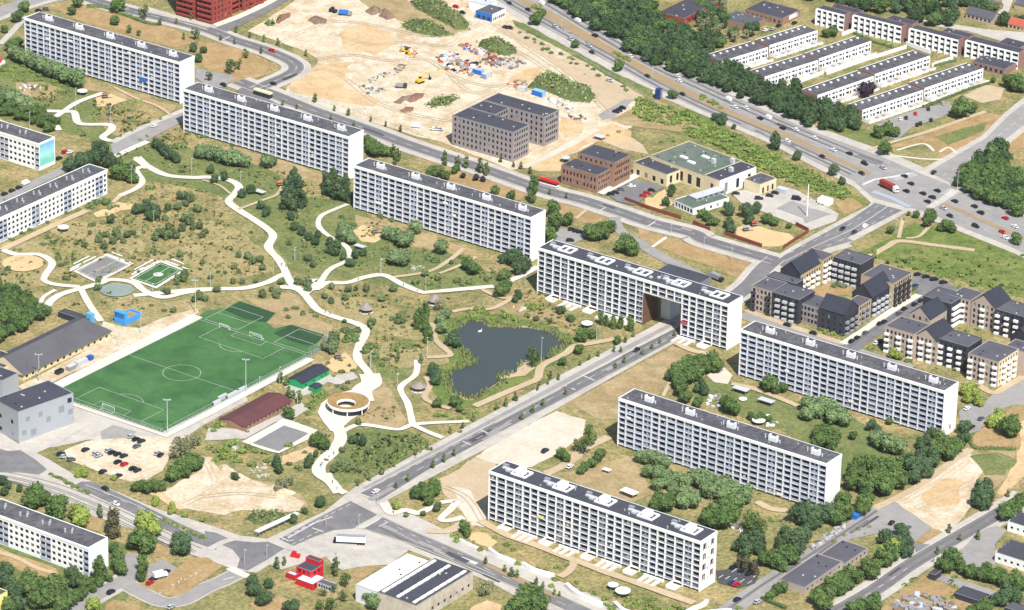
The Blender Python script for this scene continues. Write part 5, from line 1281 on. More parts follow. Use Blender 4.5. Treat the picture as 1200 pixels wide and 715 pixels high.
def crown_mesh(name,seed,m,shape,n,leaf,lobes=9,core=True,spread=.55):
 """leaf faces spread through the volume of overlapping lobes; unit radius, centre at the origin"""
 r=random.Random(seed); b=MB(); L=[]
 if shape=='round':
  for _ in range(lobes):
   d=rnd_dir(r); d.z*=.8; L.append((d*spread,r.uniform(.42,.58)))
  L.append((Vector((0,0,0)),.72))
 elif shape=='tall':
  for k in range(lobes):
   z=-1.0+2.3*k/(lobes-1); w=.62*math.sqrt(max(.06,1-((z+.25)/1.55)**2)); d=rnd_dir(r); L.append((Vector((d.x*.28,d.y*.28,z)),w*r.uniform(.75,1)))
 elif shape=='cone':
  for k in range(lobes):
   f=k/(lobes-1); z=-.9+2.2*f; d=rnd_dir(r); L.append((Vector((d.x*.3*(1-f),d.y*.3*(1-f),z)),(.62*(1-f)+.12)*r.uniform(.8,1.05)))
 elif shape=='loose':
  for _ in range(lobes):
   d=rnd_dir(r); L.append((d*r.uniform(.3,.85),r.uniform(.22,.4)))
 elif shape=='low':
  for _ in range(lobes):
   d=rnd_dir(r); L.append((Vector((d.x*.62,d.y*.62,abs(d.z)*.25-.1)),r.uniform(.3,.5)))
 tot=sum(w*w for _,w in L)
 for c,w in L:
  k=max(6,int(n*w*w/tot))
  for _ in range(k):
   d=rnd_dir(r); p=c+d*w*r.uniform(.78,1.1)
   if any((p-c2).length < w2*.62 for c2,w2 in L if c2 is not c): continue
   nn=(d+rnd_dir(r)*.75).normalized(); x=nn.orthogonal().normalized()
   x=(Matrix.Rotation(r.uniform(0,6.28),3,nn) @ x); y=nn.cross(x); s=leaf*r.uniform(.6,1.35)
   b.poly([p-x*s-y*s*.6,p+x*s-y*s*.7,p+x*s*.7+y*s*.7,p-x*s*.8+y*s*.6],m)
 if core:
  bm=bmesh.new()
  for c,w in L:
   g=bmesh.ops.create_icosphere(bm,subdivisions=1,radius=w*.80,matrix=Matrix.Translation(c))
  for v in bm.verts: v.co+=noise.noise_vector(v.co*3+Vector((seed,0,0)))*.08
  k=len(b.v); b.v+=[tuple(v.co) for v in bm.verts]; i0=b.mi(m); bm.verts.index_update()
  for f in bm.faces: b.f.append([k+v.index for v in f.verts]); b.m.append(i0)
  bm.free()
 return b.mesh(name)
def trunk_mesh(name,h,r,limbs=4,seed=1):
 rr=random.Random(seed); b=MB(); b.bar((0,0,-.1),(0,0,h),r,M_BARK,6,r*.6)
 for i in range(limbs):
  a=i*6.28/limbs+rr.random(); z=h*rr.uniform(.55,.9); b.bar((0,0,z),(math.cos(a)*h*.35,math.sin(a)*h*.35,z+h*.35),r*.45,M_BARK,4,r*.2)
 return b.mesh(name)
T_TRUNK=trunk_mesh('trunk',1.6,.09)
KINDS={}
def kind(key,name,m,shape,n,leaf,lobes,core,cz,variants=3,spread=.55,flat_=1.0):
 KINDS[key]=(name,[crown_mesh('crown',11*i+len(key)*7,m,shape,n,leaf,lobes,core,spread) for i in range(variants)],cz,flat_)
kind('willow', 'willow_tree',L_WILLOW, 'round',900,.085,12,True,1.05)
kind('broad', 'broadleaf_tree',L_BROAD, 'round',700,.10,10,True,1.15,spread=.62)
kind('dark', 'dark_tree',L_DARK, 'round',700,.10,10,True,1.15,spread=.62)
kind('conifer', 'conifer_tree',L_DARK, 'tall',900,.09,9,True,1.3)
kind('wood', 'woodland_tree',L_FOREST, 'round',480,.12,8,True,1.0,4,spread=.62)
kind('lime', 'lime_green_tree',L_LIME, 'round',650,.10,10,True,1.1,2,spread=.62)
kind('tall', 'tall_tree',L_BROAD, 'tall',700,.09,8,True,1.35)
kind('loose', 'sparse_tree',L_BROAD, 'loose',420,.09,12,False,1.25)
kind('grey', 'grey_leaved_tree',L_GREY, 'loose',500,.085,14,False,1.15)
kind('bronze', 'bronze_leaved_tree',L_BRONZE, 'tall',700,.09,8,True,1.25,1)
kind('purple', 'purple_leaved_tree',L_PURPLE, 'round',600,.10,9,True,1.1,1)
kind('young', 'young_tree',L_SHRUB, 'tall',160,.17,5,True,1.7,2)
kind('pine', 'young_pine',L_PINE, 'round',260,.15,7,True,.95,4,spread=.6)
kind('shrub', 'shrub',L_SHRUB, 'low',200,.16,6,True,.45,4)
kind('scrub', 'scrub_bush',L_SCRUB, 'low',200,.16,6,True,.5,4)
N_T=[0]
def plant(key,px,py,r_px,label,group,cat=None,rs=random.Random(3)):
 name,crowns,cz,fl=KINDS[key]
 if any(w in label for w in ('bush', 'hedge', 'thicket')) and key not in ('shrub', 'scrub'): name,cat='leafy_bush_or_tree', 'bush'  # trees in hedges and thickets, and bushy ones, are named with the bushes
 sc=mscale(px,py)
 r=r_px/sc; p=G(px,py,r*cz*.85); shrub=key in ('shrub', 'scrub')
 t=bpy.data.objects.new(name,None); t.empty_display_size=1
 me=crowns[rs.randrange(len(crowns))]
 if shrub:
  t=bpy.data.objects.new(name,me); t.location=(p.x,p.y,r*.3); t.scale=(r,r*rs.uniform(.85,1.1),r*rs.uniform(.8,1.05)); t.rotation_euler=(0,0,rs.uniform(0,6.28))
  link(t,None,None,label,cat or 'shrub',group); N_T[0]+=1; return t
 t.location=(p.x,p.y,0); t.rotation_euler=(0,0,rs.uniform(0,6.28)); t.scale=(r,r,r*rs.uniform(.93,1.1))
 link(t,None,None,label,cat or 'tree',group)
 o=bpy.data.objects.new('crown',me); o.location=(0,0,cz); link(o,t)
 o=bpy.data.objects.new('trunk',T_TRUNK); o.scale=(1,1,cz/1.5); link(o,t); N_T[0]+=1
 return t
def grove(key,ox,oy,txt,label,group,cat=None,grow=1.0):
 v=[float(x) for x in txt.replace(',', ' ').split()]
 n=len(v)//3
 for i in range(n):
  x,y,r=v[3*i:3*i+3]
  plant(key,ox+x*K,oy+y*K,r*K*grow,label,group,cat)
def fill(key,px,gap,r0,r1,label,group,seed=1,cat=None,keys=None,edge=0):
 """trees over a traced area, gap and radii in survey pixels"""
 rs=random.Random(seed); xs=[p[0] for p in px]; ys=[p[1] for p in px]; y=min(ys); row=0
 pts=[]
 while y < max(ys):
  x=min(xs)+(row % 2)*gap*.5
  while x < max(xs):
   a,b=x+rs.uniform(-.35,.35)*gap,y+rs.uniform(-.3,.3)*gap*.6
   if pnt_in((a,b),px) and -25 < a < 1225 and -25 < b < 740: pts.append((a,b))
   x+=gap
  y+=gap*.62; row+=1
 for a,b in pts:
  k_=rs.choice(keys) if keys else key; r_=rs.uniform(r0,r1); sz='large ' if r_ > r0+.66*(r1-r0) else 'small ' if r_ < r0+.33*(r1-r0) else 'middling '
  plant(k_,a,b,r_,sz+{'wood': 'mid green ', 'dark': 'dark green ', 'broad': 'light green ', 'grey': 'pale '}.get(k_, '')+label,group,cat,rs)
Tg=grove
Tg('willow',0,0, '75,285,42 105,300,45 140,315,45 185,335,47 230,355,48 275,375,48 320,392,48 365,410,50 415,430,55', 'round grey-green willow in the row along the foot of the top left slab block', 'willows in front of the top left slab block')
Tg('willow',0,0, '-10,510,50 25,520,50 70,540,50 120,560,48 150,575,42', 'round willow in the row at the left edge behind the mural block', 'willows at the left edge')
Tg('broad',0,0, '95,90,35 130,40,32 25,160,22 60,250,35 95,230,30', 'tree at the left end of the top left slab block', 'trees left of the top slab block')
Tg('broad',0,0, '640,35,40 420,15,30 620,115,26 390,60,25', 'tree on the dry lawn behind the top left slab block', 'trees on the dry lawn behind')
Tg('loose',0,0, '780,75,38 700,160,22 870,120,20 750,180,18', 'sparse tree on the dry lawn behind the top left slab block', 'sparse trees on the dry lawn')
Tg('young',0,0, '994,195,14', 'single small tree on the dry lawn behind the top left slab block', 'single trees')
Tg('loose',120,0, '500,185,30 690,365,38 740,355,26 775,290,25 575,415,24', 'loose-crowned tree on the dry lawn between the two upper slab blocks', 'trees between the upper slab blocks')
Tg('dark',120,0, '490,260,24 545,268,22 520,315,25', 'dark tree at the right end of the top left slab block', 'dark trees at the slab end')
Tg('dark',0,60, '380,615,40 440,590,45 500,575,52 560,545,46 590,592,40 530,520,35', 'dark tree in the clump at the far end of the low block', 'trees at the end of the low block')
Tg('broad',0,60, '640,655,45 690,660,45 720,690,30 640,600,26', 'tree in the clump beside the curving cream path at the left', 'trees by the curving path')
Tg('willow',140,150, '440,130,42 490,133,46 540,145,48 590,158,50 640,170,46 680,182,38', 'round willow in the short row under the second slab block', 'willows under the second slab block')
Tg('willow',140,150, '800,183,42', 'single round willow under the second slab block', 'single willows')
Tg('dark',140,150, '205,85,30 225,105,30 250,125,30 275,145,30 303,162,30', 'small round dark tree in the line of five by the lane', 'line of five round trees')
Tg('dark',140,150, '495,225,25 515,277,25 567,262,26 660,355,25 710,330,28', 'small round dark tree beside the bend of the white park path', 'round trees at the path bend')
Tg('dark',140,150, '765,420,24 800,448,27 790,465,20', 'small round dark tree in the trio right of the white park path', 'trio of round trees')
Tg('conifer',140,150, '940,275,50 910,325,52 930,395,52 985,385,48 890,395,46 965,320,46', 'tall dark conifer in the clump in front of the second slab block', 'conifers before the second slab block',None,.9)
Tg('dark',140,150, '925,480,24 945,530,25 985,560,24 1022,585,25 1070,575,22 1057,610,26', 'small round dark tree in the line of six on the slope', 'line of six round trees')
Tg('dark',320,200, '310,385,26 305,425,26 350,402,26 340,440,26 378,465,22 420,495,28 445,455,25 485,440,24', 'small round dark tree beside the fork of the narrow park path', 'round trees at the path fork')
Tg('willow',320,200, '385,310,45 392,350,46 425,370,36 368,345,32', 'round willow beside the sand play area under the third slab block', 'willows by the play sand')
Tg('willow',320,200, '625,340,46 665,350,46 705,375,50 735,360,36', 'round willow in the big clump under the third slab block', 'willow clump under the third slab block')
Tg('willow',320,200, '665,470,50 705,475,48', 'round willow in the pair on the lawn under the third slab block', 'pair of willows')
Tg('willow',320,200, '770,308,42', 'single willow touching the front of the third slab block', 'single willows')
Tg('willow',320,200, '912,410,48', 'single round willow on the path side of the third slab block', 'single willows')
Tg('conifer',320,200, '300,95,50 350,110,55 285,60,45 390,85,46 385,130,40 325,40,40 412,150,32', 'tall dark conifer in the clump at the left end of the third slab block', 'conifers beside the third slab block',None,.9)
Tg('dark',440,260, '755,195,48 800,230,44 780,250,44 725,190,34 690,200,30', 'dark tree in the clump at the right end of the third slab block', 'dark trees between slab blocks')
Tg('broad',440,260, '500,230,36 530,252,38 695,290,36 705,350,38 675,380,36', 'leafy tree on the slope below the third slab block', 'trees on the slope')
Tg('tall',440,260, '270,480,34 250,520,36 222,545,36 270,565,36 290,605,34 272,632,22 240,500,30', 'bushy dark green tree in the thicket left of the pond', 'thicket left of the pond')
Tg('willow',440,260, '350,530,34 362,572,38 380,500,30', 'grey-green tree beside the tan path left of the pond', 'trees by the pond path')
Tg('grey',440,260, '345,450,36', 'pale willow beside the pointed-roof shelter', 'single trees')
Tg('dark',440,260, '410,640,34 450,660,30 430,610,24', 'dark bush-like tree at the left tip of the pond', 'trees at the pond tip')
Tg('dark',400,360, '500,350,42 512,392,34 490,325,26', 'dark tree beside the thatched-looking shelter below the pond', 'trees by the lower shelter')
Tg('broad',400,360, '520,520,28 620,510,36 640,552,20', 'tree at the foot of the pond', 'trees at the pond foot')
Tg('loose',580,370, '205,205,34 200,245,36 230,225,26', 'pale sparse tree on the gravel spit of the pond', 'trees on the gravel spit')
Tg('broad',580,370, '470,110,40 522,97,30 455,182,30 660,132,26 365,250,24', 'tree between the pond and the gateway slab block', 'trees between pond and gateway')
Tg('tall',580,370, '572,20,28 637,38,30 682,42,28 732,48,36 600,30,24', 'tree in the row along the front of the gateway slab block', 'row before the gateway slab block')
Tg('pine',240,400, '685,40,38 700,20,30 650,30,26', 'dark pine at the corner of the football pitch', 'pines at the pitch corner')
Tg('young',240,400, '410,195,24 440,215,20 455,275,25 480,290,18 510,305,28', 'young tree between the changing building and the green clubhouse', 'young trees by the clubhouse')
Tg('broad',240,400, '455,385,38', 'single round bush-like tree beside the maroon-roofed building', 'single trees')
Tg('scrub',240,400, '570,350,35 555,385,26 590,325,28 600,290,26 630,290,32 650,280,20', 'bushy shrub between the green hut and the white plaza', 'shrubs by the plaza')
Tg('shrub',240,400, '740,160,20 800,155,18 775,220,18 720,240,16 735,100,15 665,115,16 755,250,26 700,190,14 780,130,14', 'low shrub in the sandy play garden above the round pavilion', 'shrubs of the play garden')
Tg('scrub',240,400, '100,445,26 60,460,25 45,480,22 20,460,18 230,485,16 75,435,22', 'light green shrub beside the pitch path', 'shrubs by the pitch path')
Tg('broad',240,400, '610,540,40 645,560,35 590,530,28', 'bushy tree beside the cream court border', 'trees by the court')
Tg('dark',240,400, '570,640,30 560,665,24 390,650,35 400,690,30 600,610,20', 'dark bush-like tree in the sandy hollow below the grey court', 'trees of the sandy hollow')
Tg('scrub',240,400, '70,590,32 100,620,34 150,610,38 200,590,34 130,560,32 170,540,32 250,660,30 280,590,24 320,600,26 450,560,28 30,570,26 340,640,26 230,570,26 110,580,34 60,640,24 180,640,30', 'light green shrub in the thicket between the grey court and the sand lot', 'thicket below the grey court')
Tg('shrub',240,400, '460,660,22 500,680,24 660,640,20 540,600,18 520,690,18 640,600,20', 'low shrub on the slope below the grey court', 'shrubs below the court')
Tg('dark',240,400, '800,530,28 855,540,28', 'small dark tree in the pair on the green meadow by the boulevard', 'pair of small trees')
Tg('pine',240,400, '935,560,20 890,600,22 745,585,20 800,620,16 830,440,22 980,520,12 720,660,22 700,690,26 870,640,14 940,640,14 780,660,16', 'small pine on the green meadow by the boulevard', 'small pines on the meadow')
Tg('broad',160,440, '230,500,48 275,480,52 310,475,48 215,520,44 330,480,40 190,545,36 260,520,40', 'leafy tree in the thicket between car park and sand lot', 'thicket by the car park')
Tg('grey',160,440, '240,385,48 285,370,46 330,350,36 205,420,36 265,410,44 225,350,28', 'pale half-bare tree above the thicket by the car park', 'pale trees by the car park')
Tg('broad',160,440, '100,600,36 60,610,34 25,600,30 132,598,32 -5,605,28', 'low leafy tree along the edge of the car park', 'hedge trees along the car park')
Tg('grey',160,440, '800,590,40 760,610,30 830,570,30 770,580,26', 'pale shrubby tree on the sand heaps', 'pale trees on the sand')
Tg('dark',160,440, '990,690,26 535,550,22 1000,670,20', 'small dark tree at the edge of the sand lot', 'trees at the sand lot edge')
Tg('lime',0,500, '440,235,26 460,255,24 420,260,20 615,275,18 845,395,24 838,415,18 930,430,24 920,460,18 940,455,16 1000,475,20 1095,500,18', 'yellow-green shrub beside the tramway road', 'yellow-green shrubs by the tramway', 'shrub')
for i,(x0,y0,x1,y1,n,lab) in enumerate(((275,258,478,358,14,'low shrub in the planted strip between tram tracks and road by the car park'),(890,505,1107,605,14,'low shrub in the planted strip between tram tracks and road near the crossroads'))):
 for k in range(n):
  f=k/(n-1); plant('scrub' if k % 3 else 'shrub',*Z(0,500,x0+(x1-x0)*f,y0+(y1-y0)*f+random.uniform(-6,6)),random.uniform(15,21)*K,lab, 'planted strip %d by the tramway' % (i+1))
Tg('dark',0,500, '10,290,30 48,315,27 105,335,22 20,350,26', 'small round tree in the row at the left end of the tramway', 'small trees at the tramway')
Tg('broad',0,500, '190,365,58 170,405,50 235,390,44', 'tall tree behind the white block, first of the row by the tramway', 'tall trees by the tramway')
Tg('broad',0,500, '310,420,58 322,455,54 290,450,44', 'tall tree behind the white block, middle of the row by the tramway', 'tall trees by the tramway')
Tg('lime',0,500, '430,460,56 440,500,52', 'light green tall tree behind the right half of the low white block', 'light green trees by the tramway')
Tg('bronze',0,500, '608,535,64', 'bronze-leaved round tree by the end wall of the low white block', 'single trees')
Tg('lime',0,500, '790,520,66 832,545,54 770,500,44', 'big yellow-green tree beside the tramway near the end of the white block', 'yellow-green tall trees')
Tg('broad',0,500, '755,615,64 800,640,56 730,620,44', 'big dark green tree in front of the yellow-green one', 'dark green trees by the side street')
Tg('young',0,500, '540,450,24 545,470,20', 'young tree between the tram tracks and the dry lawn', 'young trees by the tram')
Tg('dark',0,500, '980,620,50 958,655,40 1004,660,44', 'dark tree on the dry verge by the crossroads', 'dark trees on the dry verge')
Tg('tall',0,560, '540,480,46 525,520,50 555,520,44', 'broad dark tree in front of the end wall of the low white block', 'trees before the end wall')
Tg('broad',0,560, '640,470,42 640,425,36 655,500,36 615,380,30', 'tree beside the side street at the end of the white block', 'trees by the side street')
Tg('tall',0,560, '770,468,44 765,520,42 775,500,36', 'tree beside the white van in the small car park', 'trees by the white van')
Tg('broad',0,560, '160,560,52 180,605,54 250,600,60 300,580,60 270,650,62 200,660,54 320,640,54 120,600,44 340,690,50 60,690,50', 'leafy tree in the bottom left wood below the white block', 'wood at the bottom left')
Tg('dark',0,560, '390,520,40 400,560,38 40,490,40 30,550,50 70,620,50 100,690,50', 'dark tree in the bottom left wood below the white block', 'dark trees of the bottom left wood')
Tg('broad',0,560, '440,570,42 480,570,40 380,660,44 420,640,36 450,620,32 500,600,26 540,570,26 590,545,22', 'leafy bush in the hedge along the side street', 'hedge along the side street')
Tg('lime',0,560, '500,685,46', 'light green tree at the bottom edge by the side street', 'single trees')
Tg('dark',240,560, '262,560,36 266,605,38 330,640,42 345,570,30 310,660,36', 'dark tree below the crossroads beside the parked cars', 'dark trees below the crossroads')
Tg('dark',240,560, '620,130,32 540,180,20 475,222,26', 'dark small tree on the verge between sand lot and boulevard', 'verge trees above the boulevard')
Tg('young',240,560, '390,460,24 430,455,18 710,470,30 705,500,24', 'young tree around the red container house', 'young trees by the red house')
Tg('loose',240,560, '760,560,36 740,640,34 680,680,38 620,690,30 700,600,24 640,620,24', 'scrubby tree between the red containers and the warehouse', 'scrubby trees by the warehouse')
Tg('willow',240,560, '910,615,52 915,665,52 890,650,40', 'bright leafy tree in front of the white-roofed shed', 'trees before the white shed')
Tg('dark',240,560, '480,690,34 450,700,30', 'dark tree at the bottom edge below the red house', 'trees at the bottom edge')
Tg('broad',340,560, '690,80,36 740,90,40 780,70,38 750,130,28 780,35,34 720,50,30', 'leafy bush on the green corner by the junction', 'bushes on the green corner')
Tg('dark',340,560, '795,158,28 670,90,26', 'dark bush on the zigzag path', 'dark bushes by the zigzag path')
Tg('lime',340,560, '575,150,26 560,140,18', 'yellow-green bush at the start of the zigzag path', 'yellow bushes by the zigzag path', 'shrub')
Tg('pine',340,560, '630,200,18 720,195,18 655,80,18', 'small pine by the zigzag path', 'small pines by the zigzag path')
Tg('broad',340,560, '945,272,34 960,300,26 935,250,22', 'small tree at the left foot of the renovated slab block', 'trees at the renovated slab')
Tg('scrub',340,560, '910,320,26 880,310,20 1030,380,18 1050,285,18 900,340,20 990,345,14', 'low shrub in the rock garden before the renovated slab block', 'shrubs of the rock garden')
Tg('scrub',480,560, '260,320,24 385,385,20 525,355,22 585,460,22 785,545,24 560,385,18 500,400,16 460,320,18 640,480,18 690,490,20 740,490,18 800,480,22 850,470,18 620,460,16', 'shrub in the planted slope before the renovated slab block', 'shrubs before the renovated slab')
Tg('scrub',640,580, '160,470,20 200,510,22 260,530,22 320,560,24 380,545,20 440,560,26 500,580,28 560,590,28 600,610,26 540,620,26 480,600,24 660,620,26 700,630,24 730,610,26 360,610,30 420,600,24 580,560,22 620,640,24 690,600,20 1000,640,20 1040,610,22 30,490,22 330,590,22 460,535,16 1030,560,16', 'shrub in the wild strip between the pale curving wall and the renovated slab block', 'shrubs inside the pale wall')
Tg('broad',480,560, '640,650,72 600,690,60 700,680,62 560,700,50 680,630,44', 'big dark leafy tree at the bottom edge beside the avenue', 'big trees by the avenue')
Tg('grey',480,560, '410,600,42 440,580,30 390,620,28', 'pale bush-like tree beside the warehouse wall', 'pale trees by the warehouse')
Tg('young',480,560, '410,450,16 515,490,16 550,510,22 582,518,18 685,560,16 720,580,14 785,620,14 810,630,12', 'young tree on the central strip of the avenue', 'young trees on the avenue strip')
Tg('willow',640,480, '520,255,42 560,262,46 600,275,46 640,290,42', 'round willow in the first row between the two lower slab blocks', 'willows between lower slab blocks')
Tg('willow',640,480, '555,335,40 605,345,44 655,362,44 605,408,40 645,395,40 700,372,46 755,388,44 700,445,46 755,465,52 800,490,52 740,500,46 685,415,36', 'round willow in the double row between the two lower slab blocks', 'willows between lower slab blocks, second row')
Tg('willow',640,480, '800,360,52 850,385,54 900,400,54 880,440,52 960,420,58 1020,440,58 1070,460,56 1030,495,52 960,460,48', 'round willow at the foot of the middle slab block', 'willows at the foot of the middle slab')
Tg('broad',640,480, '620,490,50 650,520,42 595,515,42 660,480,36', 'bright green tree behind the renovated slab block', 'bright trees behind the renovated slab')
Tg('broad',640,480, '950,545,62 900,565,56 990,525,56 960,595,56 915,605,46 1010,570,46 870,590,40', 'big broad green tree at the right of the willow rows', 'big trees right of the willows')
Tg('loose',640,480, '205,200,46 240,150,44 170,195,34 230,115,32', 'loose tree by the white gravel lot', 'trees by the white gravel lot')
Tg('broad',640,480, '280,255,34 300,235,26 250,290,28 210,310,30 190,330,24 80,240,32 110,260,28', 'leafy bush between the white gravel lot and the earth court', 'bushes by the earth court')
Tg('dark',800,560, '640,190,66 720,210,62 785,190,58 690,235,50', 'dark broad tree below the end wall of the middle slab block', 'dark trees below the middle slab')
Tg('broad',800,560, '860,130,60 868,180,56 835,225,40', 'broad tree hiding the end wall of the middle slab block', 'trees at the middle slab end')
Tg('broad',800,560, '980,140,48 1000,110,40 970,175,36', 'green tree beside the blue bins at the top of the access road', 'trees by the blue bins')
Tg('dark',800,560, '560,320,52 640,320,56 610,370,60 580,400,50 530,350,40', 'dark tree in the thicket beside the access road', 'thicket by the access road')
Tg('broad',800,560, '560,420,56 500,440,52 450,440,46 540,470,40 590,440,40', 'light leafy tree in the thicket beside the access road', 'light trees by the access road')
Tg('loose',800,560, '390,240,60 370,280,48 420,270,46 340,250,36', 'grey-green loose tree beside the renovated slab block', 'loose trees by the renovated slab')
Tg('dark',800,560, '330,350,52 400,350,56 350,395,46 300,370,34 420,390,36', 'dark tree above the small residents car park', 'trees above the residents car park')
Tg('bronze',800,560, '350,470,40 390,490,38 310,455,30', 'brownish bush along the residents car park', 'brown bushes by the car park')
Tg('broad',800,560, '540,590,36 500,610,34 470,640,26', 'leafy bush at the lower end of the flat store', 'bushes by the flat store')
Tg('broad',960,560, '-10,640,46 60,570,40 110,560,44 160,520,44 200,530,44 250,480,46 300,480,46 290,525,38 350,430,50 390,400,52 370,450,38 110,600,42 150,580,38 60,630,42 20,620,42 30,680,46', 'leafy tree in the row between the flat stores and the works road', 'row along the flat stores')
Tg('lime',960,560, '350,400,44 400,375,40 330,430,36', 'lighter green tree in the row beside the flat stores', 'lighter trees along the flat stores')
Tg('dark',960,560, '420,360,46 450,330,50 470,400,40 440,285,40 350,320,42 480,350,34 365,300,28', 'dark tree at the upper end of the row by the works road', 'dark trees by the works road')
Tg('dark',960,560, '880,60,46 870,110,52 920,90,46 890,140,42 845,125,30 910,40,36', 'dark green tree in the clump on the bare lot', 'clump on the bare lot')
Tg('broad',960,560, '1060,160,48 1010,200,42 1090,120,36 1000,170,38 1040,200,38', 'tree above the white factories', 'trees by the white factories')
Tg('broad',960,560, '720,440,56 690,480,40 760,470,40 720,395,26 650,460,30 780,500,30', 'tree on the corner of the works road and the yard', 'trees on the yard corner')
Tg('broad',960,560, '820,510,38 870,520,40 920,530,42 960,540,40 1010,560,42 1060,560,42 1095,580,40 900,490,34 980,510,30 1060,530,30', 'leafy tree in the hedge below the white factory', 'hedge below the white factory')
Tg('dark',960,560, '1020,620,52 990,650,46 1060,640,42 960,660,36', 'dark tree beside the black shed', 'trees by the black shed')
Tg('broad',960,560, '900,695,44 860,710,36 820,715,30', 'tree at the bottom edge below the black shed', 'trees at the bottom right edge')
Tg('broad',960,560, '300,660,38 280,690,44 230,690,42 180,705,40 310,700,34', 'leafy tree at the bottom edge beside the works road', 'bottom edge trees by the works road')
Tg('young',960,560, '705,275,20 760,320,16 860,310,20 640,395,16 1020,85,16', 'young street tree along the works road', 'young trees on the works road')
Tg('willow',960,440, '330,350,54 300,330,36 375,375,54 430,390,50', 'round willow under the right end of the slab block by the dark quarter', 'willows under the right slab end')
Tg('broad',960,440, '230,480,54 300,500,58 280,560,60 200,530,56 390,500,64 420,560,62 350,600,58 180,580,46 470,470,46 250,600,50 340,540,52', 'broad tree in the grove between the slab blocks and the bare lot', 'grove beside the bare lot')
Tg('dark',960,440, '500,480,54 560,470,54 520,540,50 610,450,48 580,520,40 560,420,44', 'dark tree in the grove beside the bare lot', 'dark trees of the grove')
Tg('broad',960,440, '640,400,58 680,370,50 700,420,48 640,340,44 740,390,44', 'tall tree at the right end wall of the slab block', 'trees at the right slab end')
Tg('grey',960,440, '690,240,36 680,280,36 655,310,30', 'pale birch-like tree against the white right end wall', 'pale trees at the end wall')
Tg('dark',960,440, '780,290,38 780,335,34 800,270,28', 'dark tree between the end wall and the small parking', 'dark trees by the small parking')
Tg('dark',960,440, '580,350,32 600,310,32 290,270,36 310,300,28 540,370,30', 'dark bush along the foot of the slab by the dark quarter', 'bushes along the slab foot')
Tg('broad',960,440, '1030,262,58 1040,290,52 1000,280,40', 'round dark tree on the dry corner at the right edge', 'trees on the dry corner')
Tg('lime',960,440, '950,240,40 980,215,36 930,260,30', 'lighter tree on the dry corner at the right edge', 'lighter trees on the dry corner')
Tg('lime',960,440, '860,130,36 800,120,32 790,80,34 820,60,30 870,150,24 840,90,28', 'light green bush behind the right end of the slab block', 'light bushes behind the slab end')
Tg('broad',960,440, '185,325,26 430,240,22 380,250,20', 'small bush on the lawn between the slab blocks', 'bushes on the slab lawn')
Tg('willow',960,440, '20,170,52 60,185,56 100,205,54 140,235,50 70,230,44', 'round willow in the clump before the slab block by the dark quarter', 'willow clump on the long lawn')
Tg('broad',960,440, '10,310,46 40,325,50 75,345,46 20,350,36', 'leafy bush beside the roof of the middle slab block', 'bushes behind the middle slab')
Tg('broad',740,390, '260,190,46 310,180,52 370,160,52 430,155,52 460,180,42 230,220,38 260,270,42 310,240,42 350,220,46 270,310,40 290,350,36 250,240,40 400,190,36', 'leafy tree in the big clump behind the slab blocks near the gateway', 'clump near the gateway')
Tg('dark',740,390, '390,310,32 380,275,24 210,230,32 360,300,26', 'dark tree at the edge of the clump near the gateway', 'dark trees of the clump')
Tg('broad',740,390, '360,380,32 530,400,46 510,370,32 560,420,32 300,340,26 700,460,26 740,465,24 650,450,26 680,470,22', 'leafy bush in the garden behind the middle slab block', 'bushes of the back garden')
Tg('broad',740,390, '750,285,44 820,300,28 780,310,26 710,290,24', 'leafy bush against the slab by the dark quarter', 'bushes against the slab')
Tg('willow',740,390, '960,390,48 1000,420,52 950,440,44', 'round willow left in the clump on the long lawn', 'left willows of the long lawn')
Tg('broad',740,390, '1040,580,46 1000,590,38 1080,600,38 1020,545,38', 'leafy bush behind the right end of the middle slab block', 'bushes behind the middle slab end')
Tg('broad',760,220, '290,140,28 320,160,26 360,185,24 330,190,18', 'tree in the school garden by the glass-fronted hut', 'trees of the school garden')
Tg('dark',760,220, '430,120,36 440,190,34 445,220,30 530,130,40 540,170,34 580,112,30', 'dark round tree between the school yard and the sand playground', 'dark trees by the playground')
Tg('broad',760,220, '640,170,30 680,185,26 760,205,18', 'tree at the edge of the stained school yard', 'trees by the school yard')
Tg('broad',640,140, '45,490,46 45,560,48 15,610,38 115,540,38 30,640,40', 'tree behind the right end of the third slab block', 'trees behind the third slab')
Tg('broad',640,140, '240,610,44 275,620,44 300,590,40 345,580,36 320,620,30', 'tree behind the gateway slab block by the parked cars', 'trees behind the gateway slab')
Tg('broad',640,140, '440,660,46 460,695,46 405,690,34', 'tree on the green bank behind the gateway slab block', 'trees on the green bank')
Tg('dark',640,140, '680,375,26 650,450,26 670,400,20', 'dark bush beside the school parking', 'bushes by the school parking')
Tg('young',500,80, '100,475,24 100,500,20 165,520,28 215,510,24 290,530,28 325,550,25', 'young street tree in the group across the road from the grey brick block', 'young trees across from the brick block')
Tg('broad',500,80, '55,555,40 25,570,34 105,580,28 150,550,24', 'leafy tree behind the left part of the third slab block', 'leafy trees behind the third slab')
Tg('purple',500,80, '265,590,22 305,600,18 195,580,18', 'dark purplish bush on the dry lawn behind the third slab block', 'dark bushes on the dry lawn')
Tg('broad',500,80, '370,660,26 455,690,28', 'low tree behind the roof of the third slab block', 'low trees behind the third slab')
Tg('tall',500,80, '580,640,38 575,685,38 590,610,24', 'tall tree beside the red bus', 'tall trees by the red bus')
Tg('young',500,80, '510,525,15 400,490,15 560,555,14 665,670,12 755,690,12 470,520,12', 'young tree on the pavement in front of the grey brick block', 'pavement trees by the brick block')
Tg('broad',300,60, '620,500,34 655,520,34 700,545,30 600,480,26 640,545,34 610,530,28', 'leafy tree between the second and third slab blocks', 'trees between slab blocks')
Tg('young',300,60, '740,540,26 765,560,26 755,590,20', 'slender tree behind the left end of the third slab block', 'slender trees')
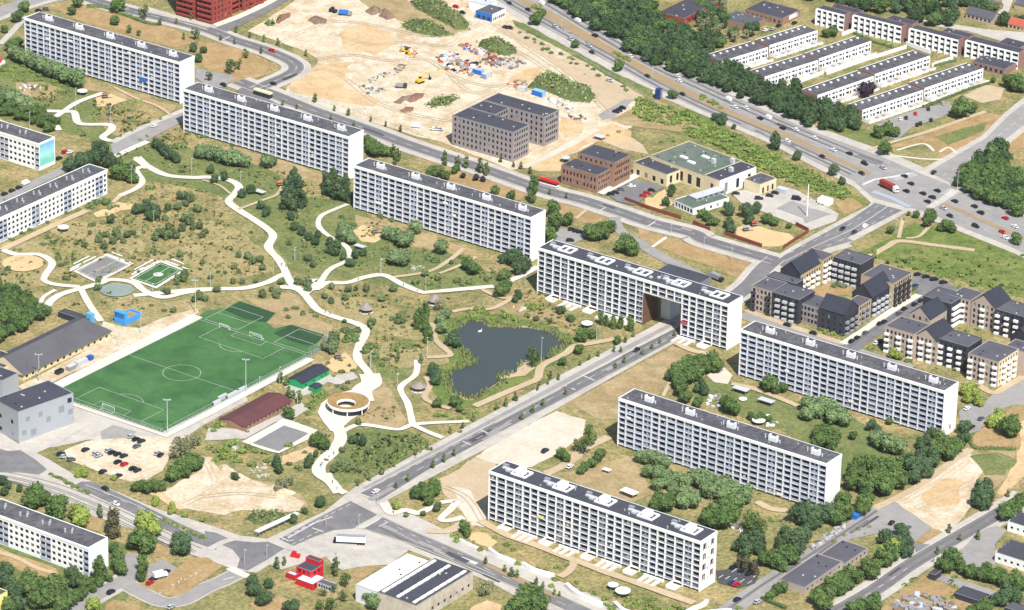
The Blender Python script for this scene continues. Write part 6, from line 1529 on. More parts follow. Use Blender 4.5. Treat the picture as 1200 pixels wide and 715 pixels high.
Tg('broad',300,60, '60,590,36 95,600,22', 'round tree in front of the right half of the second slab block', 'trees before the second slab')
Tg('young',300,60, '320,255,18 500,330,16 425,310,12 145,280,12 220,298,12 405,358,12 530,392,12 620,370,12 700,395,12 780,420,12 270,10,14', 'young street tree on the pavement along the sandy building site', 'street trees along the building site')
Tg('young',120,0, '722,160,14 795,190,14 875,212,14 948,230,14 640,205,12 715,225,12 860,275,13 400,115,13 480,90,14 955,100,12', 'young street tree on the road by the red brick tower', 'street trees by the red tower')
Tg('broad',580,0, '220,105,36 240,85,26 265,70,18', 'round tree on the verge of the highway beside the showroom', 'verge trees by the showroom')
Tg('broad',580,0, '435,240,24 670,358,32 960,512,28', 'single round tree on the verge of the highway', 'single verge trees')
Tg('scrub',580,0, '240,45,28 215,35,22 270,65,20 650,285,20 680,300,22 710,315,22 730,325,18 665,290,18', 'bush on the dry median of the highway near the building site', 'median bushes')
Tg('scrub',800,0, '110,520,24 100,535,18 150,545,26 175,560,22 205,580,18', 'bush on the dry median of the highway near the school', 'median bushes near the school')
Tg('dark',760,130, '400,40,34 360,30,25 385,60,22 460,85,14', 'dark tree on the verge above the green scrub', 'dark verge trees')
Tg('conifer',760,130, '690,165,44', 'cone-shaped dark tree on the highway verge behind the school', 'single trees')
Tg('dark',760,130, '800,240,28 1002,322,30 1050,380,22', 'dark bushy tree at the lower edge of the highway by the junction', 'trees above the junction')
Tg('broad',960,130, '355,205,38', 'single round tree on the verge of the big junction', 'single trees')
Tg('broad',960,130, '600,570,36 590,600,32 690,622,36 660,630,26 720,640,24 525,562,20 485,557,12 385,645,22', 'bushy tree on the corner below the big junction', 'trees below the junction')
Tg('broad',960,130, '1070,690,36', 'single bushy tree at the right edge below the highway', 'single trees')
fill('wood',[(651,2),(672,15),(702,32),(735,52),(772,76),(797,86),(822,94),(822,40),(800,32),(775,22),(766,8),(760,-8),(645,-10)],11.0,6.5,9.5, 'woodland tree along the highway near the long brick house', 'highway wood, upper part',5,None,['wood', 'wood', 'broad', 'wood', 'dark'])
fill('wood',[(800,34),(822,58),(846,70),(868,76),(888,84),(898,98),(920,100),(940,104),(942,118),(968,122),(1000,132),(1010,150),(985,152),(950,146),(905,124),(885,118),(850,104),(822,92),(798,80)],10.0,6.0,9.5, 'woodland tree between the highway and the terrace rows', 'highway wood, lower part',6,None,['wood', 'wood', 'dark', 'wood'])
fill('broad',[(818,-6),(850,-6),(852,24),(838,42),(880,30),(898,25),(896,32),(850,48),(834,56),(820,44)],9,5,7.5, 'tree in the gardens above the first terrace', 'garden trees above the terraces',8,None,['broad', 'wood', 'grey'])
fill('wood',[(920,-12),(960,0),(1000,8),(1040,12),(1068,20),(1085,26),(1125,26),(1125,5),(1160,22),(1205,36),(1205,26),(1168,20),(1160,-14)],12.5,6.5,8.5, 'woodland tree along the top right edge', 'top right wood',9,None,['wood', 'wood', 'dark', 'broad'])
fill('wood',[(1122,212),(1128,200),(1156,182),(1165,168),(1180,170),(1182,188),(1175,198),(1210,202),(1210,254),(1170,238),(1140,226)],10.5,7,10, 'grove tree beside the big junction', 'grove by the big junction',10,None,['broad', 'wood', 'broad'])
fill('wood',[(-10,332),(20,340),(44,352),(58,364),(46,378),(22,388),(-10,398)],10,6.5,9.5, 'tree in the wood behind the sports club hall', 'wood behind the club hall',11,None,['broad', 'wood', 'broad'])
fill('scrub',[(745,112),(800,130),(860,155),(895,175),(935,195),(975,212),(1000,228),(990,232),(950,222),(910,206),(870,186),(830,168),(790,148),(755,142),(740,130)],7.6,4.0,7.0, 'bush in the scrub between the school and the highway', 'scrub behind the school',12)
fill('shrub',[(610,32),(640,48),(700,80),(745,106),(738,108),(690,86),(640,60),(604,40)],10,2.4,4.0, 'low shrub on the bank between building site and highway', 'shrubs on the highway bank',13)
fill('scrub',[(1005,292),(1050,292),(1100,310),(1160,330),(1205,345),(1205,352),(1150,345),(1080,322),(1030,306)],17,3.5,6.0, 'bush in the green strip behind the dark quarter', 'bushes behind the dark quarter',14)
fill('scrub',[(0,66),(60,86),(95,100),(88,112),(40,100),(0,86)],9,3,5, 'bush at the foot of the willow row', 'bushes under the willows',15)
fill('broad',[(-5,112),(40,122),(75,140),(60,150),(20,136),(-5,128)],10,5,7, 'leafy tree behind the mural block', 'trees behind the mural block',16)
Tg('dark',960,0, '250,488,44 275,480,34', 'purple-black tree in front of the third terrace row', 'x')
for o in list(C.objects)[-6:]:
 if o.name.startswith('crown'): o.data=KINDS['purple'][1][0]
for o in C.objects:
 if o.get('group')=='x': o['group']='purple trees'
Tg('broad',960,0, '770,590,54 825,585,30 745,610,34', 'round tree at the end of the resident car park', 'trees at the resident car park')
Tg('broad',960,0, '1060,450,48 1030,440,40 1090,470,34 940,435,16', 'tree beside the lane by the gravel court', 'trees by the gravel court')
Tg('broad',960,0, '370,700,40 320,715,34 410,715,30 75,170,30 40,180,26', 'bushy tree by the terraces', 'bushes by the terraces')
Tg('shrub',0,180, '490,280,34 580,260,38 600,290,25 525,260,30 420,300,18 355,320,16 160,410,18 120,430,18 255,370,15 60,460,16', 'shrub along the foot of the low block by the volleyball court', 'shrubs along the low block')
Tg('dark',0,180, '600,355,25', 'single dark bush-like tree beside the grey strip', 'single trees')
Tg('shrub',0,180, '500,380,25 560,372,20 230,490,20 260,450,20 290,480,18 340,490,16 310,560,25 360,590,18 400,570,20 330,600,20 235,590,15 45,620,25 20,650,20 360,670,25 410,660,18 545,670,18 110,520,16 80,520,14', 'shrub on the dry meadow around the volleyball court', 'shrubs round the volleyball court')
Tg('pine',0,180, '460,490,20 530,460,26 565,500,26 550,440,20 610,470,24 625,430,26 690,440,24 665,475,18 720,430,16 485,430,14 580,440,18 640,450,18', 'young pine on the meadow between the low block and the small courts', 'pines above the small courts')
Tg('dark',0,180, '740,300,30 790,290,36 830,320,40 810,340,30 850,312,26', 'dark tree in the clump on the left meadow', 'clump on the left meadow')
Tg('pine',0,180, '905,290,24 960,285,24 1065,300,24 890,350,20 985,225,30 1020,240,30 1000,270,22 870,430,34 900,440,32 840,450,26 910,400,24 955,440,26 980,400,26 1020,360,32 1075,390,24 1040,400,20 1100,440,22 1000,350,24', 'young dark pine on the big left meadow', 'pines on the big left meadow')
Tg('shrub',0,180, '805,185,24 835,180,14 975,550,20 990,660,28 960,680,24 755,575,14 1095,590,16 720,560,18 735,530,14 830,520,18 800,550,14 880,540,16 930,560,14', 'low shrub on the meadow above the small green court', 'shrubs above the green court')
Tg('pine',140,150, '700,690,22 645,685,18 465,560,20', 'small pine beside the bend of the big meadow', 'small pines by the bend')
Tg('shrub',140,150, '845,270,22 830,320,20 740,260,20 700,200,22 610,90,16 330,95,34 350,80,22 300,100,20 460,45,18', 'low shrub under the second slab block', 'shrubs under the second slab')
Tg('shrub',320,200, '845,465,36 880,485,26 595,240,32 640,265,22 440,290,20 370,250,20 240,190,16 90,390,18', 'shrub along the foot of the third slab block', 'shrubs under the third slab')
Tg('pine',320,200, '825,555,24 890,575,22 965,495,14 505,630,18 650,635,24 770,600,22', 'young pine beside the white path under the third slab block', 'pines by the white path')
Tg('scrub',320,200, '1055,515,34 1085,540,30 1030,460,25 850,610,25 1000,590,26 1075,600,22', 'light bush on the slope right of the white path', 'light bushes on the slope')
Tg('shrub',440,260, '285,185,30 325,210,24 600,305,18 215,325,20 290,335,24 440,315,26 510,325,26 475,335,22 340,305,20 130,510,28 110,535,22 160,530,18 640,270,18', 'shrub on the meadow between third slab block and pond', 'shrubs above the pond')
Tg('scrub',440,260, '500,480,18 570,475,30 525,505,22 600,490,18 635,520,20 700,500,30 740,515,30 770,532,20 820,500,20 690,480,16 860,460,32 820,450,26 900,465,22 545,470,20 665,535,16', 'bush on the upper shore of the pond', 'bushes on the pond shore')
Tg('dark',440,260, '1000,475,28 1055,525,22 770,395,26 755,420,20', 'dark bush before the left part of the gateway slab block', 'dark bushes before the gateway slab')
Tg('pine',440,260, '95,355,24 35,415,22 870,522,18 940,532,14 600,310,16', 'small pine on the meadow above the pond', 'small pines above the pond')
Tg('shrub',400,360, '140,220,32 180,250,22 240,280,24 270,225,22 90,120,26 50,160,36 30,125,30 80,180,22 220,310,18 160,200,22 120,240,22 200,215,18 310,75,36 280,60,24', 'shrub on the slope between the white path and the thicket', 'shrubs on the slope by the white path')
Tg('young',400,360, '300,220,18 305,270,20 160,85,24 430,280,22', 'slender young tree on the slope between white path and thicket', 'slender trees on the slope')
Tg('scrub',400,360, '520,580,24 670,570,26 730,562,22 560,585,22 600,600,20 640,595,20 690,590,18', 'bush between the pond and the boulevard', 'bushes by the boulevard')
Tg('young',400,360, '715,600,15 655,640,14 590,665,15 835,540,15 890,508,14 945,490,14 1070,410,10', 'young tree along the upper edge of the boulevard by the pond', 'boulevard trees by the pond')
Tg('young',580,370, '145,545,16 205,505,17 260,470,16 380,412,14 650,270,14 700,240,14 798,195,14 848,165,14 893,140,13 968,98,12', 'young street tree on the lower side of the boulevard near the gateway', 'lower boulevard trees')
Tg('young',580,370, '230,392,12 285,360,12 345,332,14 300,320,16 460,255,13 510,225,13 558,205,14 645,180,14 680,185,12 705,130,14 748,100,13 110,440,18 60,470,18', 'young street tree on the upper side of the boulevard near the gateway', 'upper boulevard trees')
Tg('young',400,480, '295,410,14 360,368,17 493,298,17 555,265,17 610,230,17 975,35,16', 'young street tree on the lower side of the boulevard near the crossroads', 'lower boulevard trees by the crossroads')
Tg('young',400,480, '150,368,14 220,330,20 400,235,13 465,195,13 90,400,12', 'young street tree on the upper side of the boulevard near the crossroads', 'upper boulevard trees by the crossroads')
Tg('shrub',400,480, '60,165,26 110,170,26 195,190,18 150,230,22 65,245,16 20,290,30 40,320,24 90,385,20', 'shrub on the green meadow beside the white lane', 'shrubs of the green meadow')
Tg('pine',200,280, '50,85,20 170,125,16 70,190,26 40,210,24 250,270,22 155,305,26 185,325,18 15,385,18 130,325,20 215,205,16', 'small pine between the small green court and the football pitch', 'pines by the green court')
Tg('pine',200,280, '365,85,20 420,95,22 440,120,24 485,110,22 500,155,22 345,150,20 365,175,16 390,230,18 460,225,16 335,230,18', 'small pine on the meadow left of the path junction', 'pines left of the path junction')
Tg('pine',200,280, '495,300,26 575,290,26 600,230,24 545,270,18 745,232,30 740,262,28 690,230,26 570,310,20', 'small pine in the islands of the path junction', 'pines in the path junction')
Tg('pine',200,280, '740,105,24 770,140,22 640,20,18', 'dark young pine on the lawn above the path junction', 'pines above the junction')
Tg('shrub',200,280, '625,380,18 675,370,22 640,420,22 710,400,22 765,390,20 785,415,18', 'shrub in the brown triangle between junction and pitch', 'shrubs of the brown triangle')
Tg('pine',200,280, '880,545,42 870,580,32', 'tall pine at the upper right corner of the pitch', 'tall pines at the pitch')
Tg('shrub',200,280, '940,490,24 970,500,26 1010,490,26 960,540,26 1000,530,24 980,520,22 940,550,20', 'shrub in the island inside the white path bend', 'shrubs inside the path bend')
Tg('pine',200,280, '870,260,20 835,310,18 945,315,22 960,270,22 1060,265,24 865,335,20 1005,270,16 1085,450,24 940,445,14', 'small pine on the meadow round the pointed shelter', 'pines round the pointed shelter')
Tg('shrub',200,280, '1090,580,30 1060,600,26 1080,640,26', 'shrub on the outer side of the white path bend', 'shrubs outside the path bend')
Tg('shrub',0,320, '885,200,18 940,200,18 820,175,14 770,190,14 915,230,10 530,80,14', 'low shrub on the brown ground beside the pitch', 'shrubs beside the pitch')
Tg('pine',0,320, '530,75,22 535,40,20 1075,125,24 900,100,22 880,90,16 990,30,22 960,50,20', 'small pine along the white path by the small courts', 'pines by the small courts')
Tg('shrub',860,270, '560,290,30 590,300,22 540,300,20', 'bush in the courtyard of the dark brick block', 'courtyard bushes')
Tg('scrub',860,270, '240,440,16 200,435,16 470,530,20 500,545,22 540,555,22 590,560,18 660,540,14 70,420,16 100,430,14', 'bush along the front of the dark brick block', 'bushes along the dark block')
Tg('lime',960,320, '400,430,32 430,445,26 390,400,26', 'yellow-green tree at the corner of the beige terrace', 'yellow-green corner trees')
Tg('scrub',960,320, '280,398,22 480,470,22 740,520,24 850,605,18 950,590,24 640,510,14 860,300,20 800,310,18', 'bush along the beige terrace', 'bushes along the beige terrace')
def near_path(p):
 return (int(p.x//6),int(p.y//6)) in PATHCELLS
def tufts(name,areas,n,m,s0,s1,seed):
 rs=random.Random(seed); b=MB(); k=0
 for px,share in areas:
  xs=[p[0] for p in px]; ys=[p[1] for p in px]; c=0
  while c < n*share:
   x,y=rs.uniform(min(xs),max(xs)),rs.uniform(min(ys),max(ys)); 
   if not pnt_in((x,y),px): c+=.15; continue
   c+=1
   if noise.noise(Vector((x*.05,y*.09,seed))) < rs.uniform(-.5,.35): continue
   p=G(x,y); s=rs.uniform(s0,s1)
   if pnt_in((x,y),POND) or pnt_in((x,y),LINK) or near_path(p): continue
   for _ in range(3):
    a=rs.uniform(0,6.28); d=Vector((math.cos(a),math.sin(a),0)); o=p+Vector((rs.uniform(-s,s),rs.uniform(-s,s),0))*.7
    b.poly([o-d*s*.7,o+d*s*.7,o+d*s*.4+Vector((d.y*s*.5,-d.x*s*.5,s)),o-d*s*.5+Vector((d.y*s*.5,-d.x*s*.5,s*.9))],m)
 b.build(name,None,kind='stuff')
LINK=q(0,60,585,500,760,412,1010,300,1010,392,800,505,620,585)
PARK=[(0,230),(60,250),(150,190),(260,190),(330,200),(420,240),(500,290),(620,330),(700,390),(680,420),(600,470),(520,520),(430,565),(380,540),(430,480),(440,400),(380,350),(330,340),(200,350),(120,380),(60,350),(0,330)]
HILL=[(20,95),(120,120),(200,140),(240,160),(200,175),(140,190),(60,140)]
LOW=[(380,500),(480,490),(520,505),(430,560),(390,570)]
tufts('meadow_tufts',[(PARK,.8),(HILL,.2)],8500,mat('dry_tuft',gs(150,138,72),gs(170,148,88),gs(120,122,58),.02,.2,2,(.6,.6,.2),1,.05),.35,1.0,3)
tufts('weed_tufts',[(PARK,.6),(LOW,.12),(HILL,.1),([(1000,300),(1060,270),(1200,300),(1200,345),(1100,325)],.05)],4200,mat('weed',gs(104,116,58),gs(92,108,52),None,.02,.2,2,(.6,.6,.2),1,.05),.5,1.5,8)
def brush(name,areas,n,m,r0,r1,seed):
 rs=random.Random(seed); b=MB()
 for px,share in areas:
  xs=[p[0] for p in px]; ys=[p[1] for p in px]; c=0
  while c < n*share:
   x,y=rs.uniform(min(xs),max(xs)),rs.uniform(min(ys),max(ys)); c+=.2
   if not pnt_in((x,y),px) or pnt_in((x,y),POND): continue
   p=G(x,y)
   if near_path(p) or noise.noise(Vector((x*.03,y*.06,seed))) < rs.uniform(-.15,.25): continue
   c+=.8; r=rs.uniform(r0,r1)
   for _ in range(16):
    d=rnd_dir(rs); d.z=abs(d.z); o=p+Vector((d.x*r,d.y*r,d.z*r*.8)); nn=(d+rnd_dir(rs)*.6).normalized(); u=nn.orthogonal().normalized()*r*.45; v=nn.cross(u)
    b.poly([o-u-v*.7,o+u-v*.6,o+u*.8+v*.7,o-u*.7+v*.6],m)
 b.build(name,None,kind='stuff')
brush('undergrowth',[(PARK,.75),(HILL,.08),(LOW,.17)],300,L_SHRUB,.5,1.5,31)
brush('light_undergrowth',[(PARK,.75),(HILL,.1),(LOW,.15)],260,L_SCRUB,.5,1.4,32)
brush('verge_weeds',[([(640,48),(700,80),(760,112),(745,124),(690,92),(640,62)],.15),([(690,172),(715,150),(760,140),(840,180),(920,215),(985,240),(960,245),(860,205),(760,165)],.45),([(860,560),(900,560),(940,600),(900,640),(850,620)],.1),([(960,640),(1020,600),(1060,560),(1040,650),(980,700)],.1),([(1040,690),(1100,660),(1150,700),(1120,715)],.2)],200,L_SCRUB,.5,1.5,33)
rs=random.Random(5); bR=MB(); PP=rough_outline([G(*p) for p in POND],.7,1.2); cP_=sum(PP,Vector())/len(PP)
for p in PP:
 for _ in range(9):
  o=p+(p-cP_).normalized()*rs.uniform(-1.6,3.5)+Vector((rs.uniform(-1,1),rs.uniform(-1,1),.15)); a=rs.uniform(0,6.28); d=Vector((math.cos(a),math.sin(a),0))*.35; hh=rs.uniform(.7,1.9)
  if noise.noise(o*.06) < -.12: continue
  bR.poly([o-d,o+d,o+d*.6+Vector((d.y,-d.x,hh)),o-d*.6+Vector((d.y,-d.x,hh*.9))],L_SCRUB if rs.random() < .6 else L_GREY)
bR.build('reeds',None,kind='stuff')
print('plants',N_T[0])
# ------------------------------------------------------------------ vehicles
PAINT=dict(k=flat('black_paint',srgb(34,36,42),.3,.5),w=flat('white_car_paint',srgb(238,238,236),.3,.5),s=flat('silver_car_paint',srgb(176,180,186),.3,.5),g=flat('grey_car_paint',srgb(98,102,110),.3,.5),r=flat('red_car_paint',srgb(190,28,36),.3,.5),b=flat('blue_car_paint',srgb(36,60,110),.3,.5))
CNAME=dict(k='black',w='white',s='silver',g='dark grey',r='red',b='dark blue')
M_CGLASS=flat('car_glass',srgb(30,34,42),.15,.6)
M_LAMP=flat('headlight_glass',srgb(230,230,220),.2,.5)
def loft(secs,m,b):
 """closed body through cross sections (x, half width, z0, z1)"""
 k=len(b.v); i0=b.mi(m)
 for x,hw,z0,z1 in secs: b.v+=[(x,-hw,z0),(x,hw,z0),(x,hw*.96,z1),(x,-hw*.96,z1)]
 n=len(secs)
 for i in range(n-1):
  a=k+4*i; c=a+4
  for j in range(4): b.f.append([a+j,a+(j+1) % 4,c+(j+1) % 4,c+j]); b.m.append(i0)
 b.f.append([k+3,k+2,k+1,k]); b.m.append(i0); e=k+4*(n-1); b.f.append([e,e+1,e+2,e+3]); b.m.append(i0)
def wheel_mesh():
 b=MB(); b.bar((0,-.11,0),(0,.11,0),.33,M_BLACK,10); return b.mesh('wheel')
WHEEL=wheel_mesh()
_cars={}
def car_proto(kind_,c):
 if (kind_,c) in _cars: return _cars[(kind_,c)]
 m=PAINT[c]; bd=MB(); gl=MB()
 if kind_=='car':
  loft([(-2.15,.78,.35,.75),(-2.05,.88,.25,.95),(-.9,.90,.22,.98),(.9,.90,.22,.95),(1.9,.86,.25,.78),(2.15,.74,.35,.62)],m,bd)
  loft([(-1.55,.74,.95,1.25),(-1.2,.72,.95,1.45),(.15,.72,.95,1.47),(.5,.72,.95,1.38)],m,bd)
  loft([(-2.0,.76,.94,.97),(-1.5,.75,.94,1.36),(.45,.745,.94,1.37),(1.15,.76,.93,.96)],M_CGLASS,gl)
  wx=(-1.3,1.32); L=2.15
 elif kind_=='estate':
  loft([(-2.3,.82,.35,.95),(-2.2,.9,.28,1.05),(.9,.93,.25,1.05),(1.9,.9,.28,.98),(2.3,.8,.35,.75)],m,bd)
  loft([(-2.15,.78,1.04,1.45),(-1.9,.76,1.04,1.68),(.1,.76,1.04,1.70),(.5,.76,1.04,1.55)],m,bd)
  loft([(-2.22,.80,1.03,1.08),(-2.0,.785,1.03,1.55),(.45,.785,1.03,1.56),(1.2,.8,1.02,1.06)],M_CGLASS,gl)
  wx=(-1.4,1.4); L=2.3
 else:
  loft([(-2.5,.92,.4,1.9),(-2.45,.95,.3,2.05),(1.0,.95,.3,2.1),(1.7,.93,.3,1.35),(2.4,.9,.32,1.1),(2.5,.82,.4,.8)],m,bd)
  loft([(1.02,.90,1.2,2.02),(1.3,.90,1.2,1.75),(1.72,.88,1.2,1.37)],M_CGLASS,gl)
  wx=(-1.6,1.6); L=2.5
 _cars[(kind_,c)]=(bd.mesh('body'),gl.mesh('window'),wx,L); return _cars[(kind_,c)]
HL=MB(); HL.box(-.06,.06,-.2,.2,-.09,.09,M_LAMP); HLM=HL.mesh('headlight')
def car(px,py,c,ang,label,group,kind_='car',z=.5,name='car'):
 bd,gl,wx,L=car_proto(kind_,c); p=G(px,py,.7)
 t=thing({'van': 'van', 'estate': 'car'}.get(kind_,name),(p.x,p.y,z-.02),ang,label, 'van' if kind_=='van' else 'car',group)
 link(bpy.data.objects.new('body',bd),t); link(bpy.data.objects.new('window',gl),t)
 for x in wx:
  for y in (-.8,.8):
   o=bpy.data.objects.new('wheel',WHEEL); o.location=(x,y,.33); link(o,t)
 for y in (-.55,.55):
  o=bpy.data.objects.new('headlight',HLM); o.location=(L-.08,y,.68); link(o,t)
 return t
def ang_of(p0,p1):
 d=G(*p1)-G(*p0); return math.atan2(d.y,d.x)
def cars(ox,oy,txt,ang,label,group,z=.55):
 """entries x,y,colour[kind]; the label's {} takes the colour, {n} what singles it out"""
 for e in txt.split():
  x,y,c=e.split(','); k={'v': 'van', 'e': 'estate'}.get(c[1:2], 'car')
  car(ox+float(x)*K,oy+float(y)*K,c[0],ang,label.format(CNAME[c[0]]).replace('car', 'van',1) if k=='van' else label.format(CNAME[c[0]]),group,k,z)
HWU=ang_of((951,158),(700,40)); HWL=ang_of((700,60),(951,180)); HW2=ang_of((1090,240),(1200,286))
cars(580,0, '250,20,wv 445,115,wv 540,195,ke 730,305,w 985,412,w 994,438,w',HWU, '{} car on the upper carriageway before the wood', 'cars on the upper carriageway')
cars(580,0, '80,20,k 180,55,k 325,145,s 410,215,s 510,250,s 525,285,k 825,415,k 1015,512,k',HWL, '{} car on the lower carriageway beside the building site', 'cars on the lower carriageway')
cars(800,0, '245,540,wv 280,580,w 340,585,w',HWU, '{} car on the upper carriageway above the school', 'cars above the school')
cars(760,130, '603,42,k 645,40,wv 725,95,k 795,103,w 895,147,w 998,213,w 1085,232,k',HWU, '{} car on the upper carriageway nearing the junction', 'cars nearing the junction')
cars(760,130, '940,250,k 750,165,w',HWL, '{} car on the lower carriageway nearing the junction', 'cars nearing the junction below')
cars(960,130, '245,287,ke 345,310,s 230,340,k',HWL, '{} car just before the stop line of the big junction', 'cars before the junction')
cars(960,130, '460,355,k 495,395,k 560,448,k 638,433,k 470,435,k 610,470,ke 585,492,k',HWU, '{} car in the middle of the big junction', 'cars on the junction')
cars(960,130, '732,490,k 838,518,k 872,553,ke 1057,627,w',HWU, '{} car waiting right of the big junction', 'cars right of the junction')
cars(960,130, '672,528,s 708,570,k 845,625,ke 990,657,r 1005,687,w',HW2, '{} car driving away below the big junction', 'cars leaving the junction')
cars(960,130, '1005,582,r',HWU, '{} car right of the big junction near the edge', 'red car at the junction')
cars(960,130, '620,335,ke',ang_of((1110,210),(1180,150)), '{} car entering the road up the hill', 'car on the hill road')
cars(960,130, '125,640,k 187,660,k',ang_of((1030,245),(980,275)), '{} car on the road down from the junction', 'cars on the east road')
cars(960,130, '250,625,we',ang_of((980,290),(1030,250)), '{} car on the road up to the junction', 'car up to the junction')
VA=math.atan2(BV.y,BV.x); UA=TH
cars(860,270, '995,240,k 1040,252,k 1085,265,k',UA+.9, '{} car in the row at the green edge behind the dark quarter', 'cars in the green-edge row')
cars(960,320, '620,36,k 672,52,k',UA+.9, '{} car in the row at the green edge behind the dark quarter', 'cars in the green-edge row')
cars(960,320, '520,70,b 550,150,k 515,170,k 460,195,k 430,220,g',VA, '{} car parked along the street of the dark quarter, upper end', 'cars on the quarter street, upper end')
cars(960,320, '350,265,k 328,275,k 250,325,g 205,352,k 175,370,k',VA, '{} car parked along the street of the dark quarter, lower end', 'cars on the quarter street, lower end')
cars(960,320, '330,372,be 310,380,w',VA, '{} car at the corner of the beige terrace', 'cars at the beige corner')
cars(860,270, '290,513,k 430,558,k',UA, '{} car between the slab block and the dark quarter', 'cars behind the slab')
cars(640,140, '350,405,k 375,398,k 405,382,g 462,362,w',UA+.5, '{} car in the left row of the school car park', 'left row of the school car park')
cars(640,140, '525,415,r 545,400,r 570,385,k',UA+.5, '{} car in the right row of the school car park', 'right row of the school car park')
cars(760,130, '472,447,k 597,475,ke',UA+.6, '{} car in front of the cream school wing', 'cars at the cream wing')
cars(760,130, '655,460,k 685,445,k 800,478,kv',UA+.3, '{} car beside the cream cube', 'cars at the cream cube')
CP=ang_of(Z(0,500,540,130),Z(0,500,600,170))
cars(0,500, '330,150,k 345,165,s 385,180,g',CP+1.2, '{} car on the left side of the sandy car park', 'left side of the sandy car park')
cars(0,500, '462,127,k 520,147,s 535,157,s',VA-.1, '{} car in the upper row of the sandy car park', 'upper row of the sandy car park')
cars(0,500, '588,130,s 605,142,k 635,150,k 670,160,k',VA-.1, '{} car in the middle row of the sandy car park', 'middle row of the sandy car park')
cars(0,500, '637,193,k 672,205,r 718,228,k 743,238,k',VA-.1, '{} car in the lower row of the sandy car park', 'lower row of the sandy car park')
cars(0,500, '556,245,k 640,268,k',VA-.1, '{} car at the hedge side of the sandy car park', 'hedge side of the sandy car park')
cars(0,500, '710,55,s 735,70,k 765,80,k 740,108,g',VA-.1, '{} car by the pitch corner of the sandy car park', 'pitch corner of the sandy car park')
cars(0,500, '850,145,s 868,155,k',VA+.2, '{} car by the thicket of the sandy car park', 'thicket side of the sandy car park')
cars(0,500, '570,338,k 625,420,w',ang_of(Z(0,500,500,330),Z(0,500,760,460)), '{} car driving on the tramway road', 'cars on the tramway road')
cars(0,560, '600,620,ke 925,700,s',ang_of(Z(0,560,480,680),Z(0,560,640,590)), '{} car driving on the side street', 'cars on the side street')
cars(0,560, '900,510,k 825,552,k 810,570,r',VA, '{} car beside the white box van', 'cars beside the box van')
cars(240,560, '925,75,w',ang_of((430,580),(500,542)), '{} car on the boulevard near the crossroads', 'car on the boulevard')
cars(580,370, '765,187,k',ang_of((792,388),(700,437)), '{} car on the boulevard near the gateway', 'car near the gateway')
cars(640,480, '-5,225,ke',VA, '{} car on the white gravel lot', 'car on the gravel lot')
cars(640,480, '130,310,w',VA, '{} car on the pale track behind the renovated slab', 'car on the pale track')
cars(800,560, '275,485,k 322,505,k 360,520,k',VA-.2, '{} car in the upper row of the residents car park', 'upper row of the residents car park')
cars(800,560, '290,578,r 268,568,b',VA-.2, '{} car in the lower row of the residents car park', 'lower row of the residents car park')
cars(800,560, '295,660,k 405,672,s',VA-.1, '{} car at the mouth of the access road', 'cars at the access road')
cars(960,560, '392,245,k 445,262,k 480,272,g',VA+.1, '{} car on the asphalt yard by the bare lot', 'cars on the asphalt yard')
cars(960,440, '875,235,g 825,280,k 800,180,w',VA, '{} car on the small parking beside the end wall', 'cars by the end wall')
cars(0,180, '25,220,k 65,202,k 103,185,k 140,162,wv',VA, '{} car parked behind the low block', 'cars behind the low block')
cars(0,60, '350,545,r 378,548,w 320,580,k',VA, '{} car beside the mural', 'cars beside the mural')
cars(0,60, '835,405,w',VA, '{} car on the lane between the upper slab blocks', 'car on the lane')
cars(120,0, '655,460,k 925,455,k 918,275,r',UA, '{} car behind the second slab block', 'cars behind the second slab')
cars(400,0, '405,685,wv 500,700,w 530,702,s',UA+.4, '{} car on the pale sand by the grey brick block', 'cars on the pale sand')
cars(400,0, '890,150,k 912,152,k',UA, '{} car by the blue-fronted showroom', 'cars by the showroom')
cars(400,0, '620,38,r 655,70,k',UA, '{} car beside the long green mound', 'cars by the green mound')
cars(580,0, '655,605,k 690,585,k 670,598,k',UA+.3, '{} car on the small asphalt pad', 'cars on the asphalt pad')
cars(580,0, '620,437,s',UA, '{} car on the gravel by the highway bank', 'car by the bank')
cars(960,0, '440,645,w 470,638,k 520,615,r 590,590,k',VA+.6, '{} car in the upper row of the terrace car park', 'upper row of the terrace car park')
cars(960,0, '605,650,k 530,675,k 670,560,s 548,668,k',VA+.6, '{} car in the lower row of the terrace car park', 'lower row of the terrace car park')
cars(800,0, '450,165,w 490,158,s 605,125,k 520,140,k 375,190,k',VA, '{} car above the first terrace', 'cars above the first terrace')
cars(640,140, '140,597,k 165,605,k 185,610,k 130,655,k',UA+.7, '{} car behind the gateway slab block', 'cars behind the gateway slab')
cars(0,0, '210,60,k 250,50,g',UA+.3, '{} car on the road in the top left corner', 'cars in the corner')
def vehicle(name,label,cat,px,py,ang,parts,z=.5,wheels=(),wr=.5,hw=1.15):
 p=G(px,py,1.2); t=thing(name,(p.x,p.y,z-.02),ang,label,cat)
 for nm,boxes in parts:
  b=MB()
  for bx in boxes: b.box(*bx)
  b.build(nm,t)
 for x in wheels:
  for y in (-hw+.15,hw-.15):
   o=bpy.data.objects.new('wheel',WHEEL); o.location=(x,y,wr); o.scale=(wr/.33,1.4,wr/.33); link(o,t)
 return t
vehicle('lorry', 'red container lorry with a white cab on the big junction', 'lorry',*Z(960,130,382,420),HWL,[
 ('trailer',[(-7.2,3.0,-1.25,1.25,1.2,3.9,flat('oxide_red',srgb(150,56,50),.7))]),('chassis',[(-7.0,5.8,-.6,.6,.6,1.19,M_BLACK)]),('cab',[(3.5,5.9,-1.22,1.22,.7,2.6,M_WHITEP),(3.5,5.3,-1.2,1.2,2.61,3.5,M_WHITEP)]),('windscreen',[(5.91,5.95,-1.1,1.1,1.7,2.5,M_CGLASS)])],.5,(-6,-4.8,-3.6,2.4,4.8),.5)
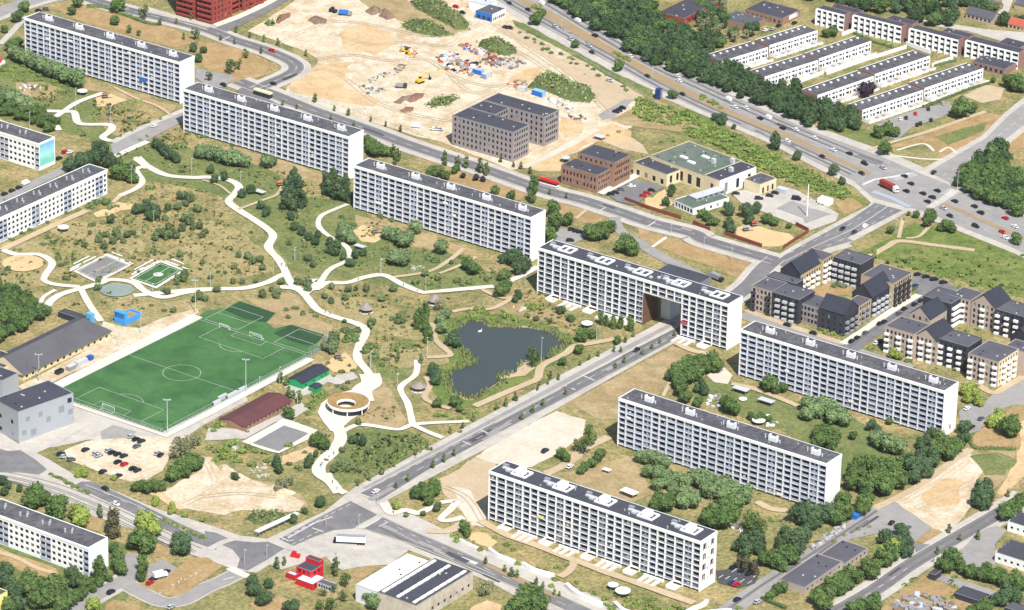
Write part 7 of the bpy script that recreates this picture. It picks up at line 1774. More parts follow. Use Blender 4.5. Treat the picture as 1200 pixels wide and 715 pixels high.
vehicle('bus', 'red and white city bus on the street behind the slabs', 'bus',*Z(500,80,657,625),UA+.02,[
 ('body',[(-6,6,-1.27,1.27,.4,1.3,M_WHITEP),(-6,6,-1.26,1.26,2.3,3.1,M_RED),(-6,-5.6,-1.26,1.26,1.31,2.29,M_RED)]),('window',[(-5.59,5.98,-1.24,1.24,1.31,2.29,M_CGLASS)]),('roof_unit',[(-4,0,-.9,.9,3.11,3.4,M_RED)])],.5,(-3.6,4),.5)
vehicle('bus', 'dark bus with a cream roof parked behind the second slab block', 'bus',*Z(120,0,868,512),UA-.02,[
 ('body',[(-6,6,-1.27,1.27,.4,1.3,M_NAVY),(-6,6,-1.26,1.26,2.3,3.2,flat('cream_paint',srgb(226,210,170),.6))]),('window',[(-5.98,5.98,-1.24,1.24,1.31,2.29,M_CGLASS)])],.5,(-3.6,4),.5)
vehicle('trailer', 'white box trailer parked on the gravel plot by the crossroads', 'trailer',*Z(240,560,790,345),UA+.55,[
 ('box',[(-6.5,6.5,-1.28,1.28,1.1,3.7,M_WHITEP)]),('roof',[(-6.45,6.45,-1.24,1.24,3.71,3.8,M_GREY)]),('coupling',[(-7.6,-6.51,-1.1,1.1,.6,2.2,M_BLACK)]),('chassis',[(-6.4,6.4,-.6,.6,.7,1.09,M_BLACK)])],.45,(3.4,4.6,5.8),.5)
vehicle('box_van', 'white box van parked under the trees by the side street', 'van',*Z(0,560,865,530),VA-.4,[
 ('box',[(-3.2,1.6,-1.15,1.15,.8,3.0,M_WHITEP)]),('cab',[(1.65,3.3,-1.0,1.0,.5,2.0,M_WHITEP)]),('windscreen',[(3.31,3.35,-.9,.9,1.2,1.9,M_CGLASS)])],.5,(-2,2.3),.4,1.0)
vehicle('lorry', 'white lorry beside the flat institute at the top', 'lorry',*Z(800,0,590,95),VA,[
 ('box',[(-5,3,-1.25,1.25,1,3.6,M_WHITEP)]),('cab',[(3.2,5.2,-1.2,1.2,.5,2.8,M_LGREY)]),('windscreen',[(5.21,5.25,-1.0,1.0,1.6,2.5,M_CGLASS)])],.3,(-4,-2.8,4),.5)
vehicle('box_van', 'dark box van by the mouth of the track behind the gateway slab', 'van',*Z(760,220,370,490),UA-.2,[
 ('box',[(-4,2,-1.2,1.2,.8,3.1,M_GREY)]),('cab',[(2.1,4,-1.1,1.1,.5,2.2,M_NAVY)]),('windscreen',[(4.01,4.05,-.9,.9,1.3,2.0,M_CGLASS)])],.5,(-2.6,2.9),.45,1.05)
def excavator(px,py,ang,label):
 p=G(px,py,1.0); t=thing('excavator',(p.x,p.y,.2),ang,label, 'excavator')
 for y in (-1.25,1.25):
  b=MB(); b.box(-2.2,2.2,y-.3,y+.3,.1,.9,M_BLACK); b.build('track',t)
 b=MB(); b.box(-2.4,1.2,-1.4,1.4,1.0,2.2,M_YELLOW); b.build('upper_body',t)
 b=MB(); b.box(.1,1.7,.3,1.4,2.2,3.4,M_CGLASS); b.box(.05,1.75,.25,1.45,3.41,3.55,M_YELLOW); b.build('cab',t)
 b=MB(); b.bar((1.2,-.3,1.8),(3.6,-.3,5.4),.32,M_YELLOW,6); b.bar((3.6,-.3,5.4),(6.4,-.3,4.2),.28,M_YELLOW,6); b.build('boom',t)
 b=MB(); b.bar((6.4,-.3,4.2),(7.2,-.3,1.6),.26,M_BLACK,6); b.build('arm',t)
 b=MB(); b.prism([(6.7,-.9),(7.9,-.9),(7.9,.3),(6.7,.3)],.6,1.6,M_BLACK); b.build('bucket',t)
excavator(*Z(400,0,425,440),VA-.2, 'yellow excavator with a raised arm on the building site')
vehicle('dump_truck', 'grey tipper lying beside the excavator on the building site', 'dump truck',*Z(400,0,322,465),UA+.5,[('tipper_body',[(-3,1.4,-1.3,1.3,1.0,2.4,M_GREY)]),('cab',[(1.6,3.4,-1.2,1.2,.6,2.6,M_NAVY)])],.2,(-2,2.4),.6)
vehicle('wheel_loader', 'yellow machine among scrap in the middle of the building site', 'loader',*Z(400,0,352,280),UA,[('body',[(-2.6,.8,-1.3,1.3,.8,2.2,M_YELLOW)]),('cab',[(-.6,.9,-.9,.9,2.21,3.3,M_CGLASS)]),('shovel',[(2.2,3.6,-1.5,1.5,.3,1.4,M_YELLOW)]),('lift_arm',[(.81,2.19,-.3,.3,1.1,1.5,M_YELLOW)])],.2,(-1.6,1.0),.8,1.4)
vehicle('tractor', 'dark tractor near the top left of the building site', 'tractor',*Z(300,0,0,0) if False else (390.5,12.5),UA,[('body',[(-2.4,2.4,-1.2,1.2,.7,2.0,M_NAVY)]),('cab',[(-1.4,.2,-1,1,2.01,3.1,M_CGLASS)])],.2,(-1.4,1.4),.8,1.3)
vehicle('dump_truck', 'blue tipper truck beside the dark tractor on the building site', 'dump truck',405,16,UA+.4,[('tipper_body',[(-4,1.4,-1.3,1.3,1.0,3.0,M_BLUE)]),('cab',[(1.6,3.6,-1.2,1.2,.6,2.6,M_GREY)])],.2,(-2.6,2.6),.6)
def crate(name,label,cat,px,py,sx,sy,sz,ang,m,roof=None,z=.2):
 p=G(px,py,sz/2); t=thing(name,(p.x,p.y,z),ang,label,cat)
 b=MB(); b.box(-sx/2,sx/2,-sy/2,sy/2,0,sz,m); 
 n=max(2,int(sx/1.2))
 for i in range(n): b.box(-sx/2+sx*(i+.3)/n,-sx/2+sx*(i+.6)/n,-sy/2-.07,-sy/2-.001,.1,sz-.1,m)
 b.build('shell',t)
 b=MB(); b.box(-sx/2-.05,sx/2+.05,-sy/2-.1,sy/2+.05,sz+.001,sz+.12,roof or m); b.build('lid',t)
 b=MB(); b.box(sx/2+.001,sx/2+.06,-sy*.4,sy*.4,.1,sz-.15,roof or M_GREY); b.build('door',t)
 return t
crate('container', 'blue site container behind the grey brick block', 'container',*Z(500,80,605,135),7,3.4,3.0,UA-.05,M_BLUE,flat('pale_blue_lid',srgb(130,176,216),.6))
crate('container', 'blue container at the right end of the scrap yard', 'container',*Z(400,0,740,388),6,3,2.8,UA,M_BLUE,flat('pale_blue_lid2',srgb(150,180,210),.6))
crate('container', 'pale blue container in front of the blue one in the scrap yard', 'container',*Z(400,0,785,408),3,6,2.8,UA,flat('faded_blue',srgb(120,144,178),.6),M_LGREY)
crate('skip', 'grey skip beside the blue site container', 'skip',*Z(500,80,515,112),5,3,2,UA+.3,M_LGREY)
crate('clothing_bank', 'dark blue tall bin standing by the highway bank', 'bin',*Z(580,0,885,508),3.2,3.2,5.5,UA+.2,flat('navy_blue',srgb(40,58,110),.5))
crate('site_tent', 'white tent with a pale wall at the edge of the school slab', 'tent',*Z(760,130,955,490),7,5,3,UA,M_WHITEP,M_WHITEP)
crate('bike_shed', 'pale shelter beside the cream cube', 'shelter',*Z(760,130,725,432),6,4,2.6,UA,M_LGREY,M_LGREY)
crate('blue_bins', 'blue tarpaulined bins at the top of the access road', 'bin',*Z(800,560,937,205),5,3,2,VA,M_BLUE,M_BLUE)
crate('dumpster', 'dark skip on the sandy strip beside the pitch', 'skip',*Z(0,320,320,535),4.5,2.2,1.8,VA,M_NAVY,M_BLACK)
crate('container', 'grey stack of goals and gear beside the pitch', 'container',*Z(0,320,385,512),5,2.4,2.2,VA,M_GREY,M_LGREY)
crate('container', 'pale gear container beside the pitch next to the blue cover', 'container',*Z(0,320,440,485),7,2.4,2.2,VA,M_LGREY,M_LGREY)
crate('covered_pallet', 'blue covered pallet on the sandy strip beside the pitch', 'pallet',*Z(0,320,488,460),2.6,2.4,2,VA,flat('royal_blue',srgb(52,84,170),.6))
def blue_box():
 p=G(*Z(0,320,690,240),1.5); t=thing('blue_stage',(p.x,p.y,0),VA, 'open blue painted stage box with a wooden floor beside the pitch path', 'stage')
 m=flat('bright_blue',srgb(70,150,220),.6)
 for nm,bx in (('back_wall',(-6,-5.5,-3.5,3.5,0,6.0)),('side_wall',(-5.49,6,-3.5,-3.1,0,3.2)),('side_wall',(-5.49,6,3.1,3.5,0,3.2)),('front_wall',(5.6,6,-3.09,3.09,0,3.2)),('tower',(-6,-3.5,-3.09,3.09,3.2,6.1))):
  b=MB(); b.box(*bx,m); b.build(nm,t)
 b=MB(); b.box(-3.4,5.59,-3.09,3.09,1.8,2.2,M_BROWN); b.build('stage_floor',t)
blue_box()
# ------------------------------------------------------------------ mounds,rubble
def mound(name,px,h,m,label,rough=.35,seed=1,peaks=3):
 P=[G(*p) for p in px]; c=sum(P,Vector())/len(P); rings=5; P=rough_outline(P,1.7,1.8); n=len(P); b=MB(); i0=b.mi(m)
 c=sum(P,Vector())/n
 for k in range(rings):
  f=k/rings
  for p in P:
   v=c.lerp(p,1-f*.92); zz=h*math.sin(f*math.pi/2)**.9
   nz_=noise.noise(Vector((v.x*.16,v.y*.16,seed)))*rough*h*(.3+f)
   b.v.append((v.x,v.y,max(.0,zz+nz_) if k else .05))
 b.v.append((c.x,c.y,h*1.02))
 for k in range(rings-1):
  for j in range(n):
   b.f.append([k*n+j,k*n+(j+1) % n,(k+1)*n+(j+1) % n,(k+1)*n+j]); b.m.append(i0)
 for j in range(n): b.f.append([(rings-1)*n+j,(rings-1)*n+(j+1) % n,rings*n]); b.m.append(i0)
 if m.name=='weedy_earth':
  r_=random.Random(seed+len(px)+int(px[0][0])); N=len(b.v)
  for _ in range(int(n*rings*1.5)):
   o=Vector(b.v[r_.randrange(N)])+Vector((r_.uniform(-1.5,1.5),r_.uniform(-1.5,1.5),r_.uniform(0,.5))); d=rnd_dir(r_); d.z=abs(d.z)+.3; u=d.orthogonal().normalized()*r_.uniform(.3,.9); w=d.normalized().cross(u)
   b.poly([o-u-w*.7,o+u-w*.6,o+u*.8+w*.7,o-u*.7+w*.6],r_.choice((L_SCRUB,L_SHRUB,L_GREY)))
 me=b.mesh(name)
 bm=bmesh.new(); bm.from_mesh(me); bmesh.ops.recalc_face_normals(bm,faces=bm.faces); bm.to_mesh(me); bm.free()
 return link(bpy.data.objects.new(name,me),None,None,label, 'mound')
M_WEEDS=mat('weedy_earth',gs(96,112,52),gs(116,122,64),gs(82,100,46),.05,.2,.8,(.5,.5,.35),1,.05,bump=.6)
M_DIRT=mat('dark_dirt',gs(138,112,92),gs(152,128,104),gs(120,96,78),.08,.3,.8,(.5,.5,.25),1,.05,bump=.4)
M_REDDIRT=mat('red_brown_dirt',gs(140,96,74),gs(154,110,86),None,.08,.3,.8,(.5,.5,.25),1,.05,bump=.4)
mound('earth_mound',q(400,0,370,10,430,-10,520,0,620,70,690,130,680,160,620,165,480,90,390,45),5,M_WEEDS, 'long mound overgrown with green weeds at the top of the building site')
mound('earth_mound',q(400,0,330,130,380,100,470,110,560,160,600,190,540,200,430,190,350,160),2.6,M_WEEDS, 'low weedy mound below the long green one')
mound('earth_mound',q(400,0,740,250,770,215,830,205,930,260,945,290,900,305,820,290),4,M_WEEDS, 'green overgrown mound behind the scrap yard')
mound('earth_mound',q(500,80,540,110,600,40,660,15,720,40,780,90,880,100,920,150,880,190,780,180,650,130),4.5,M_WEEDS, 'large green overgrown mound behind the grey brick block')
mound('earth_mound',q(400,0,130,65,170,40,210,50,205,75,160,85),3,M_DIRT, 'brown earth heap, the smaller of the pair on the upper sand')
mound('earth_mound',q(400,0,195,90,220,50,260,70,290,100,240,112),3.2,M_DIRT, 'brown earth heap, the larger of the pair on the upper sand')
mound('earth_mound',q(400,0,350,545,400,505,450,505,440,530,380,560),1.2,M_REDDIRT, 'red-brown earth ridge in the middle of the building site')
mound('earth_mound',q(400,0,300,600,350,578,400,580,390,600,340,616),.9,M_REDDIRT, 'flat red-brown heap near the street side of the building site')
mound('earth_mound',q(400,0,440,570,520,520,600,515,650,530,570,575,480,582),.7,M_WEEDS, 'flat grassy patch of earth beside the grey brick block')
mound('earth_mound',q(400,0,270,560,330,520,420,510,350,550,320,570),1.0,M_DIRT, 'pale brown ridge next to the red-brown one')
mound('earth_mound',q(120,0,935,125,960,85,1020,70,1025,85,985,115,950,130),2.0,M_REDDIRT, 'red-brown heap near the road by the red brick tower')
mound('earth_mound',q(120,0,870,125,900,110,935,120,925,140,885,142),1.3,M_WEEDS, 'small weedy heap near the red brick tower')
mound('earth_mound',q(300,0,0,0,0,0,0,0) if False else [(361,24),(370,18),(380,22),(383,28),(368,29)],1.6,M_DIRT, 'small pale brown heap at the upper left of the sand')
mound('earth_mound',q(300,60,960,110,1000,90,1040,110,1010,125),1,M_TAN, 'sand heap beside the excavator')
mound('earth_mound',q(240,560,220,225,280,185,400,185,440,210,390,240,290,250),1.8,M_WEEDS, 'green overgrown heap on the lower sand lot')
mound('earth_mound',q(160,440,440,490,480,480,530,510,500,540,450,520),2.2,M_SAND, 'pale sand heap at the corner of the sand lot')
mound('earth_mound',q(160,440,690,610,730,590,790,620,860,640,800,670,720,640),2.0,M_SAND, 'pale sand heap among bushes at the right end of the sand lot')
mound('earth_mound',q(160,440,510,545,540,535,560,555,530,568),1.4,M_WEEDS, 'small green heap on the sand lot')
rs=random.Random(21)
RUB=[M_GREY,M_LGREY,M_ORANGE,M_DIRT,M_NAVY,M_WHITEP,M_BRICKRD,M_TIMBER,M_GREY,M_DIRT,M_LGREY,M_BLACK]
def rubble(name,px,n,s0,s1,label,mats):
 xs=[p[0] for p in px]; ys=[p[1] for p in px]; b=MB(); c=0
 while c < n:
  x,y=rs.uniform(min(xs),max(xs)),rs.uniform(min(ys),max(ys))
  if not pnt_in((x,y),px): continue
  c+=1; p=G(x,y); s=rs.uniform(s0,s1); a=rs.uniform(0,3.14); m=rs.choice(mats)
  u=Vector((math.cos(a),math.sin(a),0))*s*rs.uniform(.4,1.3); v=Vector((-math.sin(a),math.cos(a),0))*s*rs.uniform(.3,.8); h=s*rs.uniform(.4,.9); t=Vector((rs.uniform(-.3,.3),rs.uniform(-.3,.3),0))*s
  k=len(b.v); i0=b.mi(m)
  for z,o in ((.1,Vector()),(.2+h,t)):
   for sx,sy in ((-1,-1),(1,-1),(1,1),(-1,1)): b.v.append(tuple(p+u*sx+v*sy*rs.uniform(.7,1)+o+Vector((0,0,z))))
  for f in ((4,5,6,7),(0,1,5,4),(1,2,6,5),(2,3,7,6),(3,0,4,7)): b.f.append([k+j for j in f]); b.m.append(i0)
 o=b.build(name,None,kind='stuff',label=label)
rubble('scrap_heap',q(400,0,510,330,560,285,640,300,650,330,720,340,820,310,870,320,830,370,760,350,700,420,640,410,560,375),150,.5,1.9, 'mixed scrap and rubble spread over the sand',RUB+[M_ORANGE]*3)
rubble('scrap_heap',q(400,0,640,240,700,245,760,270,820,300,800,320,740,300,660,270),50,.5,1.6, 'line of coloured scrap by the green mound',RUB+[M_BLUE,M_RED])
rubble('scrap_heap',q(400,0,820,330,900,320,1000,330,1030,350,920,375,840,370),60,.5,1.6, 'rubble beside the scrap yard',[M_GREY,M_LGREY,M_DIRT,M_TIMBER])
rubble('rubble_heap',q(400,0,300,260,340,250,430,285,400,310,360,330,330,290),40,.4,1.3, 'scrap round the yellow machine',RUB+[M_YELLOW])
rubble('rubble_heap',q(400,0,130,480,200,468,240,490,190,515,140,510),40,.4,1.2, 'ring of broken concrete',[M_GREY,M_LGREY,M_DIRT])
rubble('rubble_heap',q(400,0,80,470,160,430,200,400,260,395,330,350,350,345,350,365,300,410,220,420,160,450,110,480),46,.4,1.3, 'scattered rubble piles on the sand',[M_GREY,M_DIRT,M_DIRT,M_LGREY])
rubble('rubble_heap',q(500,80,640,160,720,170,800,210,780,240,680,200,640,190),50,.4,1.4, 'pale rubble behind the grey brick block',[M_LGREY,M_GREY,M_WHITEP,M_DIRT])
rubble('rubble_heap',q(500,80,440,90,500,60,540,80,530,100,470,110),24,.4,1.4, 'brown heap of timber and soil',[M_DIRT,M_ORANGE,M_TIMBER])
rubble('rubble_heap',q(500,80,760,255,850,260,860,285,800,285),14,.5,1.4, 'dark machinery parts on the sand',[M_NAVY,M_GREY,M_DIRT])
rubble('rubble_heap',q(800,560,690,370,760,310,860,265,880,280,800,340,700,400),60,.3,1.1, 'pale rubble along the access road',[M_LGREY,M_GREY,M_GREY,M_PAVE,M_DIRT])
rubble('rubble_heap',q(960,560,0,330,80,270,140,250,130,290,40,345),40,.3,1.1, 'pale rubble piles by the access road',[M_LGREY,M_PAVE,M_GREY])
rubble('timber_yard',q(960,560,400,700,440,650,560,620,650,640,740,690,740,730,420,730),90,.5,2.2, 'broken timber and pale sheets of the scrapyard',[M_TIMBER,M_LGREY,M_DIRT,M_GREY,M_GREENP if False else M_TIMBER])
rubble('stones',q(160,440,620,520,680,480,740,500,720,540,660,560),24,.3,.9, 'pale stones on the sand',[M_SAND,M_LGREY])
rubble('stones',q(740,390,400,340,470,330,510,370,480,410,410,400),30,.4,1.3, 'stones and planks of the back garden',[M_LGREY,M_TIMBER,M_WHITEP])
rubble('stones',q(740,390,640,450,720,440,800,480,760,510,660,490),26,.4,1.2, 'stones and planks of the far back garden',[M_LGREY,M_TIMBER,M_WHITEP])
rubble('stones',q(0,60,90,190,160,170,230,190,200,220,120,215),26,.4,1.1, 'white stones in the hollow beside the willows',[M_LGREY,M_WHITEP,M_DIRT])
rubble('boulders',q(0,560,850,630,900,600,1000,540,1060,520,1070,530,960,590,870,640),16,.4,.8, 'boulders on the dry lawn',[M_TIMBER,M_LGREY])
rubble('cobble_piles',q(240,400,150,580,180,560,200,570,160,590),5,.3,.8, 'stones in the thicket',[M_LGREY])
rubble('stones',q(440,260,740,460,800,460,820,490,760,490),12,.4,1.0, 'stones above the pond',[M_SAND,M_LGREY])
rubble('stones',q(320,200,740,510,820,520,800,550,740,545),14,.3,.8, 'pale stones on the lawn',[M_LGREY,M_SAND])
rubble('garden_clutter',q(800,560,220,240,300,250,360,270,340,300,240,280),14,.5,1.3, 'pale clutter in the garden',[M_WHITEP,M_LGREY,M_TIMBER])
# ------------------------------------------------------------------ park furniture
def court(name,px,m,lv): return sheet(name,px,m,lv)
court('court_edge',q(0,180,395,640,575,545,715,605,525,705),M_PATH,9); court('grey_ball_court',q(0,180,415,638,573,557,695,607,522,690),M_COURT,11)
court('court_edge',q(0,180,695,680,868,580,1005,635,845,735),M_PATH,9.2); court('green_ball_court',q(0,180,715,680,868,592,982,636,842,722),M_TURF,11.2)
def small_lines(a,b_,c,d,lv=12):
 ln=lambda p,r: dashes('pitch_lines',[p,r],lv,.3,90,0,False)
 ln(a,b_); ln(b_,c); ln(c,d); ln(d,a); mid=lambda p,r: ((p[0]+r[0])/2,(p[1]+r[1])/2); ln(mid(a,d),mid(b_,c))
small_lines(*q(0,180,730,680,867,601,968,637,842,712))
dd=[G(*Z(0,180,855,660))+Vector((math.cos(t),math.sin(t),0))*2.6 for t in [i*math.pi/8 for i in range(16)]]
link(bpy.data.objects.new('centre_spot',sheet_mesh('centre_spot',dd,.72,M_LINE)),None, 'structure')
small_lines(*q(0,180,425,638,573,563,686,608,522,684))
def bench_row(p0,p1,label,group,h=.5,w=.7):
 a,b_=G(*p0),G(*p1); d=(b_-a); L=d.length; t=thing('bench',(a.x,a.y,0),math.atan2(d.y,d.x),label, 'bench',group)
 b=MB(); b.box(0,L,0,w,h-.14,h,M_WHITE); b.build('seat',t)
 for k in range(4):
  b=MB(); x=L*(k+.3)/4; b.box(x,x+.3,.1,w-.1,0,h-.141,M_LGREY); b.build('leg',t)
for i,(x0,y0,x1,y1) in enumerate(((380,630,520,562),(400,605,485,562),(380,640,430,615))): bench_row(Z(0,180,x0,y0),Z(0,180,x1,y1),['longest', 'upper', 'shortest'][i]+' white bench step on the left side of the grey ball court', 'benches of the grey court',.5+.3*(i==1))
for i,(x0,y0,x1,y1) in enumerate(((575,548,715,600),(605,540,660,560))): bench_row(Z(0,180,x0,y0),Z(0,180,x1,y1),['longer', 'shorter'][i]+' white bench step on the right side of the grey ball court', 'benches of the grey court')
for i,(x0,y0,x1,y1) in enumerate(((715,660,860,585),(730,635,830,582),(728,648,780,620))): bench_row(Z(0,180,x0,y0),Z(0,180,x1,y1),['longest', 'upper', 'shortest'][i]+' white bench step on the left side of the green ball court', 'benches of the green court',.5+.3*(i==1))
for i,(x0,y0,x1,y1) in enumerate(((890,585,1015,630),(925,575,990,600))): bench_row(Z(0,180,x0,y0),Z(0,180,x1,y1),['longer', 'shorter'][i]+' white bench step on the right side of the green ball court', 'benches of the green court')
def shelter(px,py,r,label,hr=3.2):
 p=G(px,py,2.4); t=thing('pointed_shelter',(p.x,p.y,0),.3,label, 'shelter', 'pointed-roof shelters')
 b=MB(); n=8; Rr=r
 for i in range(n):
  a0,a1=2*math.pi*i/n,2*math.pi*(i+1)/n
  A,B_=(Rr*math.cos(a0),Rr*math.sin(a0),2.2),(Rr*math.cos(a1),Rr*math.sin(a1),2.2); c0,c1=(.25*math.cos(a0),.25*math.sin(a0),2.2+hr),(.25*math.cos(a1),.25*math.sin(a1),2.2+hr)
  b.poly([A,B_,c1,c0],M_TIMBER); b.poly([B_,A,(A[0]*.9,A[1]*.9,2.1),(B_[0]*.9,B_[1]*.9,2.1)],M_BLACK)
 b.build('roof',t)
 for i in range(n):
  a=2*math.pi*(i+.5)/n; b=MB(); b.bar((Rr*.82*math.cos(a),Rr*.82*math.sin(a),0),(Rr*.82*math.cos(a),Rr*.82*math.sin(a),2.2),.1,M_WOOD,5); b.build('post',t)
 b=MB(); b.lathe([(Rr*.6,.5),(Rr*.6,.62),(Rr*.3,.62),(Rr*.3,.5)],M_TIMBER,8); b.build('bench_ring',t)
 b=MB(); b.lathe([(Rr*.95,.02),(Rr*.95,.25),(0.01,.25)],M_PATH,12); b.build('floor',t)
shelter(*Z(200,280,1058,372),3.6, 'pointed grey shelter standing alone on the meadow above the pitch')
shelter(*Z(440,260,322,420),3.6, 'pointed grey shelter beside the pale willow on the white path')
shelter(*Z(400,360,418,425),3.9, 'pointed grey shelter below the pond beside the tan path',2.2)
def canopy(px,py,r,label,m=None,square=None,z=2.6,ang=0):
 p=G(px,py,z); t=thing('canopy',(p.x,p.y,0),ang,label, 'canopy', 'white garden canopies')
 b=MB()
 if square: b.box(-square[0]/2,square[0]/2,-square[1]/2,square[1]/2,z-.25,z,m or M_WHITEP); pts=[(sx*square[0]*.42,sy*square[1]*.42) for sx in (-1,1) for sy in (-1,1)]
 else: b.lathe([(r,z-.3),(r,z),(r*.5,z+.35),(.01,z+.4)],m or M_WHITEP,14); b.lathe([(r,z-.3),(.01,z-.3)],M_GREY,14); pts=[(r*.75*math.cos(a),r*.75*math.sin(a)) for a in (0,2.1,4.2)]
 b.build('roof',t)
 for x,y in pts:
  b=MB(); b.bar((x,y,0),(x,y,z-.3),.09,M_GREY,5); b.build('post',t)
canopy(*Z(640,480,450,440),0, 'white square canopy on the earth court behind the renovated slab',None,(8,4.2),2.6,UA-.1)
canopy(*Z(640,480,328,322),0, 'small white table roof on the earth court',None,(4,2.4),1.8,UA)
canopy(*Z(740,390,592,300),0, 'grey pergola nearer the gateway on the back lawn',M_LGREY,(8,3.6),2.4,UA)
canopy(*Z(740,390,730,362),0, 'grey pergola further right on the back lawn',M_LGREY,(8,3.6),2.4,UA)
canopy(*Z(740,390,602,355),2.0, 'white round table on the back lawn',None,None,.9)
canopy(*Z(740,390,688,470),3.2, 'white dome tent in the garden behind the middle slab',None,None,2.2)
canopy(*Z(640,580,415,515),3.4, 'white round canopy in the wild strip before the renovated slab',None,None,3.0)
canopy(*Z(0,60,445,212),2.8, 'white round canopy by the cream path under the top left slab')
canopy(*Z(0,180,342,395),2.9, 'white round canopy beside the tan path along the low block')
canopy(*Z(580,370,498,38),2.8, 'white round canopy before the gateway slab block')
canopy(*Z(320,200,470,405),0, 'flat pale canopy by the sand play area under the third slab',M_LGREY,(6,3),2.2,UA)
canopy(*Z(140,150,760,340),0, 'flat pale canopy by the trio of trees under the second slab',M_LGREY,(6,3.5),2.0,UA)
canopy(*Z(480,560,1100,575),2.4, 'white parasol in the wild strip by the pale wall')
canopy(*Z(500,80,750,480),2.6, 'pale conical play hut beside the brown brick building',M_LGREY,None,3)
canopy(*Z(500,80,935,365),0, 'pale flat shelter behind the brown brick building',M_LGREY,(6,4),2.2,UA)
def pole(px,ytop,ybot,label,group,lamps=1,m=None,r=.09,name='street_lamp',cat='lamp'):
 h=min(22,max(4.5,height_of(px,ytop,ybot))); p=G(px,ybot); t=thing(name,(p.x,p.y,0),0,label,cat,group)
 b=MB(); b.bar((0,0,0),(0,0,h),r*1.3,m or M_LGREY,6,r); b.build('post',t)
 if lamps==1:
  b=MB(); b.box(-.2,.9,-.15,.15,h,h+.16,m or M_LGREY); b.build('lamp_head',t)
 elif lamps > 1:
  b=MB(); b.box(-1.6,1.6,-.12,.12,h-.2,h,M_LGREY); b.build('cross_arm',t)
  for k in range(lamps):
   b=MB(); x=-1.5+3*k/(lamps-1); b.box(x-.28,x+.28,-.3,.1,h+.01,h+.5,M_LGREY); b.build('lamp_head',t)
def poles(ox,oy,txt,label,group,**kw):
 for e in txt.split():
  x,y0,y1=[float(v) for v in e.split(',')]; pole(ox+x*K,oy+y0*K,oy+y1*K,label,group,**kw)
poles(0,420, '905,225,408', 'white floodlight mast at the corner of the pitch by the sandy car park', 'pitch floodlights',lamps=4,r=.16,name='floodlight_mast')
poles(200,280, '135,225,402', 'white floodlight mast at the far left corner of the pitch', 'pitch floodlights',lamps=4,r=.16,name='floodlight_mast')
poles(240,400, '222,100,275', 'white floodlight mast beside the maroon-roofed building', 'pitch floodlights',lamps=4,r=.16,name='floodlight_mast')
poles(0,320, '212,440,590', 'white floodlight mast in front of the club hall', 'pitch floodlights',lamps=2,r=.14,name='floodlight_mast')
poles(0,320, '640,285,385 762,205,330 825,60,110', 'thin white lamp post on the sandy ground beside the pitch', 'lamps beside the pitch')
poles(320,200, '583,480,562 825,575,655 115,425,480', 'thin white park lamp by the white path under the third slab', 'park lamps under the third slab')
poles(140,150, '390,165,258 655,235,290 948,645,715 65,205,310 185,450,510', 'thin white park lamp by the winding white path', 'park lamps on the winding path')
poles(0,60, '598,300,395 160,330,420 410,200,330', 'thin white park lamp on the lawn under the top left slab', 'park lamps under the top left slab')
poles(200,280, '215,180,268 555,100,200 670,60,120', 'thin white park lamp on the big meadow', 'park lamps on the big meadow')
poles(440,260, '28,200,292 808,295,350 280,650,715', 'thin white park lamp between the pond and the slabs', 'park lamps above the pond')
poles(400,360, '463,165,275 302,360,445 160,240,330 565,150,210', 'thin white park lamp on the slope left of the pond', 'park lamps left of the pond')
poles(580,370, '250,120,275 548,60,135 1080,0,60', 'tall thin lamp between pond and gateway', 'lamps by the gateway')
poles(240,400, '500,260,345 895,80,150 1040,180,250 405,140,235 295,200,240', 'thin white park lamp near the round pavilion', 'park lamps by the pavilion')
poles(240,560, '655,205,268 832,200,268 335,365,432 720,360,440 215,390,470 935,90,150', 'thin street lamp at the crossroads', 'street lamps at the crossroads')
poles(760,220, '450,300,400 120,200,250 300,270,320', 'thin street lamp on the street behind the gateway slab', 'street lamps behind the gateway slab')
poles(580,0, '595,60,140 850,365,430 360,110,160', 'street lamp on the highway edge', 'highway lamps')
poles(300,60, '577,230,330 607,230,335 592,240,320', 'thin white pole of the trio at the edge of the sand', 'trio of poles',lamps=0)
poles(500,80, '598,340,420', 'white flagpole beside the grey brick block', 'flagpoles',lamps=0,name='flagpole',cat='flagpole')
poles(760,130, '856,398,572', 'tall white flagpole on the stained school yard', 'flagpoles',lamps=0,r=.28,m=M_WHITEP,name='flagpole',cat='flagpole')
poles(960,130, '235,360,410 745,330,440 500,300,345', 'traffic light post at the big junction', 'traffic lights',name='traffic_light',cat='traffic light')
def goal(a,b_,ang,label,w=7.3,h=2.44,d=2.0,grp='football goals'):
 p=PT(a,b_); t=thing('goal',(p.x,p.y,.4),ang,label, 'goal',grp); r=.09
 b=MB(); b.bar((0,-w/2,0),(0,-w/2,h),r,M_WHITEP,6); b.build('post',t); b=MB(); b.bar((0,w/2,0),(0,w/2,h),r,M_WHITEP,6); b.build('post',t)
 b=MB(); b.bar((0,-w/2,h),(0,w/2,h),r,M_WHITEP,6); b.build('crossbar',t)
 b=MB()
 for k in range(9):
  y=-w/2+w*k/8; b.bar((0,y,h),(d,y,0),.03,M_LGREY,3)
 for k in range(1,5): b.bar((d*k/5,-w/2,h*(1-k/5)),(d*k/5,w/2,h*(1-k/5)),.03,M_LGREY,3)
 b.build('net',t); b=MB(); b.bar((d,-w/2,0),(d,w/2,0),.06,M_WHITEP,5); b.bar((0,-w/2,0),(d,-w/2,0),.06,M_WHITEP,5); b.bar((0,w/2,0),(d,w/2,0),.06,M_WHITEP,5); b.build('base_frame',t)
goal(-PL/2,0,PTH+math.pi, 'white football goal at the hall end of the pitch'); goal(PL/2,2,PTH, 'white football goal at the park end of the pitch')
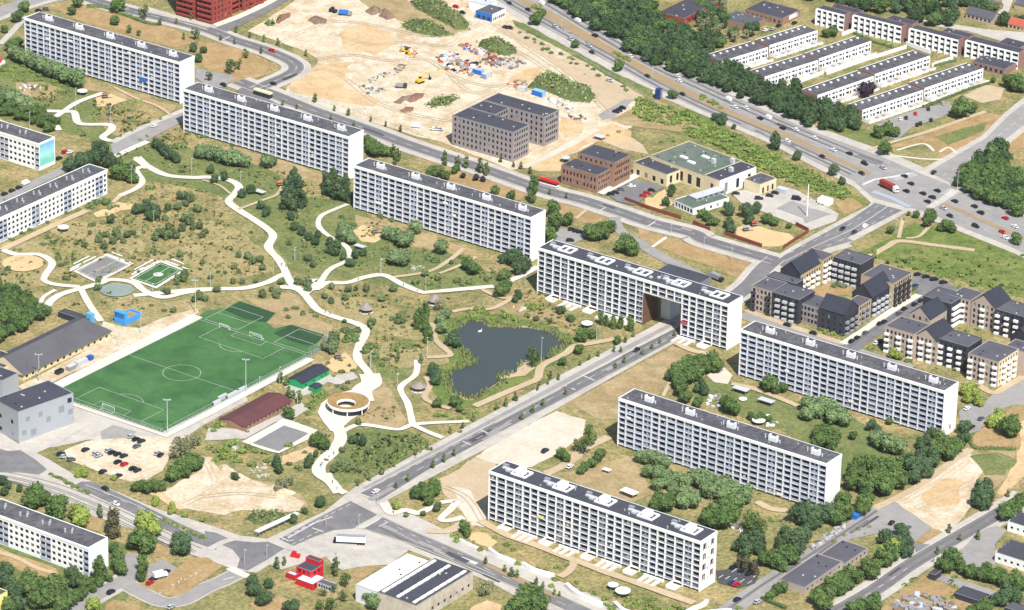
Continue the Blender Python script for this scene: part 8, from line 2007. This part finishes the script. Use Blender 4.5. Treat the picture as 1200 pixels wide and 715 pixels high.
goal(PL/2-1,-17,PTH, 'spare white goal standing left of the goal at the park end',6,2.2,1.6); goal(PL/2+21,31,PTH, 'small white goal on the outer dark mini pitch',5,2.0,1.4)
def fence(name,px,h,label,cat='fence',step=3.0,m=M_LGREY,rails=(.5,1.0),slats=False,z=0.0,group=None,slat_m=None):
 P=[G(*p) for p in px]; a=P[0]; t=thing(name,(a.x,a.y,z),0,label,cat,group)
 rb=MB(); um=unit(m)
 for p0,p1 in zip(P,P[1:]):
  d=(p1-p0); d.z=0; L=d.length; n=max(1,round(L/step)); an=math.atan2(d.y,d.x)
  for k in range(n+1):
   q_=p0.lerp(p1,k/n)-a
   o=bpy.data.objects.new('post',um); o.scale=(.12,.12,h); o.location=(q_.x-.06,q_.y-.06,0); link(o,t)
   if slats and k < n:
    o=bpy.data.objects.new('panel',unit(slat_m or m)); o.scale=(L/n-.14,.08,h*.9); o.rotation_euler=(0,0,an)
    o.location=(q_.x+math.cos(an)*.07,q_.y+math.sin(an)*.07,.05); link(o,t)
  for f in rails: rb.bar((p0.x-a.x,p0.y-a.y,h*f),(p1.x-a.x,p1.y-a.y,h*f),.05,m,4)
 if rails: rb.build('rail',t)
fence('pitch_fence',[(84,473.5),(193,509.5)],2.0, 'white post fence along the goal end of the pitch',rails=(.33,.66,1.0),step=2.4)
fence('pitch_fence',[(193.5,509.2),(241,484),(362,420),(378,410)],2.0, 'white post fence along the lower side of the pitch',rails=(.33,.66,1.0),step=2.4)
fence('ball_fence',[(362,419),(380,408),(383,396)],5.0, 'tall grey ball net fence at the right corner of the pitch',rails=(.2,.4,.6,.8,1.0),step=2.0,m=M_GREY)
for i,(x,y,w) in enumerate(((92,315,6),(150,300,9),(195,275,7),(60,345,5))):
 p=G(*Z(240,400,x,y)); t=thing('dugout',(p.x,p.y,.4),PTH, 'white team shelter number %s along the lower side of the pitch' % ['two', 'three', 'four', 'one'][i], 'dugout', 'team shelters')
 t['label']=['team shelter between the tree and the long one on the pitch side', 'longest white team shelter beside the maroon-roofed building', 'white team shelter next to the floodlight by the maroon roof', 'team shelter nearest the sandy car park'][i]
 b=MB(); b.box(-w/2,w/2,-.9,-.8,0,1.9,M_LGREY); b.build('back_wall',t); b=MB(); b.box(-w/2,w/2,-.9,.3,1.91,2.02,M_LGREY); b.build('roof',t); b=MB(); b.box(-w/2+.2,w/2-.2,-.7,-.2,.35,.5,M_GREY); b.build('bench',t)
M_RUST=flat('rust_brown_board',srgb(128,66,54),.8,rnd=.08)
for lab,px in (('rust brown board fence beside the long street, left piece by the glass-fronted hut',q(760,220,-130,70,0,118,175,172)),('rust brown board fence beside the long street, short middle piece',q(760,220,240,196,332,236)),('rust brown board fence along the sand playground',q(760,220,412,256,612,324)),('rust brown board fence on the junction side of the sand playground',q(760,220,728,332,800,285,865,245)),('rust brown board fence along the stained school yard',q(760,220,795,205,865,240))):
 fence('board_fence',px,2.2,lab,step=2.2,m=M_RUST,rails=(),slats=True,slat_m=M_RUST,z=.2)
fence('site_fence',q(300,60,170,205,240,250,440,300,700,385,900,460,940,475),1.8, 'wire fence along the street side of the building site',step=4,m=M_GREY,rails=(.5,1.0),z=.2)
fence('site_fence',q(500,80,490,530,560,560,640,585,720,610),1.8, 'wire fence between the two brick buildings',step=3,m=M_GREY,rails=(.5,1.0),z=.2)
fence('noise_fence',q(580,0,95,140,350,290,440,300,640,420,820,520),.9, 'low pale fence along the top of the highway bank',step=5,m=M_LGREY,rails=(.5,1.0),z=.2)
def low_wall(name,px,h,w,label,m=M_WHITE,group=None,cat='wall'):
 P=spline([G(*p) for p in px]); a=P[0].copy(); t=thing(name,(a.x,a.y,0),0,label,cat,group)
 L,R=offsets([p-a for p in P],w); b=MB(); n=len(L); i0=b.mi(m)
 for lst in (L,R):
  for z in (0,h): b.v+=[(p.x,p.y,z) for p in lst]
 for i in range(n-1):
  for s0,s1 in ((0,1),(1,3),(3,2)):
   b.f.append([s0*n+i,s0*n+i+1,s1*n+i+1,s1*n+i]); b.m.append(i0)
 for i in (0,n-1): b.f.append([i,n+i,3*n+i,2*n+i]); b.m.append(i0)
 me=b.mesh('wall_body'); bm=bmesh.new(); bm.from_mesh(me); bmesh.ops.recalc_face_normals(bm,faces=bm.faces); bm.to_mesh(me); bm.free(); link(bpy.data.objects.new('wall_body',me),t)
 L,R=offsets([p-a for p in P],w+.2); b=MB()
 for i in range(n-1): b.poly([(L[i].x,L[i].y,h+.08),(R[i].x,R[i].y,h+.08),(R[i+1].x,R[i+1].y,h+.08),(L[i+1].x,L[i+1].y,h+.08)][::-1],M_WHITEP)
 b.build('coping',t)
low_wall('curving_wall',q(480,560,270,340,320,365,370,385),.9,.7, 'short pale curving wall at the rock garden',group='pale walls')
low_wall('curving_wall',q(480,560,430,395,480,430,570,465),1.6,1.2, 'pale curving wall beside the avenue, first piece from the rock garden',group='pale walls')
low_wall('curving_wall',q(480,560,610,475,660,505,720,525,780,540),1.8,1.4, 'pale curving wall beside the avenue, second piece',group='pale walls')
low_wall('curving_wall',q(640,580,110,500,160,545,230,580,300,608),2.2,1.6, 'pale curving wall beside the avenue, third piece with the steps',group='pale walls')
low_wall('curving_wall',q(640,580,370,595,410,632,470,655,530,668),1.8,1.4, 'pale curving wall beside the avenue, last piece',group='pale walls')
low_wall('curving_wall',q(640,580,760,640,800,620,850,600,870,580),1.2,1.6, 'pale wall at the right foot of the renovated slab',group='pale walls')
low_wall('curving_wall',q(640,580,770,665,840,645,910,635,1000,628),1.0,1.4, 'pale winding seat wall at the right foot of the renovated slab',group='pale walls')
low_wall('garden_wall',z9pts := [z9(312,312),z9(470,262)],2.0,.4, 'long white garden wall between second and third terrace rows',group='white garden walls')
low_wall('garden_wall',[z9(468,242),z9(600,292)],2.0,.4, 'white garden wall below the third three-storey terrace',group='white garden walls')
low_wall('garden_wall',[z9(610,362),z9(722,322)],2.0,.4, 'white garden wall above the last terrace row',group='white garden walls')
low_wall('garden_wall',[z9(40,405),z9(220,340),z9(312,312)],2.0,.4, 'long white wall under the second terrace row',group='white garden walls')
low_wall('garden_wall',[z8(590,465),z8(760,400)],2.0,.4, 'white wall below the near half of the second terrace row',group='white garden walls')
low_wall('garden_wall',[z8(860,195),z8(925,170)],2.0,.4, 'white wall beside the first three-storey terrace',group='white garden walls')
def hedge(px,h,w,label,m=None):
 P=spline([G(*p) for p in px]); rs2=random.Random(len(px)+int(px[0][0])); b=MB(); m=m or L_SHRUB
 low=offsets(P,w)
 for i in range(len(P)-1):
  a,c=P[i],P[i+1]; L=(c-a).length; n=max(4,int(L*10))
  d=(c-a)/L if L else Vector((1,0,0)); nn=Vector((-d.y,d.x,0))
  for _ in range(n):
   p=a.lerp(c,rs2.random())+nn*rs2.uniform(-w/2,w/2)+Vector((0,0,rs2.uniform(.1,h))); v=rnd_dir(rs2); x=v.orthogonal().normalized()*.35; y=v.cross(x)
   b.poly([p-x-y,p+x-y,p+x+y,p-x+y],m)
  q4=[a-nn*w*.4,c-nn*w*.4,c+nn*w*.4,a+nn*w*.4]; b.prism([(p.x,p.y) for p in q4],0,h*.85,m)
 b.build('hedge',None,label=label,cat='hedge')
hedge(q(960,440,815,330,838,395,950,400,1062,405),1.4,1.6, 'trimmed hedge round the dry corner at the right')
hedge(q(800,560,425,655,480,680,560,710),1.6,1.6, 'trimmed hedge at the lower end of the flat stores')
hedge(q(960,0,190,185,280,225,400,262),1.8,2.2, 'green hedge below the second three-storey terrace')
hedge(q(960,0,620,360,740,330),1.4,1.6, 'green hedge above the last terrace row')
hedge(q(0,0,470,40,560,45,640,75,700,95,780,125,850,140),1.8,2.4, 'hedge along the dry lawn by the street at the top left')
hedge(q(960,0,560,585,700,530,830,480,920,455),1.4,1.8, 'hedge below the gardens of the last terrace row')
hedge(q(860,270,870,380,930,345,990,310),1.2,1.6, 'green strip hedge along the yellow brick wing')
hedge(q(0,60,660,290,720,280,770,270),1.0,1.6, 'pale bushes on the lawn of the top left slab',L_SCRUB)
p=G(*Z(240,560,390,255),1.3); t=thing('tram_shelter',(p.x,p.y,.2),ang_of(Z(240,560,335,280),Z(240,560,448,228)), 'long white shelter beside the overgrown heap by the crossroads', 'shelter')
b=MB(); b.box(-13,13,-1.2,1.2,2.4,2.7,M_WHITEP); b.build('roof',t); b=MB(); b.box(-12.5,12.5,.8,.95,.2,2.39,M_LGREY); b.build('back_panel',t)
for k in range(7): piece('post',M_GREY,t,-12+k*4-.1,-12+k*4+.1,-.9,-.7,0,2.39)
def play(px,py,label,c):
 p=G(px,py,.8); t=thing('play_frame',(p.x,p.y,.3),.4,label, 'play equipment', 'play frames')
 for sx in (-1.4,1.4):
  for sy in (-1,1):
   b=MB(); b.bar((sx,sy,0),(sx,sy,2.6),.09,c,5); b.build('post',t)
 b=MB(); b.box(-1.5,1.5,-1.1,1.1,1.3,1.45,M_TIMBER); b.build('platform',t)
 b=MB(); b.poly([(-1.7,-1.2,2.6),(1.7,-1.2,2.6),(1.7,0,3.4),(-1.7,0,3.4)],c); b.poly([(1.7,1.2,2.6),(-1.7,1.2,2.6),(-1.7,0,3.4),(1.7,0,3.4)],c); b.build('roof',t)
 b=MB(); b.poly([(1.5,-.5,1.4),(4.2,-.5,.1),(4.2,.5,.1),(1.5,.5,1.4)],M_LGREY); b.build('slide',t)
play(*Z(0,60,568,250), 'red-brown climbing frame on the sand under the top left slab',M_REDDIRT)
play(*Z(760,220,528,230), 'grey climbing frame on the school sand playground',M_GREY); play(*Z(760,220,570,205), 'red-roofed climbing frame at the edge of the school sand playground',M_BRICKRD)
play(*Z(320,200,550,335), 'brown climbing frame on the sand under the third slab',M_DIRT); play(*Z(140,150,868,310), 'orange climbing frame beside the tall conifers',M_ORANGE)
play(*Z(240,400,720,90), 'brown climbing frame in the garden above the round pavilion',M_DIRT)
p=G(*Z(240,560,490,430)); t=thing('red_container',(p.x,p.y,.2),TH+.2, 'broken red container piece at the left of the container house', 'container')
b=MB(); b.box(-2,2,-1,1,0,1.6,M_RED); b.box(-1.6,.2,-.8,.8,1.61,2.6,M_RED); b.build('shell',t); b=MB(); b.box(-2.02,-1.98+.0,-.6,.6,.1,1.4,M_WHITEP); b.build('panel',t)
p=G(*Z(440,260,565,593),.3); t=thing('swan',(p.x,p.y,.22),.8, 'white swan on the pond', 'swan')
b=MB(); b.lathe([(.02,-.1),(.5,.05),(.75,.35),(.6,.62),(.25,.8),(.01,.84)],M_WHITEP,10); o=b.build('body',t); o.scale=(1.7,.9,.8)
b=MB(); b.bar((.9,0,.4),(1.15,0,1.1),.13,M_WHITEP,6,.09); b.bar((1.15,0,1.1),(1.45,0,1.15),.11,M_WHITEP,6,.05); b.build('neck',t); b=MB(); b.bar((1.45,0,1.14),(1.65,0,1.08),.05,M_ORANGE,5,.02); b.build('beak',t)
def person_mesh():
 me=bpy.data.meshes.new('walker')
 V=[(0,0,.95),(0,0,1.2),(0,0,1.42),(0,.02,1.52),(.02,0,1.66),(.02,0,1.76),(0,.2,1.40),(.05,.27,1.12),(.12,.27,.88),(0,-.2,1.40),(-.05,-.27,1.12),(.02,-.28,.88),(0,.1,.9),(.12,.1,.5),(.02,.1,.06),(.14,.1,.03),(0,-.1,.9),(-.06,-.1,.5),(-.22,-.1,.1),(-.12,-.1,.03)]
 E=[(0,1),(1,2),(2,3),(3,4),(4,5),(2,6),(6,7),(7,8),(2,9),(9,10),(10,11),(0,12),(12,13),(13,14),(14,15),(0,16),(16,17),(17,18),(18,19)]
 Rr=[.15,.15,.17,.06,.10,.08,.07,.05,.04,.07,.05,.04,.1,.07,.05,.05,.1,.07,.05,.05]
 me.from_pydata(V,E,[]); o=bpy.data.objects.new('walker',me); C.objects.link(o)
 md=o.modifiers.new('skin', 'SKIN'); o.modifiers.new('sub', 'SUBSURF').levels=1
 for i,r in enumerate(Rr): me.skin_vertices[0].data[i].radius=(r,r)
 me.skin_vertices[0].data[0].use_root=True
 dg=bpy.context.evaluated_depsgraph_get(); ev=bpy.data.meshes.new_from_object(o.evaluated_get(dg)); bpy.data.objects.remove(o); ev.name='person'
 return ev
PM=person_mesh()
SHIRT=[('dark',flat('dark_cloth',srgb(44,46,56),.9)),('white',M_WCLOTH),('red',flat('red_cloth',srgb(160,44,48),.9)),('blue',flat('blue_cloth',srgb(52,74,128),.9))]
for i,(c,w) in enumerate(SHIRT):
 pass
def person(px,py,ci,label):
 me=PM.copy(); me.materials.clear(); me.materials.append(SHIRT[ci][1]); p=G(px,py,.9)
 o=bpy.data.objects.new('person',me); o.location=(p.x,p.y,.55); o.rotation_euler=(0,0,px*3.7); link(o,None,None,label, 'person', 'people on the park paths')
for i,(pt,ci,lab) in enumerate(((Z(160,440,1040,440),0, 'person in dark clothes on the plaza path below the pavilion, lower one of two'),(Z(160,440,1066,425),0, 'person in dark clothes on the plaza path just below the pavilion'),(Z(160,440,995,490),3, 'person in blue on the plaza path where it narrows'),(Z(160,440,1003,480),0, 'person in dark clothes beside the one in blue on the plaza path'),
 (Z(200,280,600,142),0, 'person in dark clothes on the winding path above the junction'),(Z(200,280,622,150),2, 'person in red on the winding path above the junction'),(Z(200,280,835,398),0, 'person in dark clothes on the path below the junction, left of two'),(Z(200,280,862,405),3, 'person in blue on the path below the junction'),
 (Z(320,200,460,592),0, 'person in dark clothes on the white path below the third slab, left'),(Z(320,200,705,620),0, 'person in dark clothes on the white path below the third slab, middle'),(Z(320,200,780,650),2, 'person in red on the white path below the third slab'),(Z(140,150,815,665),1, 'person in white on the winding path by the big meadow'),
 (Z(240,560,690,25),0, 'person in dark clothes at the boulevard end of the white path'),(Z(240,560,715,60),3, 'person in blue at the boulevard end of the white path'),(Z(140,150,105,160),0, 'person in dark clothes at the upper start of the winding path'))): person(*pt,ci,lab)
# ------------------------------------------------------------------ labels that tell look-alikes apart by their place in a row
def px_of(p):
 d=p-Vector((0,0,CAM_H)); z=d.dot(_fw); return CX+F_PX*d.dot(_R)/z,CY-F_PX*d.dot(_U)/z
ORD='first second third fourth fifth sixth seventh eighth ninth tenth eleventh twelfth thirteenth fourteenth fifteenth sixteenth seventeenth'.split()
_by={}
for o in C.objects:
 if o.parent is None and o.get('label') and o.get('category'): _by.setdefault((o['label'],o['category']),[]).append(o)
for (lab,cat),os_ in _by.items():
 n=len(os_)
 if not 2 <= n <= 17 or len(lab.split()) > 15: continue
 os_.sort(key=lambda o: px_of(o.location)[0])
 k=len(lab.split())
 for i,o in enumerate(os_):
  if n==2: o['label']=('left ' if i==0 else 'right ')+lab
  elif n==3 and k < 16: o['label']=('leftmost ', 'middle ', 'rightmost ')[i]+lab
  elif k <= 12: o['label']=lab+', '+ORD[i]+' from left'
  else: o['label']=ORD[i]+' '+lab
# ------------------------------------------------------------------ the hazy air over the town
hm=bpy.data.materials.new('haze_air'); hm.use_nodes=True; hn=hm.node_tree; hn.nodes.clear()
pv=hn.nodes.new('ShaderNodeVolumePrincipled'); pv.inputs['Color'].default_value=(.80,.88,1,1); pv.inputs['Density'].default_value=.000010; pv.inputs['Anisotropy'].default_value=0
mo=hn.nodes.new('ShaderNodeOutputMaterial'); hn.links.new(pv.outputs[0],mo.inputs['Volume'])
b=MB(); b.box(-6200,6200,-1600,14200,-1.5,905,hm); b.build('haze',None,kind='stuff')
import math,numpy as np
f,d,r,H=5165.77,0.41551625,0.02384488,888.82
def P(X):
 X=np.array(X,float);Z=X[2]-H
 zc=X[1]*math.cos(d)-Z*math.sin(d); yc=X[1]*math.sin(d)+Z*math.cos(d)
 u=f*X[0]/zc;v=-f*yc/zc;c,s=math.cos(r),math.sin(r)
 return np.array([600+c*u-s*v,357.5+s*u+c*v])
def G(px,py,z=0):
 c,s=math.cos(r),math.sin(r);a=px-600;b=py-357.5
 u=c*a+s*b;v=-s*a+c*b
 D=np.array([u,f*math.cos(d)+(-v)*math.sin(d),-f*math.sin(d)+(-v)*math.cos(d)])
 t=(z-H)/D[2];return np.array([D[0]*t,D[1]*t,z])
if __name__=='__main__':
 t=math.radians(-35.0371);U=np.array([math.cos(t),math.sin(t),0]);V=np.array([-U[1],U[0],0])
 for p in [(100,460),(300,450),(1115,450),(840,60),(900,600),(600,360),(560,620)]:
  g=G(*p); 
  for D in (U,V):
   e=P(g+D*30)-P(g); print(p,e.round(1),round(e[1]/e[0],3),end='  ')
  print()
